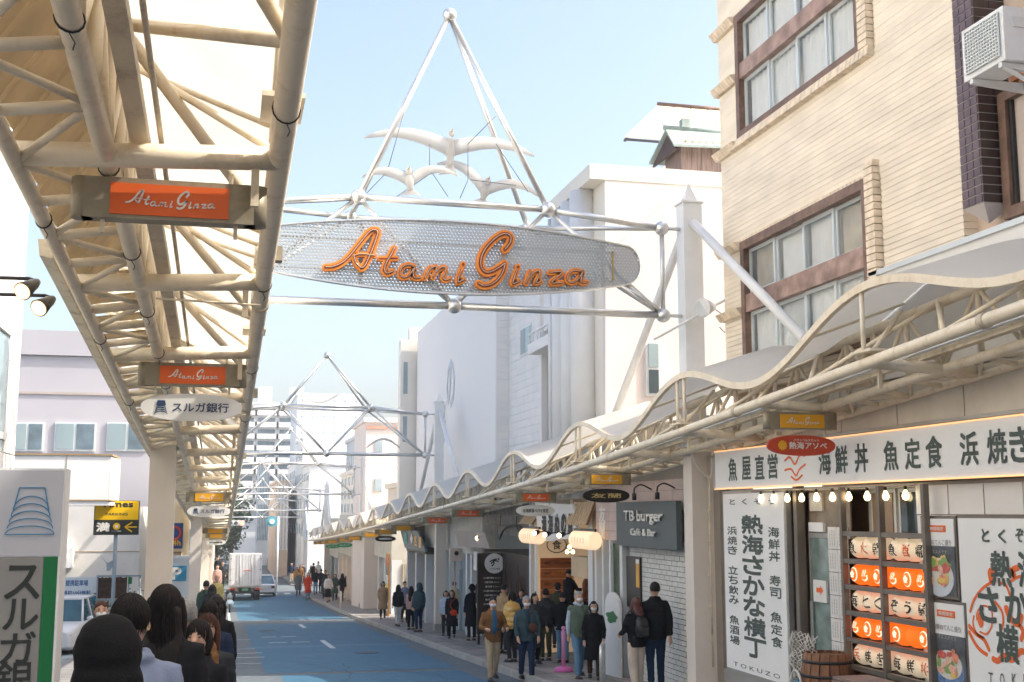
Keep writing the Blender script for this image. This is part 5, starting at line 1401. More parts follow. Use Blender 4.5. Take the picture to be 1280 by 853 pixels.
# balcony
bz0, bz1 = atX(690, 432, x2-.2).z, atX(690, 405, x2-.2).z
MB().box(x2-.35, x2+.9, yb2, yrec, bz0, bz0+.28).build('balcony', whiter, B2)
for k in range(8): y = yb2+(yrec-yb2)*k/7; MB().tube([(x2-.3, y, bz0+.28), (x2-.3, y, bz1+.0)], .015, 5).build('balcony_post', whitest, B2)
MB().tube([(x2-.3, yb2, bz1), (x2-.3, yrec, bz1)], .03, 6).build('balcony_rail', whitest, B2)
MB().box(x2+.1, x2+.9, yb2, yrec, bz1+.1, ztall).build('upper_wall', whiter, B2)
MB().box(x2+1.0, x2+1.1, yb2, yrec, 1.5, bz0).build('recess_wall', mat('grey_recess_wall', (.50, .51, .5), .8, var=.04), B2)
for u in (690.5, 697.5, 705):
    p = atX(u, 530, x2+1.0); MB().box(x2+.97, x2+1.0, p.y-.1, p.y+.1, atX(u, 553, x2+1).z, atX(u, 508, x2+1).z).build('slot_window', darkglass, B2)
for y in (yrec-.12, yb2+.1): MB().box(x2-.02, x2+.15, y-.12, y+.12, 1.5, bz0).build('pier', whiter, B2)
b = MB()
for ch, u, v, s in (('の', 563, 480, 1.6), ('湯', 553, 530, 1.3)):
    p = atX(u, v, 7.99); text(ch, B2, mat('faded_grey_lettering', (.60, .64, .66), .7, var=.03), (7.985, p.y, p.z), *FX, w=s, h=s*1.1, bold=.02, name='faded_character')
# slim tower at its far end
TW = thing('slim_tower', 'slim pale stair tower with one tall window strip behind the white building', 'building', (8.5, 53, G(53)))
tx0, tx1 = atY(501, 450, yc0+.3).x, atY(522, 450, yc0+.3).x
MB().box(tx0, 9.6, yc0+.25, yc0+1.0, 1.0, atY(510, 424, yc0).z).build('wall', creamw, TW)
MB().box(tx0+.4, tx0+.9, yc0+.4, yc0+.9, atY(510, 424, yc0).z, atY(510, 408, yc0).z).build('vent_shaft', creamw, TW)
for v0, v1 in ((452, 492), (520, 552)): MB().box(tx0+.12, tx0+.3, yc0+.23, yc0+.255, atY(508, v1, yc0).z, atY(508, v0, yc0).z).build('tall_window', glass, TW)

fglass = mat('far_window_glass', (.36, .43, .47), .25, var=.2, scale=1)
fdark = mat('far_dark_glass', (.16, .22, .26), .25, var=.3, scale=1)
# ================================================================== far buildings
def block(nm, lab, x0, x1, y0, y1, zt, wm, face='y', cols=4, rows=4, wz=None, glassm=None, balc=False, z0=None, roof=True, ww=.6, wh=.55):
    t = thing(nm, lab, 'building', ((x0+x1)/2, y0, G(y0)))
    zb = G(min(y0, 400))-.5
    MB().box(x0, x1, y0, y1, zb, zt).build('wall', wm, t)
    if roof: MB().box(x0-.15, x1+.15, y0-.15, y1+.15, zt, zt+.25).build('roof_edge', wm, t)
    z0 = z0 if z0 is not None else zb+4
    gm_ = glassm or fglass
    fx = x0 if face == 'x' else (x1 if face == 'X' else None)
    L = (x1-x0) if fx is None else (y1-y0); h = (zt-z0)/rows; c = L/cols
    for r in range(rows):
        for k in range(cols):
            a = (x0 if fx is None else y0)+c*(k+.5-ww/2); a2 = a+c*ww; za = z0+h*(r+.2); zb_ = za+h*wh
            if fx is None:
                f = MB().box(a-.05, a2+.05, y0-.05, y0+.01, za-.05, zb_+.05).build('window_frame', alum, t)
                MB().box(a, a2, y0-.07, y0-.05, za, zb_).build('pane', gm_, f)
                if balc: MB().box(a-c*.15, a2+c*.15, y0-1.0, y0-.9, za-h*.15, za+h*.22).build('balcony', wm, t); MB().box(a-c*.15, a2+c*.15, y0-1.0, y0, za-h*.2, za-h*.15).build('balcony_slab', wm, t)
            else:
                s = -1 if face == 'x' else 1
                f = MB().box(min(fx, fx+s*.05), max(fx, fx+s*.05), a-.05, a2+.05, za-.05, zb_+.05).build('window_frame', alum, t)
                MB().box(min(fx+s*.05, fx+s*.07), max(fx+s*.05, fx+s*.07), a, a2, za, zb_).build('pane', gm_, f)
    return t
palew = mat('pale_far_wall', (.78, .78, .77), .8, var=.05, scale=.3)
pinkf = mat('pale_pink_far_wall', (.76, .68, .62), .8, var=.05, scale=.3)
greyf = mat('pale_grey_far_wall', (.64, .66, .67), .8, var=.05, scale=.3)
beigef = mat('beige_far_wall', (.72, .65, .54), .8, var=.05, scale=.3)
def bu(u0, u1, v, Y): a = atY(u0, v, Y); c = atY(u1, v, Y); return a.x, c.x, a.z
x0, x1, z = bu(458, 508, 528, 64); block('pink_block', 'pale pink block with brick-red cornice behind the second gateway', x0, x1+2, 64, 70, z, pinkf, cols=3, rows=2, ww=.25, wh=.3, z0=z-4)
MB().box(x0, x1, 63.9, 64, z-.35, z-.2).build('cornice', mat('faded_brick_red', (.55, .3, .22)), bpy.data.objects['pink_block'])
x0, x1, z = bu(455, 500, 610, 60); block('beige_low_block', 'low beige block with grey roof just above the wavy canopy', 8.3, x1, 58.2, 63, z, beigef, cols=2, rows=1, ww=.3, wh=.3, z0=z-2)
MB().prism([(7.8, 57.8, z+.25), (x1, 57.8, z+.25), (x1, 60.5, z+.9), (7.8, 60.5, z+.9)], (0, .1, .05)).build('grey_roof', greyf, bpy.data.objects['beige_low_block'], fix=True)
x0, x1, z = bu(428, 462, 590, 76); block('cream_narrow_block', 'narrow cream block with an olive strip, between gateways two and three', 8.2, x1+1, 74, 88, z, creamw, face='x', cols=6, rows=3, ww=.3, wh=.6, z0=1.5)
MB().box(8.1, 8.2, 73.9, 74.6, 1.0, z).build('olive_strip', mat('olive_paint', (.18, .17, .06), .7), bpy.data.objects['cream_narrow_block'])
x0, x1, z = bu(372, 452, 494, 150); block('tall_pale_block', 'tall pale block with many joints behind the second gateway, centre', x0, x1, 150, 165, z, palew, cols=6, rows=8, ww=.18, wh=.3, z0=8)
x0, x1, z = bu(318, 374, 505, 185); t = block('apartment_block', 'white apartment block with dark balconies behind the second gateway apex, left', x0-22, x1, 185, 200, z, palew, cols=9, rows=9, ww=.8, wh=.62, z0=2, glassm=fdark, balc=True)
for a in (0, 5, 11): MB().box(x1-10+a*.8, x1-8+a*.8, 188, 192, z, z+3).build('roof_tank', greyf, t)
x0, x1, z = bu(440, 470, 518, 170); block('grey_far_block', 'small grey far block right of the tall pale block', x0, x1+6, 170, 180, z-2, greyf, cols=5, rows=6, ww=.4, wh=.4, z0=4)
x0, x1, z = bu(312, 360, 640, 160); block('striped_end_building', 'far building with blue-grey vertical stripes closing the street', x0+1, x1-2.5, 160, 168, z+6, palew, cols=7, rows=2, ww=.35, wh=.85, z0=-3, glassm=mat('blue_grey_far_glass', (.16, .28, .34), .2, var=.3))
x0, x1, z = bu(346, 362, 640, 128); block('orange_slat_building', 'narrow far building with pale orange vertical slats beside the round sign', x0, x1, 130, 150, z+3, mat('pale_orange_slats', (.66, .5, .38), .7, var=.1), cols=4, rows=1, ww=.3, wh=.9, z0=-4, glassm=palew)
for i, (y0, y1, zz, m) in enumerate(((112, 122, 6, palew), (122.3, 134, 9, greyf), (134.3, 150, 7, palew))):
    block('street_end_block', ['pale block at the cross street corner, right side', 'grey taller block past the cross street, right side', 'farthest pale block on the right side of the street'][i], 7.5, 16, y0, y1, zz, m, face='x', cols=4, rows=4, ww=.4, wh=.4, z0=-1)
for i, (y0, y1, zz, m) in enumerate(((112, 124, 9, beigef), (124.3, 140, 6, palew), (140.3, 158, 10, greyf))):
    block('left_end_block', ['beige block at the far left corner of the cross street', 'pale low block past the cross street, left side', 'farthest grey block on the left side of the street'][i], -14, -2.2, y0, y1, zz, m, face='X', cols=4, rows=4, ww=.4, wh=.4, z0=-1)
# arcade behind shops on the right so that no gap opens: upper storeys set back
for i, (y0, y1, zz, m, lb) in enumerate(((70.3, 84, 5.5, palew, 'pale upper storeys set back over the souvenir shop'), (84.3, 96, 7.0, greyf, 'grey upper storeys at the far end of the right canopy'))):
    block('setback_block', lb, 9.3, 18, y0+3, y1, zz, m, face='x', cols=5, rows=2, ww=.4, wh=.45, z0=1.2)

# ================================================================== left side
lw_ = mat('white_panel_cladding', (.80, .80, .78), .5, var=.03, scale=.5, dirt=.12, dcol=(.6, .6, .58))
LB = thing('white_clad_building', 'tall white panelled building at the left edge with corner glazing', 'building', (-5, 12, G(12)))
MB().box(-12, -3.25, 2, 20.0, G(20)-.3, 15.5).build('wall', mat('panel_joint_grey', (.45, .45, .44), .8), LB)
z = 1.2
while z < 12:
    MB().box(-3.25, -3.2, 19.05, 20.03, z, z+1.36).build('cladding_panel', lw_, LB)
    if z > 4.5 or z < 1.3:
        for k in range(4): MB().box(-3.25, -3.2, 8.8+k*2.6, 8.8+k*2.6+2.56 if k < 3 else 19.03, z, z+1.36).build('cladding_panel', lw_, LB)
    z += 1.38
for k in range(6):
    a = 8.8+k*1.72; MB().box(-3.27, -3.21, a+.03, a+1.66, 1.35, 4.3).build('pane', glass, LB)
    MB().box(-3.24, -3.18, a-.04, a+.04, 1.3, 4.4).build('mullion', alum, LB)
MB().box(-3.24, -3.17, 8.8, 19.05, 4.3, 5.3).build('window_head', lw_, LB)
MB().box(-3.24, -3.17, 8.8, 19.05, 2.75, 2.85).build('transom', alum, LB)
# arm spotlights at left edge
glow = mat('warm_spot_glow', (1, .62, .28), .4, var=0, bump=0, emit=1.3)
sg = mat('dark_grey_lamp', (.06, .055, .05), .4, var=.2)
for i, (u, v, Y) in enumerate(((38, 358, 9.0), (58, 379, 9.4))):
    p = atY(u, v, Y)
    t = thing('arm_spotlight', 'dark spotlight on a wall arm at the left edge, the %s of the two' % ('upper' if i == 0 else 'lower'), 'spotlight', p)
    d = Vector((-.38, -.72, -.5)).normalized()
    a = p - d*.09; c = p + d*.10
    MB().tube([a, a+d*.05, p, c], [.025, .042, .046, .068], 16, round_=False).build('lamp_head', sg, t)
    MB().tube([c, c+d*.006], .058, 16).build('lens', glow, t)
    MB().ell(c, (.03, .03, .02), 10, 6).build('bulb', glow, t)
    MB().tube([a-d*.0, a+Vector((-.06, 0, .02)), a+Vector((-1.6, .1, .02))], .014, 8).build('arm', blackm, t)
# building behind the lot; its shade is mixed into the mauve-grey wall colour
MV = thing('shaded_mauve_building', 'shaded mauve-grey building with three windows behind the parking lot', 'building', (-8, 50, G(50)))
mv = mat('shaded_render_tone', (.44, .43, .46), .8, var=.04, scale=.4, dirt=.15, dcol=(.45, .44, .46), dscale=.4)
za = atY(100, 415, 50).z
xl, xr_ = atY(-60, 430, 50).x, atY(205, 430, 50).x
MB().box(xl, xr_, 50, 62, G(50)-.3, za-1.0).build('wall', mv, MV)
MB().box(xl, xr_, 49.85, 62, za-.98, za).build('parapet', mv, MV)
MB().box(xl, xr_, 49.94, 50.0, atY(100, 494, 50).z, atY(100, 491, 50).z).build('string_course', mat('string_line', (.42, .36, .32), .7), MV)
for a, c in ((17, 52), (71, 117), (136, 182)):
    p, q = atY(a, 530, 50), atY(c, 562, 50)
    f = MB().box(p.x-.06, q.x+.06, 49.93, 50.0, q.z-.08, p.z+.06).build('window_frame', alum, MV)
    xm = (p.x+q.x)/2
    MB().box(p.x, xm-.05, 49.90, 49.93, q.z, p.z).build('pane', glass, f); MB().box(xm+.05, q.x, 49.90, 49.93, q.z, p.z).build('pane', mat('grey_blue_pane', (.14, .19, .22), .1, var=.3), f)
# flat canopy building of the car park
PK = thing('flat_roof_building', 'white flat-roofed building with deep fascia and brown trim behind the parking sign', 'building', (-6, 30, G(30)))
Yk = 35.0
p0 = atY(138, 570, Yk); p1 = atY(138, 632, Yk)
xl = atY(-80, 570, Yk).x
trim = mat('brown_edge_trim', (.34, .24, .13), .6, var=.2)
YE = 37.6
MB().box(xl, p0.x, Yk, YE, p1.z, p0.z).build('fascia', lw_, PK)
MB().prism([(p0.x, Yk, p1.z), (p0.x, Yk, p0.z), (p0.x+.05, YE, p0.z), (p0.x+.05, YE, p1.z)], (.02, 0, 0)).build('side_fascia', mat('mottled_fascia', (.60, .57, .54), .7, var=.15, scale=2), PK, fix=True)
MB().box(xl, p0.x+.06, Yk-.04, YE, p0.z, p0.z+.05).build('top_trim', trim, PK)
MB().box(xl, p0.x+.06, Yk-.03, YE, p1.z+.12, p1.z+.16).build('lower_trim', trim, PK)
MB().box((atY(82, 600, Yk).x)-.01, (atY(82, 600, Yk).x)+.01, Yk-.012, Yk, p1.z, p0.z).build('joint', trim, PK)
wl = mat('off_white_concrete', (.66, .64, .60), .8, var=.05, dirt=.2)
MB().box(xl, atY(176, 650, 42).x, 42.0, 48, G(42)-.2, p1.z-.002).build('wall', wl, PK)
for v in (690,): z = atY(100, v, 42).z; MB().box(xl, atY(176, 650, 42).x, 41.985, 42.0, z-.012, z+.012).build('wall_joint', trim, PK)
# wall AC unit
p = atY(80, 698, 41.8); t = thing('wall_air_conditioner', 'small white air conditioner on the white wall behind the pylon sign', 'air conditioner', p)
MB().box(p.x-.35, p.x+.3, 41.5, 41.97, p.z-.3, p.z+.35).build('casing', acw, t); MB().rings([[(p.x-.02+.18*cos(q), yy, p.z+.18*sin(q)) for q in [2*pi*k/18 for k in range(18)]] for yy in (41.47, 41.5)]).build('fan_grille', shade, t)
# parking sign
Yt = 36.5
a, c = atY(119, 632, Yt), atY(172, 668, Yt); zm = atY(145, 650, Yt).z
a = Vector((a.x, Yt, atY(145, 626, Yt).z))
TP = thing('parking_sign', 'yellow and black parking sign with arrow on a grey pole', 'sign', ((a.x+c.x)/2, Yt, G(Yt)))
MB().box(a.x-.02, c.x+.02, Yt, Yt+.14, c.z-.02, a.z).build('casing', ink, TP)
MB().box(a.x, c.x, Yt-.012, Yt, zm, a.z-.01).build('yellow_face', mat('parking_yellow', (.85, .52, .0), .45, var=.04, bump=.02), TP)
MB().box(a.x, c.x, Yt-.011, Yt, c.z, zm-.004).build('black_face', ink, TP)
W = c.x-a.x; xc = (a.x+c.x)/2
text('Times', TP, ink, (xc, Yt-.014, a.z-.10), *FY, w=W*.72, h=.17, bold=.05)
text('PARKING', TP, ink, (xc, Yt-.014, zm+.16), *FY, w=W*.5, h=.07, bold=.03)
zk = (zm+c.z)/2
text('満', TP, whitep, (a.x+W*.2, Yt-.014, zk), *FY, w=W*.29, h=.24, bold=.05, name='character')
MB().add([(a.x+W*.51+.1*cos(q), Yt-.013, zk+.02+.1*sin(q)) for q in [2*pi*k/24 for k in range(24)]], [list(range(24))[::-1]]).build('yellow_disc', MC['parking_yellow'], TP)
MB().box(a.x+W*.51-.04, a.x+W*.51+.04, Yt-.017, Yt-.013, zk-.02, zk+.06).build('ticket_mark', whitep, TP)
text('コイン精算', TP, whitep, (a.x+W*.51, Yt-.014, zk-.115), *FY, w=W*.22, h=.03)
b = MB()
for P_ in (((.97, 0), (.70, 0)), ((.86, .13), (.70, 0)), ((.86, -.13), (.70, 0))): ribbon(b, [Vector((a.x+W*x, zk+y)) for x, y in P_], .035, 0, -.002, lambda p, d, q: (p, Yt-.013+d, q))
b.build('arrow', MC['parking_yellow'], TP)
pm = mat('blue_grey_pole', (.26, .33, .38), .5, var=.1)
xp = atY(143.5, 700, Yt+.1).x
MB().tube([(xp, Yt+.08, c.z-.02), (xp, Yt+.08, G(Yt))], .055, 10).build('pole', pm, TP)
q = atY(135, 705, Yt); MB().prism([(xp-.35, Yt+.04, q.z+.18), (xp-.2, Yt+.04, q.z+.02), (xp, Yt+.04, q.z+.12), (xp, Yt+.04, q.z-.0), (xp-.12, Yt+.04, q.z-.2), (xp-.2, Yt+.04, q.z-.2), (xp-.22, Yt+.04, q.z)], (0, .06, 0)).build('side_bracket', pm, TP)
# tariff board
Yb = 38.5
a, c = atY(60, 722, Yb), atY(120, 800, Yb)
TBo = thing('tariff_board', 'white parking tariff board with blue writing behind the parked white car', 'sign', (a.x, Yb, G(Yb)))
MB().box(a.x, c.x, Yb, Yb+.06, c.z, a.z).build('board', mat('pale_blue_board', (.60, .68, .74), .5, var=.03), TBo)
for s, v, w_ in (('提携駐車場', 729, .42), ('最初10分無料', 742, .52), ('以降30分無料', 752, .6), ('P', 770, .12)):
    p = atY(96 if s != 'P' else 108, v, Yb-.02); text(s, TBo, MC['blue_ink'] if s == 'P' else mat('deep_blue_ink', (.03, .12, .3), .6, bump=0), (p.x, Yb-.006, p.z), *FY, w=w_*1.5, h=.17, bold=.03)
for x in (a.x+.05, c.x-.05): MB().tube([(x, Yb+.03, a.z), (x, Yb+.03, G(Yb))], .03, 8).build('post', pm, TBo)
# brown wicker screen and hedge
YQ = 38.0
a, c = atY(122, 722, YQ), atY(158, 748, YQ)
BH = thing('reed_screen', 'dark brown reed screen panel beside the tariff board', 'screen', (a.x, YQ, c.z))
for k in range(16):
    x = a.x+(c.x-a.x)*k/16; MB().box(x, x+(c.x-a.x)/16-.003, YQ+random.uniform(-.01, .01), YQ+.05, c.z, a.z+random.uniform(-.02, .01)).build('reed', mat('dark_reed', (.07, .045, .03), .9, var=.5, scale=9), BH)
MB().box(a.x-.03, c.x+.03, YQ-.02, YQ+.07, c.z-.06, c.z-.01).build('rail', pm, BH)
MB().box(a.x-.03, c.x+.4, YQ-.03, YQ+.06, a.z+.01, a.z+.06).build('rail', pm, BH)
for x in (a.x, c.x+.05, c.x+.36): MB().tube([(x, YQ+.02, a.z+.05), (x, YQ+.02, G(YQ))], .025, 6).build('post', pm, BH)
MB().box(c.x+.03, c.x+.14, YQ-.05, YQ-.02, a.z-.2, a.z).build('green_plate', green, BH)
leafm = mat('hedge_leaf', (.07, .12, .03), .7, var=.5, scale=12)
leafd = mat('evergreen_leaf', (.035, .07, .035), .7, var=.5, scale=3)
def foliage(nm, c, r, n, m, par=None, s=.05, seed=1, stuff=False):
    rnd = random.Random(seed); b = MB()
    cl_ = [Vector((rnd.gauss(0, .5)*r[0], rnd.gauss(0, .5)*r[1], rnd.gauss(0, .45)*r[2])) for _ in range(max(4, n//60))]
    for i in range(n):
        p = Vector(c)+rnd.choice(cl_)+Vector((rnd.gauss(0, .22)*r[0], rnd.gauss(0, .22)*r[1], rnd.gauss(0, .22)*r[2]))
        d1 = Vector((rnd.uniform(-1, 1), rnd.uniform(-1, 1), rnd.uniform(-1, 1))).normalized(); d2 = d1.cross(Vector((rnd.uniform(-1, 1), rnd.uniform(-1, 1), 1))).normalized()
        k = s*rnd.uniform(.6, 1.4)
        b.add([p-d1*k, p+d2*k*.5, p+d1*k, p-d2*k*.5], [(0, 1, 2, 3)])
    return b.build(nm, m, par, stuff=stuff)
hc = atY(140, 757, YQ+.3)
h_ = foliage('clipped_hedge', hc, (1.2, .3, .35), 1100, leafm, None, .05); tag(h_, 'small green hedge below the brown reed screen', 'hedge')
def tree(lab, x, y, h, rad, seed):
    t = thing('street_tree', lab, 'tree', (x, y, G(y)), 'trees at the far end of the street')
    MB().tube([(x, y, G(y)), (x+.1, y, G(y)+h*.35), (x, y, G(y)+h*.6)], [.22, .16, .08], 8).build('trunk', mat('bark', (.09, .065, .045), .9, var=.3, bump=.5), t)
    for k in range(4):
        a = k*1.6+seed; MB().tube([(x, y, G(y)+h*.4), (x+cos(a)*rad*.6, y+sin(a)*rad*.6, G(y)+h*.7)], [.07, .03], 5).build('branch', MC['bark'], t)
    foliage('crown', (x, y, G(y)+h*.65), (rad, rad, h*.35), 3500, leafd, t, .22, seed)
p = atY(288, 690, 118); tree('dark evergreen tree behind the truck, left of the street', p.x, 118, 9.5, 1.3, 2)
p = atY(281, 690, 135); tree('smaller dark tree farther back on the left of the street', p.x-1.5, 135, 7.5, 1.8, 5)
# blue 24h sign, yellowish wall, P board behind the first column
YD = 42.3
a, c = atY(214, 654, YD), atY(228, 686, YD)
D24 = thing('blue_hour_sign', 'blue sign with red D ring and 24h behind the first left column', 'sign', (a.x, YD, c.z))
MB().box(a.x-.25, c.x, YD, YD+.08, c.z, a.z).build('board', mat('royal_blue_board', (.02, .07, .22), .45), D24)
pr2 = MB(); xx, zz = (a.x+c.x)/2-.05, a.z-.34
pr2.rings([[(xx+(.17+.045*cos(w_))*cos(q), YD-.005+.004*sin(w_), zz+(.20+.045*cos(w_))*sin(q)) for w_ in [2*pi*i/4 for i in range(4)]] for q in [2*pi*k/24 for k in range(24)]], closed=True).build('red_ring', mat('ring_red', (.6, .06, .05), .5), D24)
text('24h', D24, yellow, (xx-.02, YD-.01, c.z+.2), *FY, w=.4, h=.18, bold=.03)
YB = thing('yellow_cream_building', 'yellow-cream building behind the first left column', 'building', (-4, 48, G(48)))
MB().box(xr_+.05, -1.5, 47, 56, G(47)-.5, 2.2).build('wall', mat('yellow_cream_render', (.66, .53, .33), .7, var=.06), YB)
for z in (1.2, .2, -1.0): MB().box(xr_+.05, -1.49, 46.97, 47.0, z-.03, z+.03).build('band', trim, YB)
MB().box(-2.3, -1.55, 46.9, 47.0, .55, .85).build('brown_plate', trim, YB)
YF = 43.5
a, c = atY(214, 695, YF), atY(236, 770, YF)
PBd = thing('p_board', 'white freestanding board with a blue P field behind the first left column', 'sign', (a.x, YF, G(YF)))
MB().box(a.x-.3, c.x, YF, YF+.1, G(YF), a.z).build('board', mat('pale_blue_board', (.60, .68, .74)), PBd)
p = atY(221, 717, YF-.03); MB().box(p.x-.4, p.x+.32, YF-.015, YF, p.z-.26, p.z+.26).build('blue_field', MC['blue_ink'], PBd)
text('P', PBd, whitep, (p.x, YF-.02, p.z), *FY, w=.26, h=.38, bold=.04, name='character')
# row of left shops and their upper floors along the left canopy
for i, (y0, y1, zz, m, lb) in enumerate(((56.3, 70, 2.6, palew, 'pale shop row midway along the left canopy'), (70.3, 96, 3.0, beigef, 'beige shop row at the far end of the left canopy'))):
    block('left_shop_row', lb, -8, -1.5, y0, y1, zz, m, face='X', cols=5, rows=1, ww=.6, wh=.5, z0=G(y0))
# bank pylon sign
Yp_ = 6.6
xr0 = atY(82, 586, Yp_).x; z1 = atY(82, 586, Yp_).z; zm = atY(76, 695, Yp_).z
BP = thing('bank_pylon_sign', 'tall bank pylon sign, pale top with blue emblem, grey lower panel with green stripe', 'sign', (xr0-.3, Yp_, G(Yp_)))
xl0 = xr0 - .50
MB().box(xl0, xr0, Yp_, Yp_+.22, G(Yp_)+.1, z1).build('casing', acw, BP)
MB().box(xl0+.003, xr0-.006, Yp_-.004, Yp_, zm, z1-.01).build('upper_panel', mat('pale_lilac_panel', (.52, .52, .54), .5, var=.02, bump=.02), BP)
MB().box(xl0+.003, xr0-.083, Yp_-.004, Yp_, G(Yp_)+.15, zm-.004).build('lower_panel', mat('warm_grey_panel', (.27, .26, .235), .5, var=.03, bump=.02), BP)
MB().box(xr0-.081, xr0-.014, Yp_-.006, Yp_, G(Yp_)+.15, zm-.004).build('green_stripe', green, BP)
MB().box(xr0-.013, xr0-.002, Yp_-.007, Yp_, G(Yp_)+.15, zm-.004).build('edge_strip', whitest, BP)
pc = atY(39, 639, Yp_); logo(BP, pc.x, Yp_-.006, pc.z-.0, .235, mat('emblem_blue', (.03, .22, .40), .5, bump=0), line=True)
for ch, u, v, w_, h_c in (('ス', 28, 728, .19, .165), ('ル', 26, 768, .19, .15), ('ガ', 22, 810, .19, .155), ('銀', 17, 850, .20, .18)):
    p = atY(u, v, Yp_-.01); text(ch, BP, ink, (p.x, Yp_-.008, p.z), *FY, w=w_*.86, h=h_c, bold=.015, name='character')
# white guard rails
def guard(lab, x, y, Lg=.8, rad=.022, m=whitest, h=.8, rot=0):
    t = thing('guard_rail', lab, 'railing', (x, y, G(y)))
    z0 = G(y)+KH; dx, dy = cos(rot)*Lg/2, sin(rot)*Lg/2
    pts = [(x-dx, y-dy, z0), (x-dx, y-dy, z0+h-.12), (x-dx*.9, y-dy*.9, z0+h-.03), (x-dx*.7, y-dy*.7, z0+h), (x+dx*.7, y+dy*.7, z0+h), (x+dx*.9, y+dy*.9, z0+h-.03), (x+dx, y+dy, z0+h-.12), (x+dx, y+dy, z0)]
    MB().tube(pts, rad, 8).build('hoop', m, t); MB().tube([(x-dx, y-dy, z0+h*.45), (x+dx, y+dy, z0+h*.45)], rad*.8, 8).build('cross_bar', m, t)
p = atY(88, 822, 9.0); guard('white tubular guard rail behind the bank pylon sign', p.x-.1, 9.0, .42, .02)
p = atX(800, 838, 6.15); guard('grey tubular guard hoop at the kerb in front of the backpack woman', 6.2, 19.6, .7, .028, silver, .78, rot=1.2)
p = atX(425, 746, 6.15); guard('cream guard hoop on the far right kerb near the third column', 6.2, p.y, 1.2, .04, MC['cream_painted_steel'], .85, rot=1.5)
# pink barrier post
PP = thing('pink_barrier_post', 'pink plastic barrier post with round base on the right pavement', 'post', (6.35, 23.6, G(23.6)))
p = atY(704.5, 836, 24.2); gx, gy = p.x, 24.2; g0_ = G(gy)+KH
pk = mat('pink_plastic', (.75, .30, .52), .4, var=.04, bump=.02); pk2 = mat('deep_pink_plastic', (.65, .14, .42), .4, var=.04, bump=.02)
MB().rings([[(gx+r*cos(q), gy+r*sin(q), g0_+z) for q in [2*pi*k/20 for k in range(20)]] for z, r in ((0, .19), (.05, .2), (.09, .17), (.12, .06))]).build('base', pk2, PP)
MB().rings([[(gx+r*cos(q), gy+r*sin(q), g0_+z) for q in [2*pi*k/12 for k in range(12)]] for z, r in ((.1, .045), (.6, .04), (.8, .045), (.83, .03))]).build('pole', pk, PP)
MB().ell((gx, gy, g0_+.87), .045, 12, 8).build('knob', pk, PP)
# far round sign and street lantern sign
p = atY(340, 652, 100); t = thing('round_sign', 'round white sign with teal mark on a post at the cross street', 'sign', (p.x, 100, G(100)))
MB().rings([[(p.x+.42*cos(q)*r, yy, p.z+.42*sin(q)*r) for q in [2*pi*k/24 for k in range(24)]] for yy, r in ((100, 1), (100.1, 1))]).build('disc', mat('teal_disc', (.08, .42, .5), .5, bump=0), t)
MB().rings([[(p.x+.22*cos(q), yy, p.z+.22*sin(q)) for q in [2*pi*k/24 for k in range(24)]] for yy in (99.95, 100)]).build('white_mark', whitep, t)
MB().tube([(p.x+.5, 100.1, p.z+.4), (p.x+.5, 100.1, G(100))], .08, 8).build('post', whitest, t)
t = thing('traffic_light', 'horizontal traffic light on an arm over the cross street, red lamp lit', 'traffic light', (1.2, 96.8, 2)) 
p = atY(295, 654, 96.8); MB().box(p.x-.65, p.x+.65, 96.7, 96.95, p.z-.2, p.z+.2).build('housing', greyf, t)
for k, m in enumerate((darkglass, darkglass, mat('red_lamp', (1, .15, .08), .4, emit=2.5, bump=0))): MB().tube([(p.x-.4+.4*k, 96.7, p.z), (p.x-.4+.4*k, 96.62, p.z)], .14, 12).build('lamp', m, t)
MB().tube([(p.x+.65, 96.9, p.z), (-1.2, 96.9, p.z), (-1.2, 96.9, G(97))], .07, 8).build('arm', greyf, t)
# ================================================================== vehicles
tyre = mat('tyre_rubber', (.02, .02, .02), .85, var=.2, bump=.3)
carw = mat('white_car_paint', (.74, .75, .76), .25, var=.02, bump=0, spec=.7)
carglass = mat('car_glass', (.05, .13, .18), .05, var=.3, scale=2, bump=0, spec=1)
redl = mat('red_tail_lamp', (.5, .03, .02), .25, bump=0)
ambl = mat('amber_lamp', (.75, .25, .03), .3, bump=0)
plate = mat('number_plate_white', (.7, .7, .66), .5, bump=0)
chrome = mat('chrome', (.7, .7, .7), .15, metal=.9, bump=0)
def lp(b, name, m, par):     # a part whose vertices are in its parent's own frame
    me = b.mesh(name, m); o = bpy.data.objects.new(name, me); COL.objects.link(o); o.parent = par; return o
def wheel(par, x, y, r, w_=.2):
    t = lp(MB().tube([(x-w_/2, y, r), (x-w_*.42, y, r), (x+w_*.42, y, r), (x+w_/2, y, r)], [r*.93, r, r, r*.93], 20), 'wheel', tyre, par)
    lp(MB().tube([(x-w_/2-.005, y, r), (x+w_/2+.005, y, r)], r*.62, 16), 'rim', chrome, t)
def rrect(hw, z0, z1, y, n=5, rad=.12):
    out = []
    rad = min(rad, hw*.9, (z1-z0)*.45)
    for cx, cz, a0 in ((hw-rad, z0+rad, -pi/2), (hw-rad, z1-rad, 0), (-hw+rad, z1-rad, pi/2), (-hw+rad, z0+rad, pi)):
        for k in range(n): a = a0+(pi/2)*k/(n-1); out.append((cx+rad*cos(a), y, cz+rad*sin(a)))
    return out
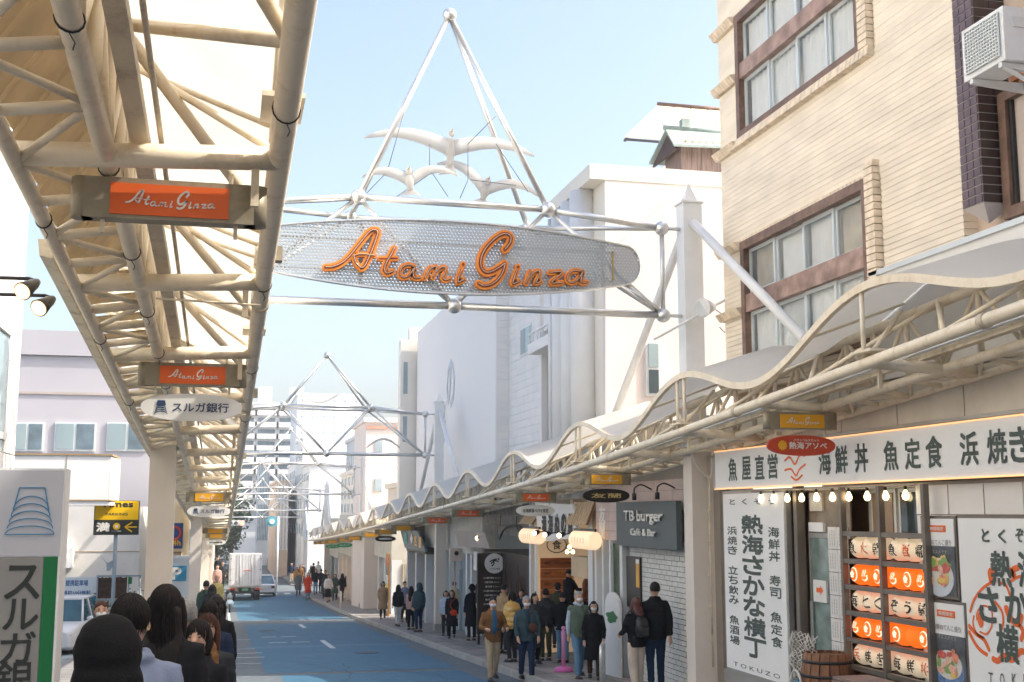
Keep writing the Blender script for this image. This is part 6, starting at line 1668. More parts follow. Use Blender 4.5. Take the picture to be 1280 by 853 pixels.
def car(name, lab, x, y, rz, L=4.2, W=1.7, H=1.45, m=carw, cat='car', group=None, suv=False):
    t = thing(name, lab, cat, (x, y, G(y)+.0), group); t.rotation_euler = (0, 0, rz)
    t.rotation_euler.x = 0
    h = L/2; hb = H*.60
    b = MB().rings([rrect(W/2*.80, .32, hb*.80, h, rad=.10), rrect(W/2*.95, .24, hb*.86, h-.12, rad=.12), rrect(W/2, .2, hb*.97, h-.7), rrect(W/2, .2, hb, h*.35), rrect(W/2, .2, hb, -h*.5), rrect(W/2*.98, .22, hb*1.0, -h+.2), rrect(W/2*.88, .32, hb*.92, -h, rad=.1)])
    body = lp(b, 'body', m, t)
    f1, f0 = (h*.38, h*.10) if not suv else (h*.42, h*.12)
    r0, r1 = (-h*.50, -h*.86) if not suv else (-h*.72, -h*.93)
    g = MB().add([(-W/2*.93, f1, hb-.04), (W/2*.93, f1, hb-.04), (W/2*.93, r1, hb-.04), (-W/2*.93, r1, hb-.04), (-W/2*.74, f0, H-.05), (W/2*.74, f0, H-.05), (W/2*.74, r0, H-.05), (-W/2*.74, r0, H-.05)], [(0, 1, 5, 4), (1, 2, 6, 5), (2, 3, 7, 6), (3, 0, 4, 7), (4, 5, 6, 7)])
    lp(g, 'window_glass', carglass, t)
    rf = MB().rings([rrect(W/2*.74, H-.06, H-.02, f0+.02, rad=.02), rrect(W/2*.76, H-.07, H, (f0+r0)/2, rad=.02), rrect(W/2*.74, H-.06, H-.02, r0-.02, rad=.02)])
    lp(rf, 'roof', m, t)
    pb = MB()
    for s in (-1, 1):
        pb.tube([(s*W/2*.92, f1, hb-.03), (s*W/2*.735, f0, H-.04)], .035, 6); pb.tube([(s*W/2*.92, r1, hb-.03), (s*W/2*.735, r0, H-.04)], .045, 6)
        pb.tube([(s*W/2*.94, -h*.12, hb-.03), (s*W/2*.75, -h*.12, H-.04)], .03, 6)
    lp(pb, 'pillars', m, t)
    for s in (-1, 1):
        lp(MB().ell((s*W/2*.70, h-.13, hb*.70), (.20, .12, .09), 14, 8), 'headlight', mat('headlight_glass', (.45, .5, .52), .1, metal=.4, bump=0), t)
        lp(MB().box(s*W/2*.74-.12, s*W/2*.74+.12, -h-.0, -h+.1, hb*.68, hb*.86), 'tail_light', redl, t)
        mr = MB().ell((s*(W/2+.08), f1-.25, hb+.06), (.1, .05, .07), 10, 6); lp(mr, 'wing_mirror', m, t)
        for yy in (h*.62, -h*.62): wheel(t, s*(W/2-.1), yy, .31)
    for k in range(4): lp(MB().box(-W*.24, W*.24, h-.02, h+.03, hb*.52+k*.045, hb*.52+k*.045+.022), 'grille_slat', chrome if k == 3 else ink, t)
    lp(MB().box(-W*.33, W*.33, h-.06, h+.01, .26, .40), 'air_intake', ink, t)
    lp(MB().box(-.17, .17, h+.0, h+.035, .40, .50), 'number_plate', plate, t)
    lp(MB().box(-.17, .17, -h-.02, -h, .55, .68), 'number_plate', plate, t)
    lp(MB().box(-W*.42, W*.42, -h-.01, -h+.2, .22, .34), 'rear_bumper_lip', ink, t)
    return t
p = atY(92, 790, 19.5)
cz = car('parked_car', 'white car parked nose out in the lot behind the bank pylon sign', atY(75, 780, 37).x, 38.3-1.2, pi-.12, 4.2, 1.75, 1.52, suv=True)
cz.location.z = G(34)-.12
mk = lp(MB().rings([[(.45+.07*cos(q), .3+yy, 1.62+.07*sin(q)) for q in [2*pi*k/12 for k in range(12)]] for yy in (0, .3)]), 'roof_pod', ink, cz)
c2 = car('oncoming_car', 'white car beside the delivery truck, seen from behind', atY(337, 730, 88).x-.35, 91, 0, 3.9, 1.7, 1.5)
c2.location.z = G(89)
p = atY(296, 690, 150); c3 = car('far_car', 'pale blue-white car on the road beyond the truck', p.x+.1, 150, pi, 4.4, 1.8, 1.5, mat('pale_blue_paint', (.45, .58, .66), .3, bump=0))
p = atY(283, 700, 132); c4 = car('far_car', 'silver car waiting beyond the cross street, left of the truck', p.x-.3, 128, pi, 4.2, 1.7, 1.5, mat('silver_paint', (.5, .53, .55), .3, bump=0))
# delivery truck
tx = 1.52
TR = thing('delivery_truck', 'white box truck seen from behind in the left lane', 'truck', (tx, 83, G(83)))
TR.rotation_euler.x = -math.atan(.044)
bxm = mat('white_truck_box', (.70, .71, .73), .45, var=.05, scale=1.5, dirt=.35, dcol=(.42, .42, .42), dscale=2)
W = 1.06
lp(MB().box(-W, W, .1, 5.2, .95, 3.12), 'cargo_box', bxm, TR)
for s in (-1, 1):
    d = lp(MB().box(min(s*.02, s*(W-.04)), max(s*.02, s*(W-.04)), .05, .1, 1.02, 3.05), 'rear_door', bxm, TR)
    for x in (.2, .55, .62, .95): lp(MB().box(s*x-.008, s*x+.008, .035, .05, 1.05, 3.02), 'door_seam', stl, d)
    lp(MB().tube([(s*.38, .03, 1.05), (s*.38, .03, 3.0)], .018, 6), 'latch_rod', stl, d)
    for z in (1.3, 2.0, 2.7): lp(MB().box(min(s*(W-.16), s*(W-.02)), max(s*(W-.16), s*(W-.02)), .03, .06, z, z+.07), 'hinge', stl, d)
    lp(MB().box(s*.82-.16, s*.82+.16, .0, .08, .70, .82), 'tail_light', redl, TR); lp(MB().box(s*.98-.05, s*.98+.05, -.005, .08, .70, .82), 'indicator', ambl, TR)
    lp(MB().box(s*.78-.2, s*.78+.2, .5, .53, .25, .62), 'mud_flap', ink, TR)
    for yy in (1.2, 4.9+.9): wheel(TR, s*.82, yy, .38, .34)
lp(MB().box(-W, W, .02, .12, .86, .95), 'sill', stl, TR)
lp(MB().box(-.95, .95, .0, .12, .45, .60), 'bumper', ink, TR); lp(MB().box(-.4, .4, .15, 5, .55, .9), 'chassis', ink, TR)
lp(MB().box(-.2, .2, -.01, .02, .64, .80), 'number_plate', mat('green_plate', (.1, .3, .18), .5), TR)
lp(MB().box(-.12, .35, .03, .05, 1.95, 1.99), 'sticker', red_ink, TR)
lp(MB().box(-.98, .98, 5.35, 6.9, .5, 2.2), 'cab', carw, TR)
# scooters parked at the left kerb
for i, (y, x) in enumerate(((66, -.0), (72, -.1))):
    t = thing('parked_scooter', ['blue-grey scooter standing at the left kerb, the nearer of the two', 'dark scooter standing at the left kerb, the farther of the two'][i], 'scooter', (x+.45, y, G(y)+.0))
    c = mat(['scooter_blue', 'scooter_dark'][i], [(.25, .33, .4), (.05, .05, .06)][i], .35, bump=0)
    for yy in (-.6, .6): lp(MB().tube([(-.05, yy, .25), (.05, yy, .25)], .25, 14), 'wheel', tyre, t)
    lp(MB().tube([(0, .55, .3), (0, .42, .8), (0, .35, 1.0)], [.08, .14, .06], 8), 'front_shield', c, t)
    lp(MB().tube([(0, .35, .3), (0, -.1, .28), (0, -.5, .5), (0, -.75, .6)], [.1, .14, .2, .12], 8), 'body', c, t)
    lp(MB().ell((0, -.35, .74), (.14, .35, .07), 10, 6), 'seat', ink, t)
    lp(MB().tube([(-.3, .33, 1.0), (.3, .33, 1.0)], .02, 6), 'handlebar', ink, t)

# ================================================================== people
skin = mat('skin', (.55, .33, .23), .55, var=.06, bump=.05)
hairk = mat('black_hair', (.014, .011, .010), .6, var=.4, scale=30, bump=.6, bscale=60, stretch=(3, 3, .4), spec=.25)
hairb = mat('brown_hair', (.07, .03, .018), .6, var=.4, scale=30, bump=.6, bscale=60, stretch=(3, 3, .4), spec=.25)
hairg = mat('grey_hair', (.30, .30, .29), .6, var=.25, scale=40, bump=.5, bscale=60)
hairl = mat('light_brown_hair', (.40, .26, .13), .6, var=.25, scale=40, bump=.5, bscale=60)
maskm = mat('white_face_mask', (.78, .8, .82), .7, var=.02, bump=.1)
lipm = mat('lip', (.42, .17, .14), .5, bump=0)
CLC = {}
def cloth(name, col, rough=.85): return mat(name+'_cloth', col, rough, var=.14, scale=5, bump=.35, bscale=140, spec=.12)
kblack = cloth('black', (.016, .016, .018)); kdark = cloth('charcoal', (.035, .038, .042)); knavy = cloth('navy', (.02, .03, .06)); kwhite = cloth('white', (.68, .67, .64))
kgrey = cloth('heather_grey', (.21, .25, .34)); kbrown = cloth('tan_brown', (.20, .10, .04)); kkhaki = cloth('khaki', (.42, .33, .22)); kteal = cloth('teal_grey', (.05, .085, .10)); kjean = cloth('jean_blue', (.13, .24, .36)); kdjean = cloth('dark_denim', (.02, .035, .07))
kcream = cloth('cream', (.58, .50, .42)); ksage = cloth('sage_green', (.13, .17, .13)); kolive = cloth('olive', (.06, .065, .04)); kblue = cloth('steel_blue', (.04, .12, .22)); kpink = cloth('dusty_pink', (.45, .28, .24)); kred = cloth('bright_red', (.60, .06, .02)); kmust = cloth('mustard', (.45, .24, .05)); ktan = cloth('pale_tan', (.42, .28, .16)); kyel = mat('yellow_flower_cloth', (.70, .42, .10), .85, var=.1, scale=5, dirt=.95, dcol=(.75, .70, .58), dscale=9); kice = cloth('pale_blue', (.42, .50, .60)); kgrn = cloth('forest_green', (.04, .08, .06))
shoek = mat('black_shoe', (.02, .02, .02), .5); shoew = mat('white_shoe', (.7, .7, .68), .6)
def remesh(b, vox, wr=0, fr=9, seed=0, smooth=1):
    me = b.mesh('r', [])
    o = bpy.data.objects.new('r', me)
    m = o.modifiers.new('r', 'REMESH'); m.mode = 'VOXEL'; m.voxel_size = vox
    if smooth: s = o.modifiers.new('s', 'SMOOTH'); s.factor = .5; s.iterations = smooth*2
    out = evaluated_mesh(o)
    if wr:
        off = Vector((seed*3.1, seed*1.7, seed))
        n = len(out.vertices); nm_ = [0.0]*(3*n); out.vertices.foreach_get('normal', nm_)
        co = [0.0]*(3*n); out.vertices.foreach_get('co', co)
        for i in range(n):
            c = Vector(co[3*i:3*i+3])
            q = noise.noise(Vector((c.x*fr*1.2, c.y*fr*1.2, c.z*fr*.9 + 2.2*noise.noise(c*4)))+off) + .5*noise.noise(Vector((c.x*fr*.7, c.y*fr*.7, c.z*fr*3.2))+off)
            q *= wr; co[3*i] += nm_[3*i]*q; co[3*i+1] += nm_[3*i+1]*q; co[3*i+2] += nm_[3*i+2]*q
        out.vertices.foreach_set('co', co); out.update()
    out.polygons.foreach_set('use_smooth', [True]*len(out.polygons))
    return out
def addo(name, me, m, par, label=None):
    me.materials.clear(); me.materials.append(m); me.name = name
    o = bpy.data.objects.new(name, me); COL.objects.link(o); o.parent = par
    if label: o['label'] = label
    return o
def erings(b, L): b.rings([[(cx+rx*cos(q), cy+ry*sin(q), z) for q in [2*pi*k/18 for k in range(18)]] for z, rx, ry, cx, cy in L])
NP = 0; INFO = []
def person(lab, u, v, Y, face=180, side='R', lod=None, hair='short', hm=None, top='jacket', tm=None, bottom='trousers', bm_=None, arms=((5, 6, 12), (-5, 6, 12)), stride=.0, mask=False, shoe=None, lean=0, base=None, girth=1, inner=None, head_tilt=0, head_turn=0, hat=None, glasses=False, zfoot=None, group=None):
    global NP
    NP += 1; seed = NP
    tm = tm or kblack; bm_ = bm_ or kdark; hm = hm or hairk; shoe = shoe or shoek
    P = atY(u, v, Y)
    g = G(Y) + (KH if side in 'RL' else 0) if zfoot is None else zfoot
    H = P.z - g; s = H/1.7
    lod = lod if lod is not None else (0 if Y < 12 else 1 if Y < 32 else 2)
    vox = (.011, .016, .03)[lod]
    INFO.append((lab[:40], round(H, 2)))
    rz = radians(face)
    t = thing('person', lab, 'person', (P.x, Y, g)); t.rotation_euler = (0, 0, rz)
    t.scale = (s, s, s)
    hc = Vector((0, .015+lean*.5, 1.585 - abs(lean)*.1))
    Rh = Matrix.Rotation(radians(head_turn), 3, 'Z') @ Matrix.Rotation(radians(head_tilt), 3, 'X')
    hp = lambda x, y, z: hc + Rh @ Vector((x, y-.015, z-1.585))
    sh_y = lean*.35
    def arm(sd, a):
        sw, ab, bd = [radians(q) for q in a]
        S0 = Vector((sd*.172*girth, sh_y, 1.365))
        d1 = Vector((sd*sin(ab), sin(sw)*cos(ab), -cos(sw)*cos(ab)))
        E0 = S0+d1*.28
        d2 = Vector((sd*(sin(ab)*.5-.35*sin(min(bd, 1.5))), sin(sw+bd), -cos(sw+bd))).normalized()
        W0 = E0+d2*.245
        return S0, E0, W0, d2
    A = {-1: arm(-1, arms[0]), 1: arm(1, arms[1])}
    hips = {}
    for sd in (-1, 1):
        st = stride*sd
        hips[sd] = (Vector((sd*.085, 0, .90)), Vector((sd*.09, st*.5+.03+abs(st)*.08, .49)), Vector((sd*.09, st-.01, .075+(.05 if st < 0 else 0))))
    # --- body, one continuous skin
    b = MB()
    erings(b, [(.84, .14, .10, 0, 0), (.98, .13*girth, .095, 0, 0), (1.12, .145*girth, .105*girth, 0, sh_y*.5), (1.28, .165, .11, 0, sh_y), (1.38, .15, .09, 0, sh_y), (1.44, .06, .06, 0, sh_y)])
    b.tube([(0, sh_y, 1.40), (0, (sh_y+hc.y)/2, 1.48), hp(0, 0, 1.56)], [.062, .053, .052], 12)
    b.ell(hc, (.074, .092, .112), 18, 12, Rh); b.ell(hp(0, .035, 1.53), (.056, .062, .058), 14, 8, Rh)
    b.tube([hp(0, .098, 1.60), hp(0, .122, 1.567), hp(0, .10, 1.562)], [.010, .016, .012], 8)
    for sd in (-1, 1):
        b.ell(hp(sd*.076, .008, 1.575), (.012, .022, .032), 8, 6, Rh)
        S0, E0, W0, d2 = A[sd]
        b.tube([S0+Vector((-sd*.035, 0, -.03)), (S0+E0)/2, E0, (E0*.6+W0*.4), W0], [.038, .040, .038, .037, .025], 10, round_=True)
        n2 = Vector((1, 0, 0)) - d2*d2.x; n2.normalize(); n3 = d2.cross(n2)
        pm_ = W0+d2*.055
        b.tube([W0, pm_, W0+d2*.095], [.026, .036, .032], 8, round_=True)
        for k in range(4):
            o_ = n3*((k-1.5)*.019); Lf = (.066, .078, .072, .058)[k]
            f0 = W0+d2*.09+o_
            b.tube([f0, f0+d2*Lf*.5+n2*(-sd*.008), f0+d2*Lf*.92+n2*(-sd*.026)], [.0095, .009, .0075], 6, round_=True)
        b.tube([W0+d2*.035+n3*.025, W0+d2*.07+n3*.05+n2*(-sd*.012), W0+d2*.105+n3*.052+n2*(-sd*.02)], [.013, .011, .009], 6, round_=True)
        h0, k0, f0 = hips[sd]
        b.tube([h0, (h0+k0)/2, k0, (k0*.6+f0*.4), f0], [.085, .07, .052, .05, .036], 10, round_=True)
        b.ell(f0+Vector((0, .06, -.04)), (.04, .11, .03), 10, 6)
    addo('body', remesh(b, vox*.8 if lod < 2 else vox*.8), skin, t)
    # --- upper garment
    b = MB()
    slv = .060 if top not in ('puffer',) else .068
    ex = {'jacket': 1.0, 'coat': 1.0, 'hoodie': 1.05, 'puffer': 1.22, 'shirt': .94, 'vest': 1.12}[top]*girth
    if top == 'coat': L = [(.44, .235, .20, 0, -.01), (.62, .215, .18, 0, -.01), (.85, .19, .15, 0, 0)]
    else: L = [(.80, .178, .14, 0, 0), (.86, .18, .142, 0, 0)]
    L += [(1.0, .168*ex, .135*ex, 0, sh_y*.3), (1.14, .178*ex, .14*ex, 0, sh_y*.6), (1.28, .192*ex, .142*ex, 0, sh_y), (1.36, .183*ex, .115*ex, 0, sh_y), (1.405, .135*ex, .09*ex, 0, sh_y), (1.435, .095, .08, 0, sh_y), (1.455, .075, .07, 0, sh_y*1.1)]
    erings(b, L)
    if top == 'puffer':
        for z in (.9, 1.02, 1.14, 1.26): erings(b, [(z-.045, .185*ex, .145*ex, 0, sh_y*.5), (z, .20*ex, .16*ex, 0, sh_y*.5), (z+.045, .185*ex, .145*ex, 0, sh_y*.5)])
    for sd in (-1, 1):
        S0, E0, W0, d2 = A[sd]
        if top == 'vest':
            b.ell(S0, (.075, .07, .07), 10, 6); continue
        b.tube([S0+Vector((-sd*.05, 0, -.005)), S0+Vector((-sd*.008, 0, -.014)), (S0+E0)/2, E0, (E0+W0)/2, W0-d2*.012], [.056, slv+.006, slv, slv-.006, slv-.01, slv-.016], 12, round_=False)
        if top == 'puffer':
            for q in (.25, .5, .75): b.ell(S0.lerp(E0, q), .074, 10, 6)
    if top in ('hoodie',):
        b.tube([(-.09, sh_y-.05, 1.43), (0, sh_y-.10, 1.41), (.09, sh_y-.05, 1.43)], [.035, .055, .035], 10, round_=True)
        b.tube([(-.085, sh_y-.04, 1.45), (-.06, sh_y+.05, 1.44), (0, sh_y+.09, 1.41), (.06, sh_y+.05, 1.44), (.085, sh_y-.04, 1.45)], .028, 8, round_=True)
    elif top in ('jacket', 'coat', 'puffer', 'vest'):
        b.tube([(-.07, sh_y-.03, 1.46), (0, sh_y-.075, 1.47), (.07, sh_y-.03, 1.46)], .024, 8, round_=True)
        b.tube([(-.07, sh_y-.03, 1.46), (-.055, sh_y+.05, 1.43), (-.02, sh_y+.10, 1.36)], .022, 8, round_=True)
        b.tube([(.07, sh_y-.03, 1.46), (.055, sh_y+.05, 1.43), (.02, sh_y+.10, 1.36)], .022, 8, round_=True)
    nm = {'jacket': 'jacket', 'coat': 'coat', 'hoodie': 'hoodie', 'puffer': 'puffer_jacket', 'shirt': 'shirt', 'vest': 'vest'}[top]
    addo(nm, remesh(b, vox, .011 if lod < 2 else .012, 9, seed), tm, t)
    if top == 'vest':   # sleeves of the hoodie below
        b = MB()
        for sd in (-1, 1):
            S0, E0, W0, d2 = A[sd]; b.tube([S0, (S0+E0)/2, E0, (E0+W0)/2, W0-d2*.012], [.062, .058, .052, .048, .042], 12)
        b.tube([(-.085, sh_y-.04, 1.47), (-.06, sh_y+.05, 1.46), (0, sh_y+.09, 1.43), (.06, sh_y+.05, 1.46), (.085, sh_y-.04, 1.47), (0, sh_y-.1, 1.46), (-.085, sh_y-.04, 1.47)], .03, 8)
        addo('sleeves', remesh(b, vox, .008, 9, seed), inner or kice, t)
    elif inner:
        b = MB(); b.ell((0, sh_y+.07*ex, 1.16), (.088, .088*ex, .30), 14, 10); b.ell((0, sh_y+.05, 1.38), (.05, .06, .07), 10, 6)
        addo('inner_shirt', remesh(b, vox), inner, t)
    # --- lower garment
    b = MB()
    if bottom == 'skirt':
        erings(b, [(.32, .25, .2, 0, 0), (.5, .22, .18, 0, 0), (.75, .18, .15, 0, 0), (.92, .15, .12, 0, 0)])
    else:
        w_ = {'trousers': 1, 'wide': 1.35}[bottom]
        erings(b, [(.80, .155, .12, 0, 0), (.88, .16, .125, 0, 0), (.98, .145*girth, .115, 0, 0)])
        for sd in (-1, 1):
            h0, k0, f0 = hips[sd]
            b.tube([h0+Vector((0, 0, -.02)), (h0+k0)/2, k0, (k0+f0)/2, f0+Vector((0, 0, .015))], [.098, .086*w_**.5, .068*w_, .060*w_, .055*w_], 12, round_=False)
    addo('skirt' if bottom == 'skirt' else 'trousers', remesh(b, vox, .008, 9, seed+50), bm_, t)
    for sd in (-1, 1):
        f0 = hips[sd][2]; b = MB(); b.ell(f0+Vector((0, .055, -.03)), (.047, .13, .042), 12, 8); b.box(f0.x-.042, f0.x+.042, f0.y-.07, f0.y+.17, f0.z-.075, f0.z-.05)
        addo('shoe', b.mesh('shoe', shoe), shoe, t)
    # --- hair
    b = MB(); c = hp(0, -.005, 1.603)
    def cap(R3, cc, cut_y=.040, hair_z=.035, nu=30, nv=20):
        rs = []
        for j in range(nv+1):
            a = -pi/2+.12+(pi-.24)*j/nv; ring = []
            for k in range(nu):
                q = 2*pi*k/nu; pz = sin(a)*R3[2]; py = cos(a)*sin(q)*R3[1]; px = cos(a)*cos(q)*R3[0]
                lump = 1+.035*noise.noise(Vector((px*34, py*34, pz*22+seed*3)))
                k2 = 1
                if py > cut_y-.25*max(0, -pz) and pz < hair_z+.012*sin(px*60+seed): k2 = .72
                if pz < -.055 and hair in ('short', 'cap'): k2 = .70
                p_ = Vector((px, py, pz))*k2*lump
                ring.append(cc+Rh@p_)
            rs.append(ring)
        b.rings(rs)
    if hair in ('short', 'bob', 'long', 'mid', 'bun'): cap((.084, .103, .108), c)
    if hair == 'bob':
        for sd in (-1, 1): b.tube([hp(sd*.07, .0, 1.62), hp(sd*.082, .01, 1.54), hp(sd*.075, .02, 1.475)], [.03, .034, .016], 8, round_=True)
        b.ell(hp(0, -.055, 1.53), (.085, .055, .085), 14, 8, Rh)
    if hair in ('long', 'mid'):
        zb = 1.12 if hair == 'long' else 1.36
        Lr = []
        for i in range(11):
            q = i/10; z = 1.60+(zb-1.60)*q
            wd = .083+.02*sin(q*pi)-.035*q**3; dp = .06+.0*q
            yy = hp(0, -.04, 1.56).y*(1-q)+(sh_y-.115*ex)*q if q > .3 else hp(0, -.04, 1.56).y
            Lr.append([(hp(0, 0, 1.56).x+wd*cos(w2)*(1+.05*sin(i*2+w2*5)), yy+dp*sin(w2)*(1+.06*sin(w2*7+i)), z) for w2 in [2*pi*k/22 for k in range(22)]])
        b.rings(Lr)
        for sd in (-1, 1): b.tube([hp(sd*.07, .0, 1.62), hp(sd*.084, .015, 1.54), hp(sd*.085, .03, 1.46), Vector((sd*.09, sh_y+.02, 1.38))], [.03, .03, .026, .012], 8, round_=True)
    if hair == 'bun': b.ell(hp(0, -.08, 1.70), .04, 12, 8)
    if hair == 'hood':
        b.ell(hp(0, -.02, 1.60), (.112, .125, .135), 20, 14, Rh); b.ell(hp(0, -.05, 1.50), (.12, .11, .12), 16, 10, Rh)
        addo('hood', remesh(b, vox, .006, 12, seed), hm, t)
    elif hair == 'beanie':
        b.ell(hp(0, -.008, 1.62), (.098, .112, .108), 20, 14, Rh)
        b.rings([[hp((.1+.012*cos(w2))*cos(q), (.112+.012*cos(w2))*sin(q), 1.60+.03*sin(w2)-.02*(sin(q) < 0)) for w2 in [2*pi*i/6 for i in range(6)]] for q in [2*pi*k/24 for k in range(24)]], closed=True)
        addo('beanie', b.mesh('b', hm), hm, t)
        if True:
            b2 = MB(); b2.ell(hp(0, -.04, 1.53), (.08, .06, .07), 12, 8, Rh); addo('hair', b2.mesh('h', hairk), hairk, t)
    elif hair == 'cap':
        b.ell(hp(0, -.005, 1.625), (.09, .105, .085), 18, 12, Rh); b.ell(hp(0, .12, 1.62), (.06, .06, .01), 12, 6, Rh)
        addo('cap', b.mesh('b', hm), hm, t)
        b2 = MB(); b2.ell(hp(0, -.03, 1.56), (.079, .075, .06), 12, 8, Rh); addo('hair', b2.mesh('h', hairk), hairk, t)
    else:
        if lod == 0:
            # strands over the base shape
            rnd = random.Random(seed); st_b = MB()
            nst = 420 if hair in ('long', 'mid') else 520
            for i in range(nst):
                q = rnd.uniform(0, 2*pi)
                a0 = rnd.uniform(.25, 1.45)
                pts = []
                ln = 7
                x0, y0, z0 = cos(a0)*cos(q), cos(a0)*sin(q), sin(a0)
                if y0 > .35 and z0 < .45: continue
                for k in range(ln):
                    a = a0-(.16 if hair == 'short' else .32)*k
                    if hair in ('long', 'mid') and a < -.1:
                        pp = pts[-1]+Vector((rnd.uniform(-.004, .004), (-.008 if pts[-1].z > 1.45 else -.004), -.075 if hair == 'long' else -.045))
                        if pp.y > sh_y+.02 and abs(pp.x) < .07: break
                        pts.append(pp); continue
                    qq = q+.06*k*(1 if i % 2 else -1)*.4
                    pts.append(c+Rh@Vector((.0865*cos(a)*cos(qq), .1055*cos(a)*sin(qq), .1105*sin(a))))
                if len(pts) > 2: st_b.tube(pts, [.0028*(1-.8*j/len(pts)) for j in range(len(pts))], 3, caps=False)
            b.add(st_b.v, st_b.f, True)
        addo('hair', b.mesh('h', hm), hm, t)
    # --- face
    facing = cos(rz-pi+radians(head_turn)) > -.35
    if facing and lod < 2:
        for sd in (-1, 1):
            b = MB(); b.ell(hp(sd*.031, .092, 1.594), (.013, .009, .0055), 10, 6, Rh); addo('eye', b.mesh('e', ink), ink, t)
            b = MB(); b.tube([hp(sd*.018, .099, 1.612), hp(sd*.034, .098, 1.616), hp(sd*.048, .088, 1.61)], .0035, 5); addo('eyebrow', b.mesh('e', hm if hair not in ('beanie', 'hood', 'cap') else hairk), hairk, t)
        if not mask: b = MB(); b.ell(hp(0, .094, 1.532), (.022, .008, .006), 10, 6, Rh); addo('mouth', b.mesh('e', lipm), lipm, t)
    if mask and facing:
        b = MB(); b.ell(hp(0, .055, 1.548), (.066, .067, .048), 16, 10, Rh)
        for sd in (-1, 1): b.tube([hp(sd*.06, .06, 1.56), hp(sd*.079, .0, 1.58)], .003, 4)
        addo('face_mask', b.mesh('m', maskm), maskm, t)
    if glasses:
        b = MB()
        for sd in (-1, 1): b.rings([[hp(sd*.033+(.024+.003*cos(w2))*cos(q), .105+.003*sin(w2), 1.594+(.018+.003*cos(w2))*sin(q)) for w2 in [2*pi*i/4 for i in range(4)]] for q in [2*pi*k/14 for k in range(14)]], closed=True)
        addo('glasses', b.mesh('g', ink), ink, t)
    return t, A
def carried(p, name, lab, cat, b, m, extra=()):
    """a carried thing of its own, standing where its bearer stands"""
    o = bpy.data.objects.new(name, None); COL.objects.link(o)
    o.location = p.location; o.rotation_euler = p.rotation_euler; o.scale = p.scale
    tag(o, lab, cat)
    me = b.mesh('bag_body', m); q = bpy.data.objects.new('bag_body', me); COL.objects.link(q); q.parent = o
    for nm, b2, m2 in extra:
        q = bpy.data.objects.new(nm, b2.mesh(nm, m2)); COL.objects.link(q); q.parent = o
    return o
def backpack(p, lab, m, s=1):
    b = MB(); rs = []
    for z, w_, d, y in ((1.0, .10, .05, -.19), (1.03, .135, .085, -.20), (1.15, .145, .10, -.21), (1.28, .13, .085, -.20), (1.36, .09, .05, -.18)): rs.append([(w_*s*cos(q)*abs(cos(q))**-.3 if abs(cos(q)) > .01 else 0, y+d*s*sin(q), z) for q in [2*pi*k/20+.01 for k in range(20)]])
    b.rings(rs)
    pk_ = MB().rings([[(w_*s*cos(q), -.30+.035*sin(q), z) for q in [2*pi*k/16 for k in range(16)]] for z, w_ in ((1.03, .07), (1.06, .095), (1.15, .10), (1.2, .08))])
    st_ = MB()
    for sd in (-1, 1): st_.tube(smooth_pts([(sd*.08, -.17, 1.38), (sd*.10, -.02, 1.47), (sd*.12, .12, 1.38), (sd*.13, .14, 1.2), (sd*.14, .02, 1.02), (sd*.1, -.14, 1.0)]), .016, 6)
    return carried(p, 'backpack', lab, 'backpack', b, m, (('front_pocket', pk_, m), ('straps', st_, m)))
def shoulder_bag(p, lab, m, c=(.19, .12, .98), r=(.11, .05, .09), strap=True, name='shoulder_bag', cat='bag'):
    b = MB(); b.ell(c, r, 16, 10)
    ex_ = ()
    if strap:
        s_ = MB(); s_.tube(smooth_pts([(c[0], c[1], c[2]+r[2]*.6), (.06, .15, 1.2), (-.10, .12, 1.40), (-.12, -.02, 1.46), (-.04, -.14, 1.36), (.14, -.14, 1.1), (c[0]+.02, c[1]-.03, c[2])]), .011, 6); ex_ = (('strap', s_, m),)
    return carried(p, name, lab, cat, b, m, ex_)
# ---- right-hand pavement, nearest
walk_ = ((18, 8, 18), (-18, 8, 14))
p, A = person('man in open tan-brown jacket and khaki trousers, masked, both hands on a small device', 616, 747, 24.1, 184, side='x', tm=kbrown, bm_=kkhaki, inner=kblue, mask=True, stride=.13, arms=((8, 18, 78), (8, 18, 78)), head_turn=-8, girth=1.08, top='jacket')
w0 = (A[-1][2]+A[1][2])/2 + A[1][3]*.1
carried(p, 'hand_camera', 'small dark device held in both hands by the man in the tan-brown jacket', 'camera', MB().box(w0.x-.045, w0.x+.045, w0.y-.015, w0.y+.02, w0.z-.03, w0.z+.03), ink)
p, A = person('grey-haired man with glasses and mask, teal-grey jacket and dark trousers, walking towards us', 658, 745.5, 23.8, 176, side='x', hm=hairg, tm=kteal, bm_=kdjean, inner=cloth('deep_teal', (.03, .055, .075)), mask=True, glasses=True, stride=-.12, arms=((6, 10, 30), (12, 9, 26)), girth=1.12)
shoulder_bag(p, 'brown leather sling bag across the grey-haired man in teal-grey', cloth('brown_leather', (.09, .045, .03), .5), (-.10, .17, 1.08), (.10, .05, .10))
p, A = person('older man in sage green vest with pale sleeves, light blue jeans and mask', 723, 739.5, 22.6, 190, hm=hairg, top='vest', tm=ksage, inner=kice, bm_=kjean, mask=True, stride=.14, arms=((8, 8, 14), (-10, 8, 12)))
p, A = person('masked woman in long black coat beside the man in the green vest', 742, 752, 22.2, 165, hair='bob', top='coat', tm=kblack, bm_=cloth('dark_brown', (.05, .028, .018)), mask=True, stride=-.1, arms=((6, 10, 30), (0, 10, 18)))
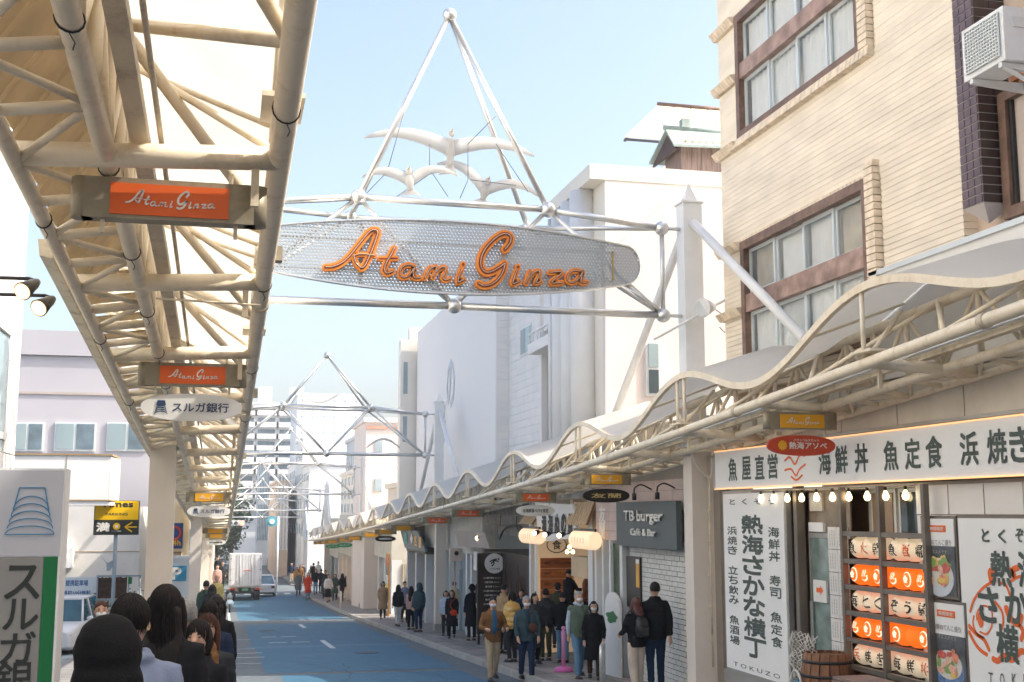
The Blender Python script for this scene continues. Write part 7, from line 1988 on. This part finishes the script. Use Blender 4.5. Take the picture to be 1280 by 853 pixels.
p, A = person('woman with auburn hair seen from behind, black jacket and cream trousers, wearing a backpack', 795, 747, 19.7, 12, hair='mid', hm=mat('auburn_hair', (.10, .025, .018), .4, var=.4, scale=30, bump=.6, bscale=60), tm=kblack, bm_=kcream, bottom='wide', shoe=shoew, stride=.08, arms=((10, 12, 60), (0, 12, 30)), girth=1.05)
backpack(p, 'round black backpack on the woman in cream trousers', mat('black_leather', (.015, .015, .017), .35, bump=.3), .95)
p, A = person('tall man in black jacket and dark jeans seen from behind, beside the backpack woman', 818, 728, 19.75, -14, top='jacket', tm=kblack, bm_=kdjean, shoe=shoew, stride=.12, arms=((5, 8, 30), (-8, 10, 10)), girth=1.06, head_turn=18)
# group at the food stall
person('man in dark puffer jacket and olive trousers seen from behind at the timber stall', 682, 736, 27.3, 5, top='puffer', tm=kdark, bm_=kolive, arms=((10, 10, 40), (10, 10, 40)))
person('man in grey cap and olive green jacket queueing at the timber stall', 697, 728.5, 29.0, -10, hair='cap', hm=kdark, tm=kolive, bm_=kdark, zfoot=G(29)+.3)
person('dark-haired person in black jacket and blue jeans, head bowed, behind the pink post', 703, 741, 26.6, -25, tm=kblack, bm_=kjean, head_tilt=-14, arms=((5, 8, 20), (20, 8, 70)))
person('tall man in black and grey jacket leaning over on the stall step', 711, 712, 28.2, -60, tm=kblack, bm_=kblack, zfoot=G(28)+.75, head_tilt=-18, arms=((30, 8, 60), (30, 8, 60)))
person('person in rust brown jacket with white collar on the stall step', 734, 711, 28.0, 60, tm=cloth('rust', (.22, .08, .035)), bm_=kdark, inner=kwhite, zfoot=G(28)+.75)
person('dark-haired person half hidden left of the puffer jacket man', 672, 738.5, 29.6, 20, tm=kdark, bm_=kdark)
person('dark-haired woman in yellow flower-patterned top behind the two masked men', 640, 739, 27.2, 30, hair='bob', tm=kyel, bm_=kdark, top='puffer')
person('dark-haired person in pale tan jacket beside the branch-patterned wall', 629, 731, 30.0, -50, tm=ktan, bm_=kdark, head_tilt=-16, lean=.05)
person('person in black with white apron by the hanging banner', 600, 718, 34.2, -70, tm=kblack, bm_=kwhite, zfoot=G(34)+.5, arms=((20, 8, 50), (30, 8, 60)), head_tilt=-10)
person('person in long black coat and black beanie seen from behind near the round sign', 590, 731, 35.6, 10, hair='beanie', hm=kblack, top='coat', tm=kblack, bm_=kblack)
p, A = person('woman in long black dress facing us with an orange-red cross-body bag', 565, 738, 37.0, 170, hair='bob', top='coat', tm=kblack, bm_=kblack, stride=.06, lod=1)
shoulder_bag(p, 'orange-red cross-body bag on the woman in the long black dress', kred, (-.06, .20, .92), (.13, .05, .11))
person('woman in pale blue shirt half hidden behind the woman with the red bag', 557.5, 738.5, 38.4, 165, hair='bob', tm=kice, bm_=kdark)
person('dark-haired person in cream top standing in the pale doorway', 551, 723, 42.0, 20, tm=kcream, bm_=kblack, hair='short', zfoot=G(42)+.42)
person('short-haired person in beige shirt standing by the speaker box pole', 568, 727, 39.6, -20, tm=cloth('sand', (.42, .36, .27)), bm_=kdark, zfoot=G(39.6)+.38)
person('person in hooded navy-grey jacket and jeans left of the second column', 524, 729, 41.0, 25, hair='hood', hm=kteal, tm=kteal, bm_=kdjean, top='puffer')
person('woman in dusty pink and black standing behind the hooded figure', 514, 733, 42.6, -30, hair='long', tm=kpink, bm_=kblack)
person('woman in black top and white trousers walking by the poster stand', 498, 731, 45.0, 15, hair='mid', tm=kblack, bm_=kwhite, stride=.1)
# far group on the right
far = [('person in black with brown backpack at the shuttered shop', 428, 717, 76, 30, 'mid', kblack, kblack, 'jacket', 'trousers'),
 ('person in dark green coat beside the white fur jacket', 419, 717.5, 78, 160, 'bob', kgrn, kdark, 'coat', 'trousers'),
 ('woman in white fluffy jacket and long black skirt', 410.6, 718, 75, 200, 'mid', kwhite, kblack, 'puffer', 'skirt'),
 ('person in dark coat behind the white fluffy jacket', 407, 713, 82, 170, 'short', kdark, kdark, 'coat', 'trousers'),
 ('man in black jacket, farther back near the green window', 401.6, 711.6, 85, 10, 'short', kblack, kblack, 'jacket', 'trousers'),
 ('woman in black sweater, light jeans and pink shoes', 394.8, 711, 81, 185, 'bob', kblack, kjean, 'jacket', 'trousers'),
 ('woman in open bright red coat and jeans on the kerb', 385.5, 716, 83, 190, 'mid', kred, kjean, 'coat', 'trousers'),
 ('person in long grey coat walking on the road edge', 373.5, 714.5, 84, 175, 'short', cloth('mid_grey', (.13, .14, .15)), kblack, 'coat', 'trousers'),
 ('person in mustard jacket behind the grey coat', 371, 709, 95, 180, 'mid', kmust, kdark, 'jacket', 'trousers'),
 ('person in dark blue jacket and khaki trousers by the fourth column', 364.6, 703.5, 104, 185, 'short', knavy, kkhaki, 'jacket', 'trousers'),
 ('pale-coated person behind the red coat', 389, 707, 98, 180, 'mid', kcream, kdark, 'coat', 'trousers'),
 ('person in pale jacket outside the lit souvenir shop', 398, 702, 90, 170, 'short', kwhite, kdark, 'jacket', 'trousers'),
 ('dark-clothed person behind the pale jacket at the souvenir shop', 392, 704, 94, 0, 'short', kblack, kblack, 'jacket', 'trousers'),
 ('farthest dark figure between the third and fourth columns', 379, 705, 106, 180, 'short', kdark, kblack, 'coat', 'trousers'),
 ('person in brown coat farthest right of the distant group', 376, 706, 100, 190, 'mid', kbrown, kdark, 'coat', 'trousers')]
for lb, u, v, Y, fc, hr, a, c, tp, bt_ in far:
    zf = G(Y)+KH if atY(u, v, Y).x > 6.05 and Y < 97 else G(Y)
    z = atY(u, v, Y).z
    if z-zf > 1.85 or z-zf < 1.45: zf = z-1.66
    person(lb, u, v, Y, fc, hair=hr, tm=a, bm_=c, top=tp, bottom=bt_, lod=2, zfoot=max(zf, z-1.95) if z-zf > 0 else zf, stride=.08, arms=walk_)
for lb, u, v, Y, fc, hr, a, c, tp in (('woman in charcoal coat half hidden behind the grey-haired man', 668, 742, 26.0, 200, 'bob', kdark, kblack, 'coat'),
 ('person in slate jacket at the back of the timber stall queue', 690, 735, 29.8, -30, 'short', kteal, kdark, 'jacket'),
 ('person in dark navy coat beside the branch-patterned wall', 652, 737, 31.0, 150, 'mid', knavy, kblack, 'coat'),
 ('person in grey hooded sweatshirt behind the white-trousered woman', 506, 727, 48.0, 190, 'short', kgrey, kdark, 'hoodie'),
 ('person in tan coat by the poster stand', 479, 727, 52.0, 175, 'bob', ktan, kdark, 'coat'),
 ('person in black jacket standing by the far guard hoop', 436, 714, 80.0, 200, 'short', kblack, kdjean, 'jacket')):
    zf = G(Y)+KH; z = atY(u, v, Y).z
    if not 1.45 < z-zf < 1.85: zf = z-1.64
    person(lb, u, v, Y, fc, hair=hr, tm=a, bm_=c, top=tp, zfoot=zf, stride=random.uniform(-.12, .12), arms=((random.uniform(-10, 20), 8, random.uniform(10, 60)), (random.uniform(-10, 20), 8, random.uniform(10, 60))), girth=1.04)
# ---- left pavement queue, nearest first
person('person in black knitted hood seen from behind, lowest in front at the left', 136, 779, 4.15, 8, side='L', hair='hood', hm=cloth('black_knit', (.012, .012, .012)), top='puffer', tm=kblack, bm_=kblack, head_turn=0)
p, A = person('man with cropped black hair and gold ear cuff in pale grey hooded sweatshirt', 164, 745, 5.7, -12, side='L', hair='short', top='hoodie', tm=kgrey, bm_=kdjean, girth=1.12)
ec = MB(); 
ec.rings([[(.084+(.011+.003*cos(w2))*cos(q)*.3, .0+(.012+.003*cos(w2))*cos(q), 1.565+(.014+.003*cos(w2))*sin(q)) for w2 in [2*pi*i/5 for i in range(5)]] for q in [2*pi*k/12 for k in range(12)]], closed=True)
addo('ear_cuff', ec.mesh('e', [gold]), gold, p)
person('woman with very long black hair in black coat seen from behind on the left', 208, 733, 6.9, -6, side='L', hair='long', top='coat', tm=kblack, bm_=kblack)
person('person in bulky black jacket close by the kerb, hair down, left foreground', 246, 789, 6.3, 0, side='L', hair='hood', hm=kblack, top='puffer', tm=kblack, bm_=kblack, zfoot=-1.1) if False else None
person('youth with black fringe in black jacket looking back towards us in the queue', 249, 776, 8.0, 158, side='L', hair='bob', top='jacket', tm=kblack, bm_=kblack, inner=kwhite, head_turn=8)
person('woman with brown hair behind the looking-back youth', 259, 768, 9.0, 175, side='L', hair='mid', hm=hairb, top='jacket', tm=kdark, bm_=kblack)
person('person in tan puffer with grey hair standing by the first column', 232, 750, 8.8, -10, side='L', hair='short', hm=hairg, top='puffer', tm=kbrown, bm_=kdark)
person('man with mask in grey jacket standing by the parked white car', 127, 752, 15.8, 188, side='L', hair='short', hm=hairb, top='jacket', tm=cloth('slate_grey', (.10, .12, .14)), bm_=kdark, mask=True, zfoot=atY(127, 752, 15.8).z-1.66)
person('black-haired person in navy jacket farther along the queue', 262, 752, 11.5, -5, side='L', hair='mid', top='jacket', tm=knavy, bm_=kblack)
person('woman with long black hair in black coat, middle of the queue', 271, 744, 14.5, -10, side='L', hair='long', top='coat', tm=kblack, bm_=kblack)
p, A = person('man in green jacket with dark backpack walking away on the left pavement', 258, 726, 36, 12, side='L', top='jacket', tm=kgrn, bm_=kdark, hair='short')
backpack(p, 'dark backpack on the man in the green jacket', kblack, .9)
person('blond person in pale yellow coat on the left pavement', 271.5, 719.5, 43, 180, side='L', hair='short', hm=hairl, top='coat', tm=cloth('pale_yellow', (.55, .46, .18)), bm_=kice, zfoot=atY(271.5, 719.5, 43).z-1.66)
person('dark-haired person in dark coat beside the yellow coat', 265.5, 731, 33, 0, side='L', hair='mid', tm=kdark, bm_=kdark, top='coat')
person('person in pale pink top farther down the left pavement', 272, 706, 62, 180, side='L', hair='short', tm=kpink, bm_=kdark, zfoot=atY(272, 706, 62).z-1.62)
person('dark figure at the far left kerb behind the truck', 272.5, 696, 82, 180, side='L', tm=kblack, bm_=kblack, zfoot=atY(272, 696, 82).z-1.68)
person('second dark figure at the far left kerb, right of the first', 278.5, 702, 78, 180, side='L', tm=kdark, bm_=kdark, zfoot=atY(278, 702, 78).z-1.66)
hz = bpy.data.materials.new('haze_air'); hz.use_nodes = True
hn = hz.node_tree.nodes; hn.remove(hn['Principled BSDF'])
pv = hn.new('ShaderNodeVolumePrincipled'); pv.inputs['Color'].default_value = (.93, .97, 1, 1); pv.inputs['Density'].default_value = .0010; pv.inputs['Anisotropy'].default_value = .2
hz.node_tree.links.new(pv.outputs[0], hn['Material Output'].inputs['Volume'])
hb = MB().box(-1600, 1600, -40, 2600, -6.4, 34).build('haze', hz, fix=True); hb['kind'] = 'stuff'
bpy.data.batch_remove(JUNK)
bpy.data.scenes.remove(SCR)
print('PEOPLE', INFO)
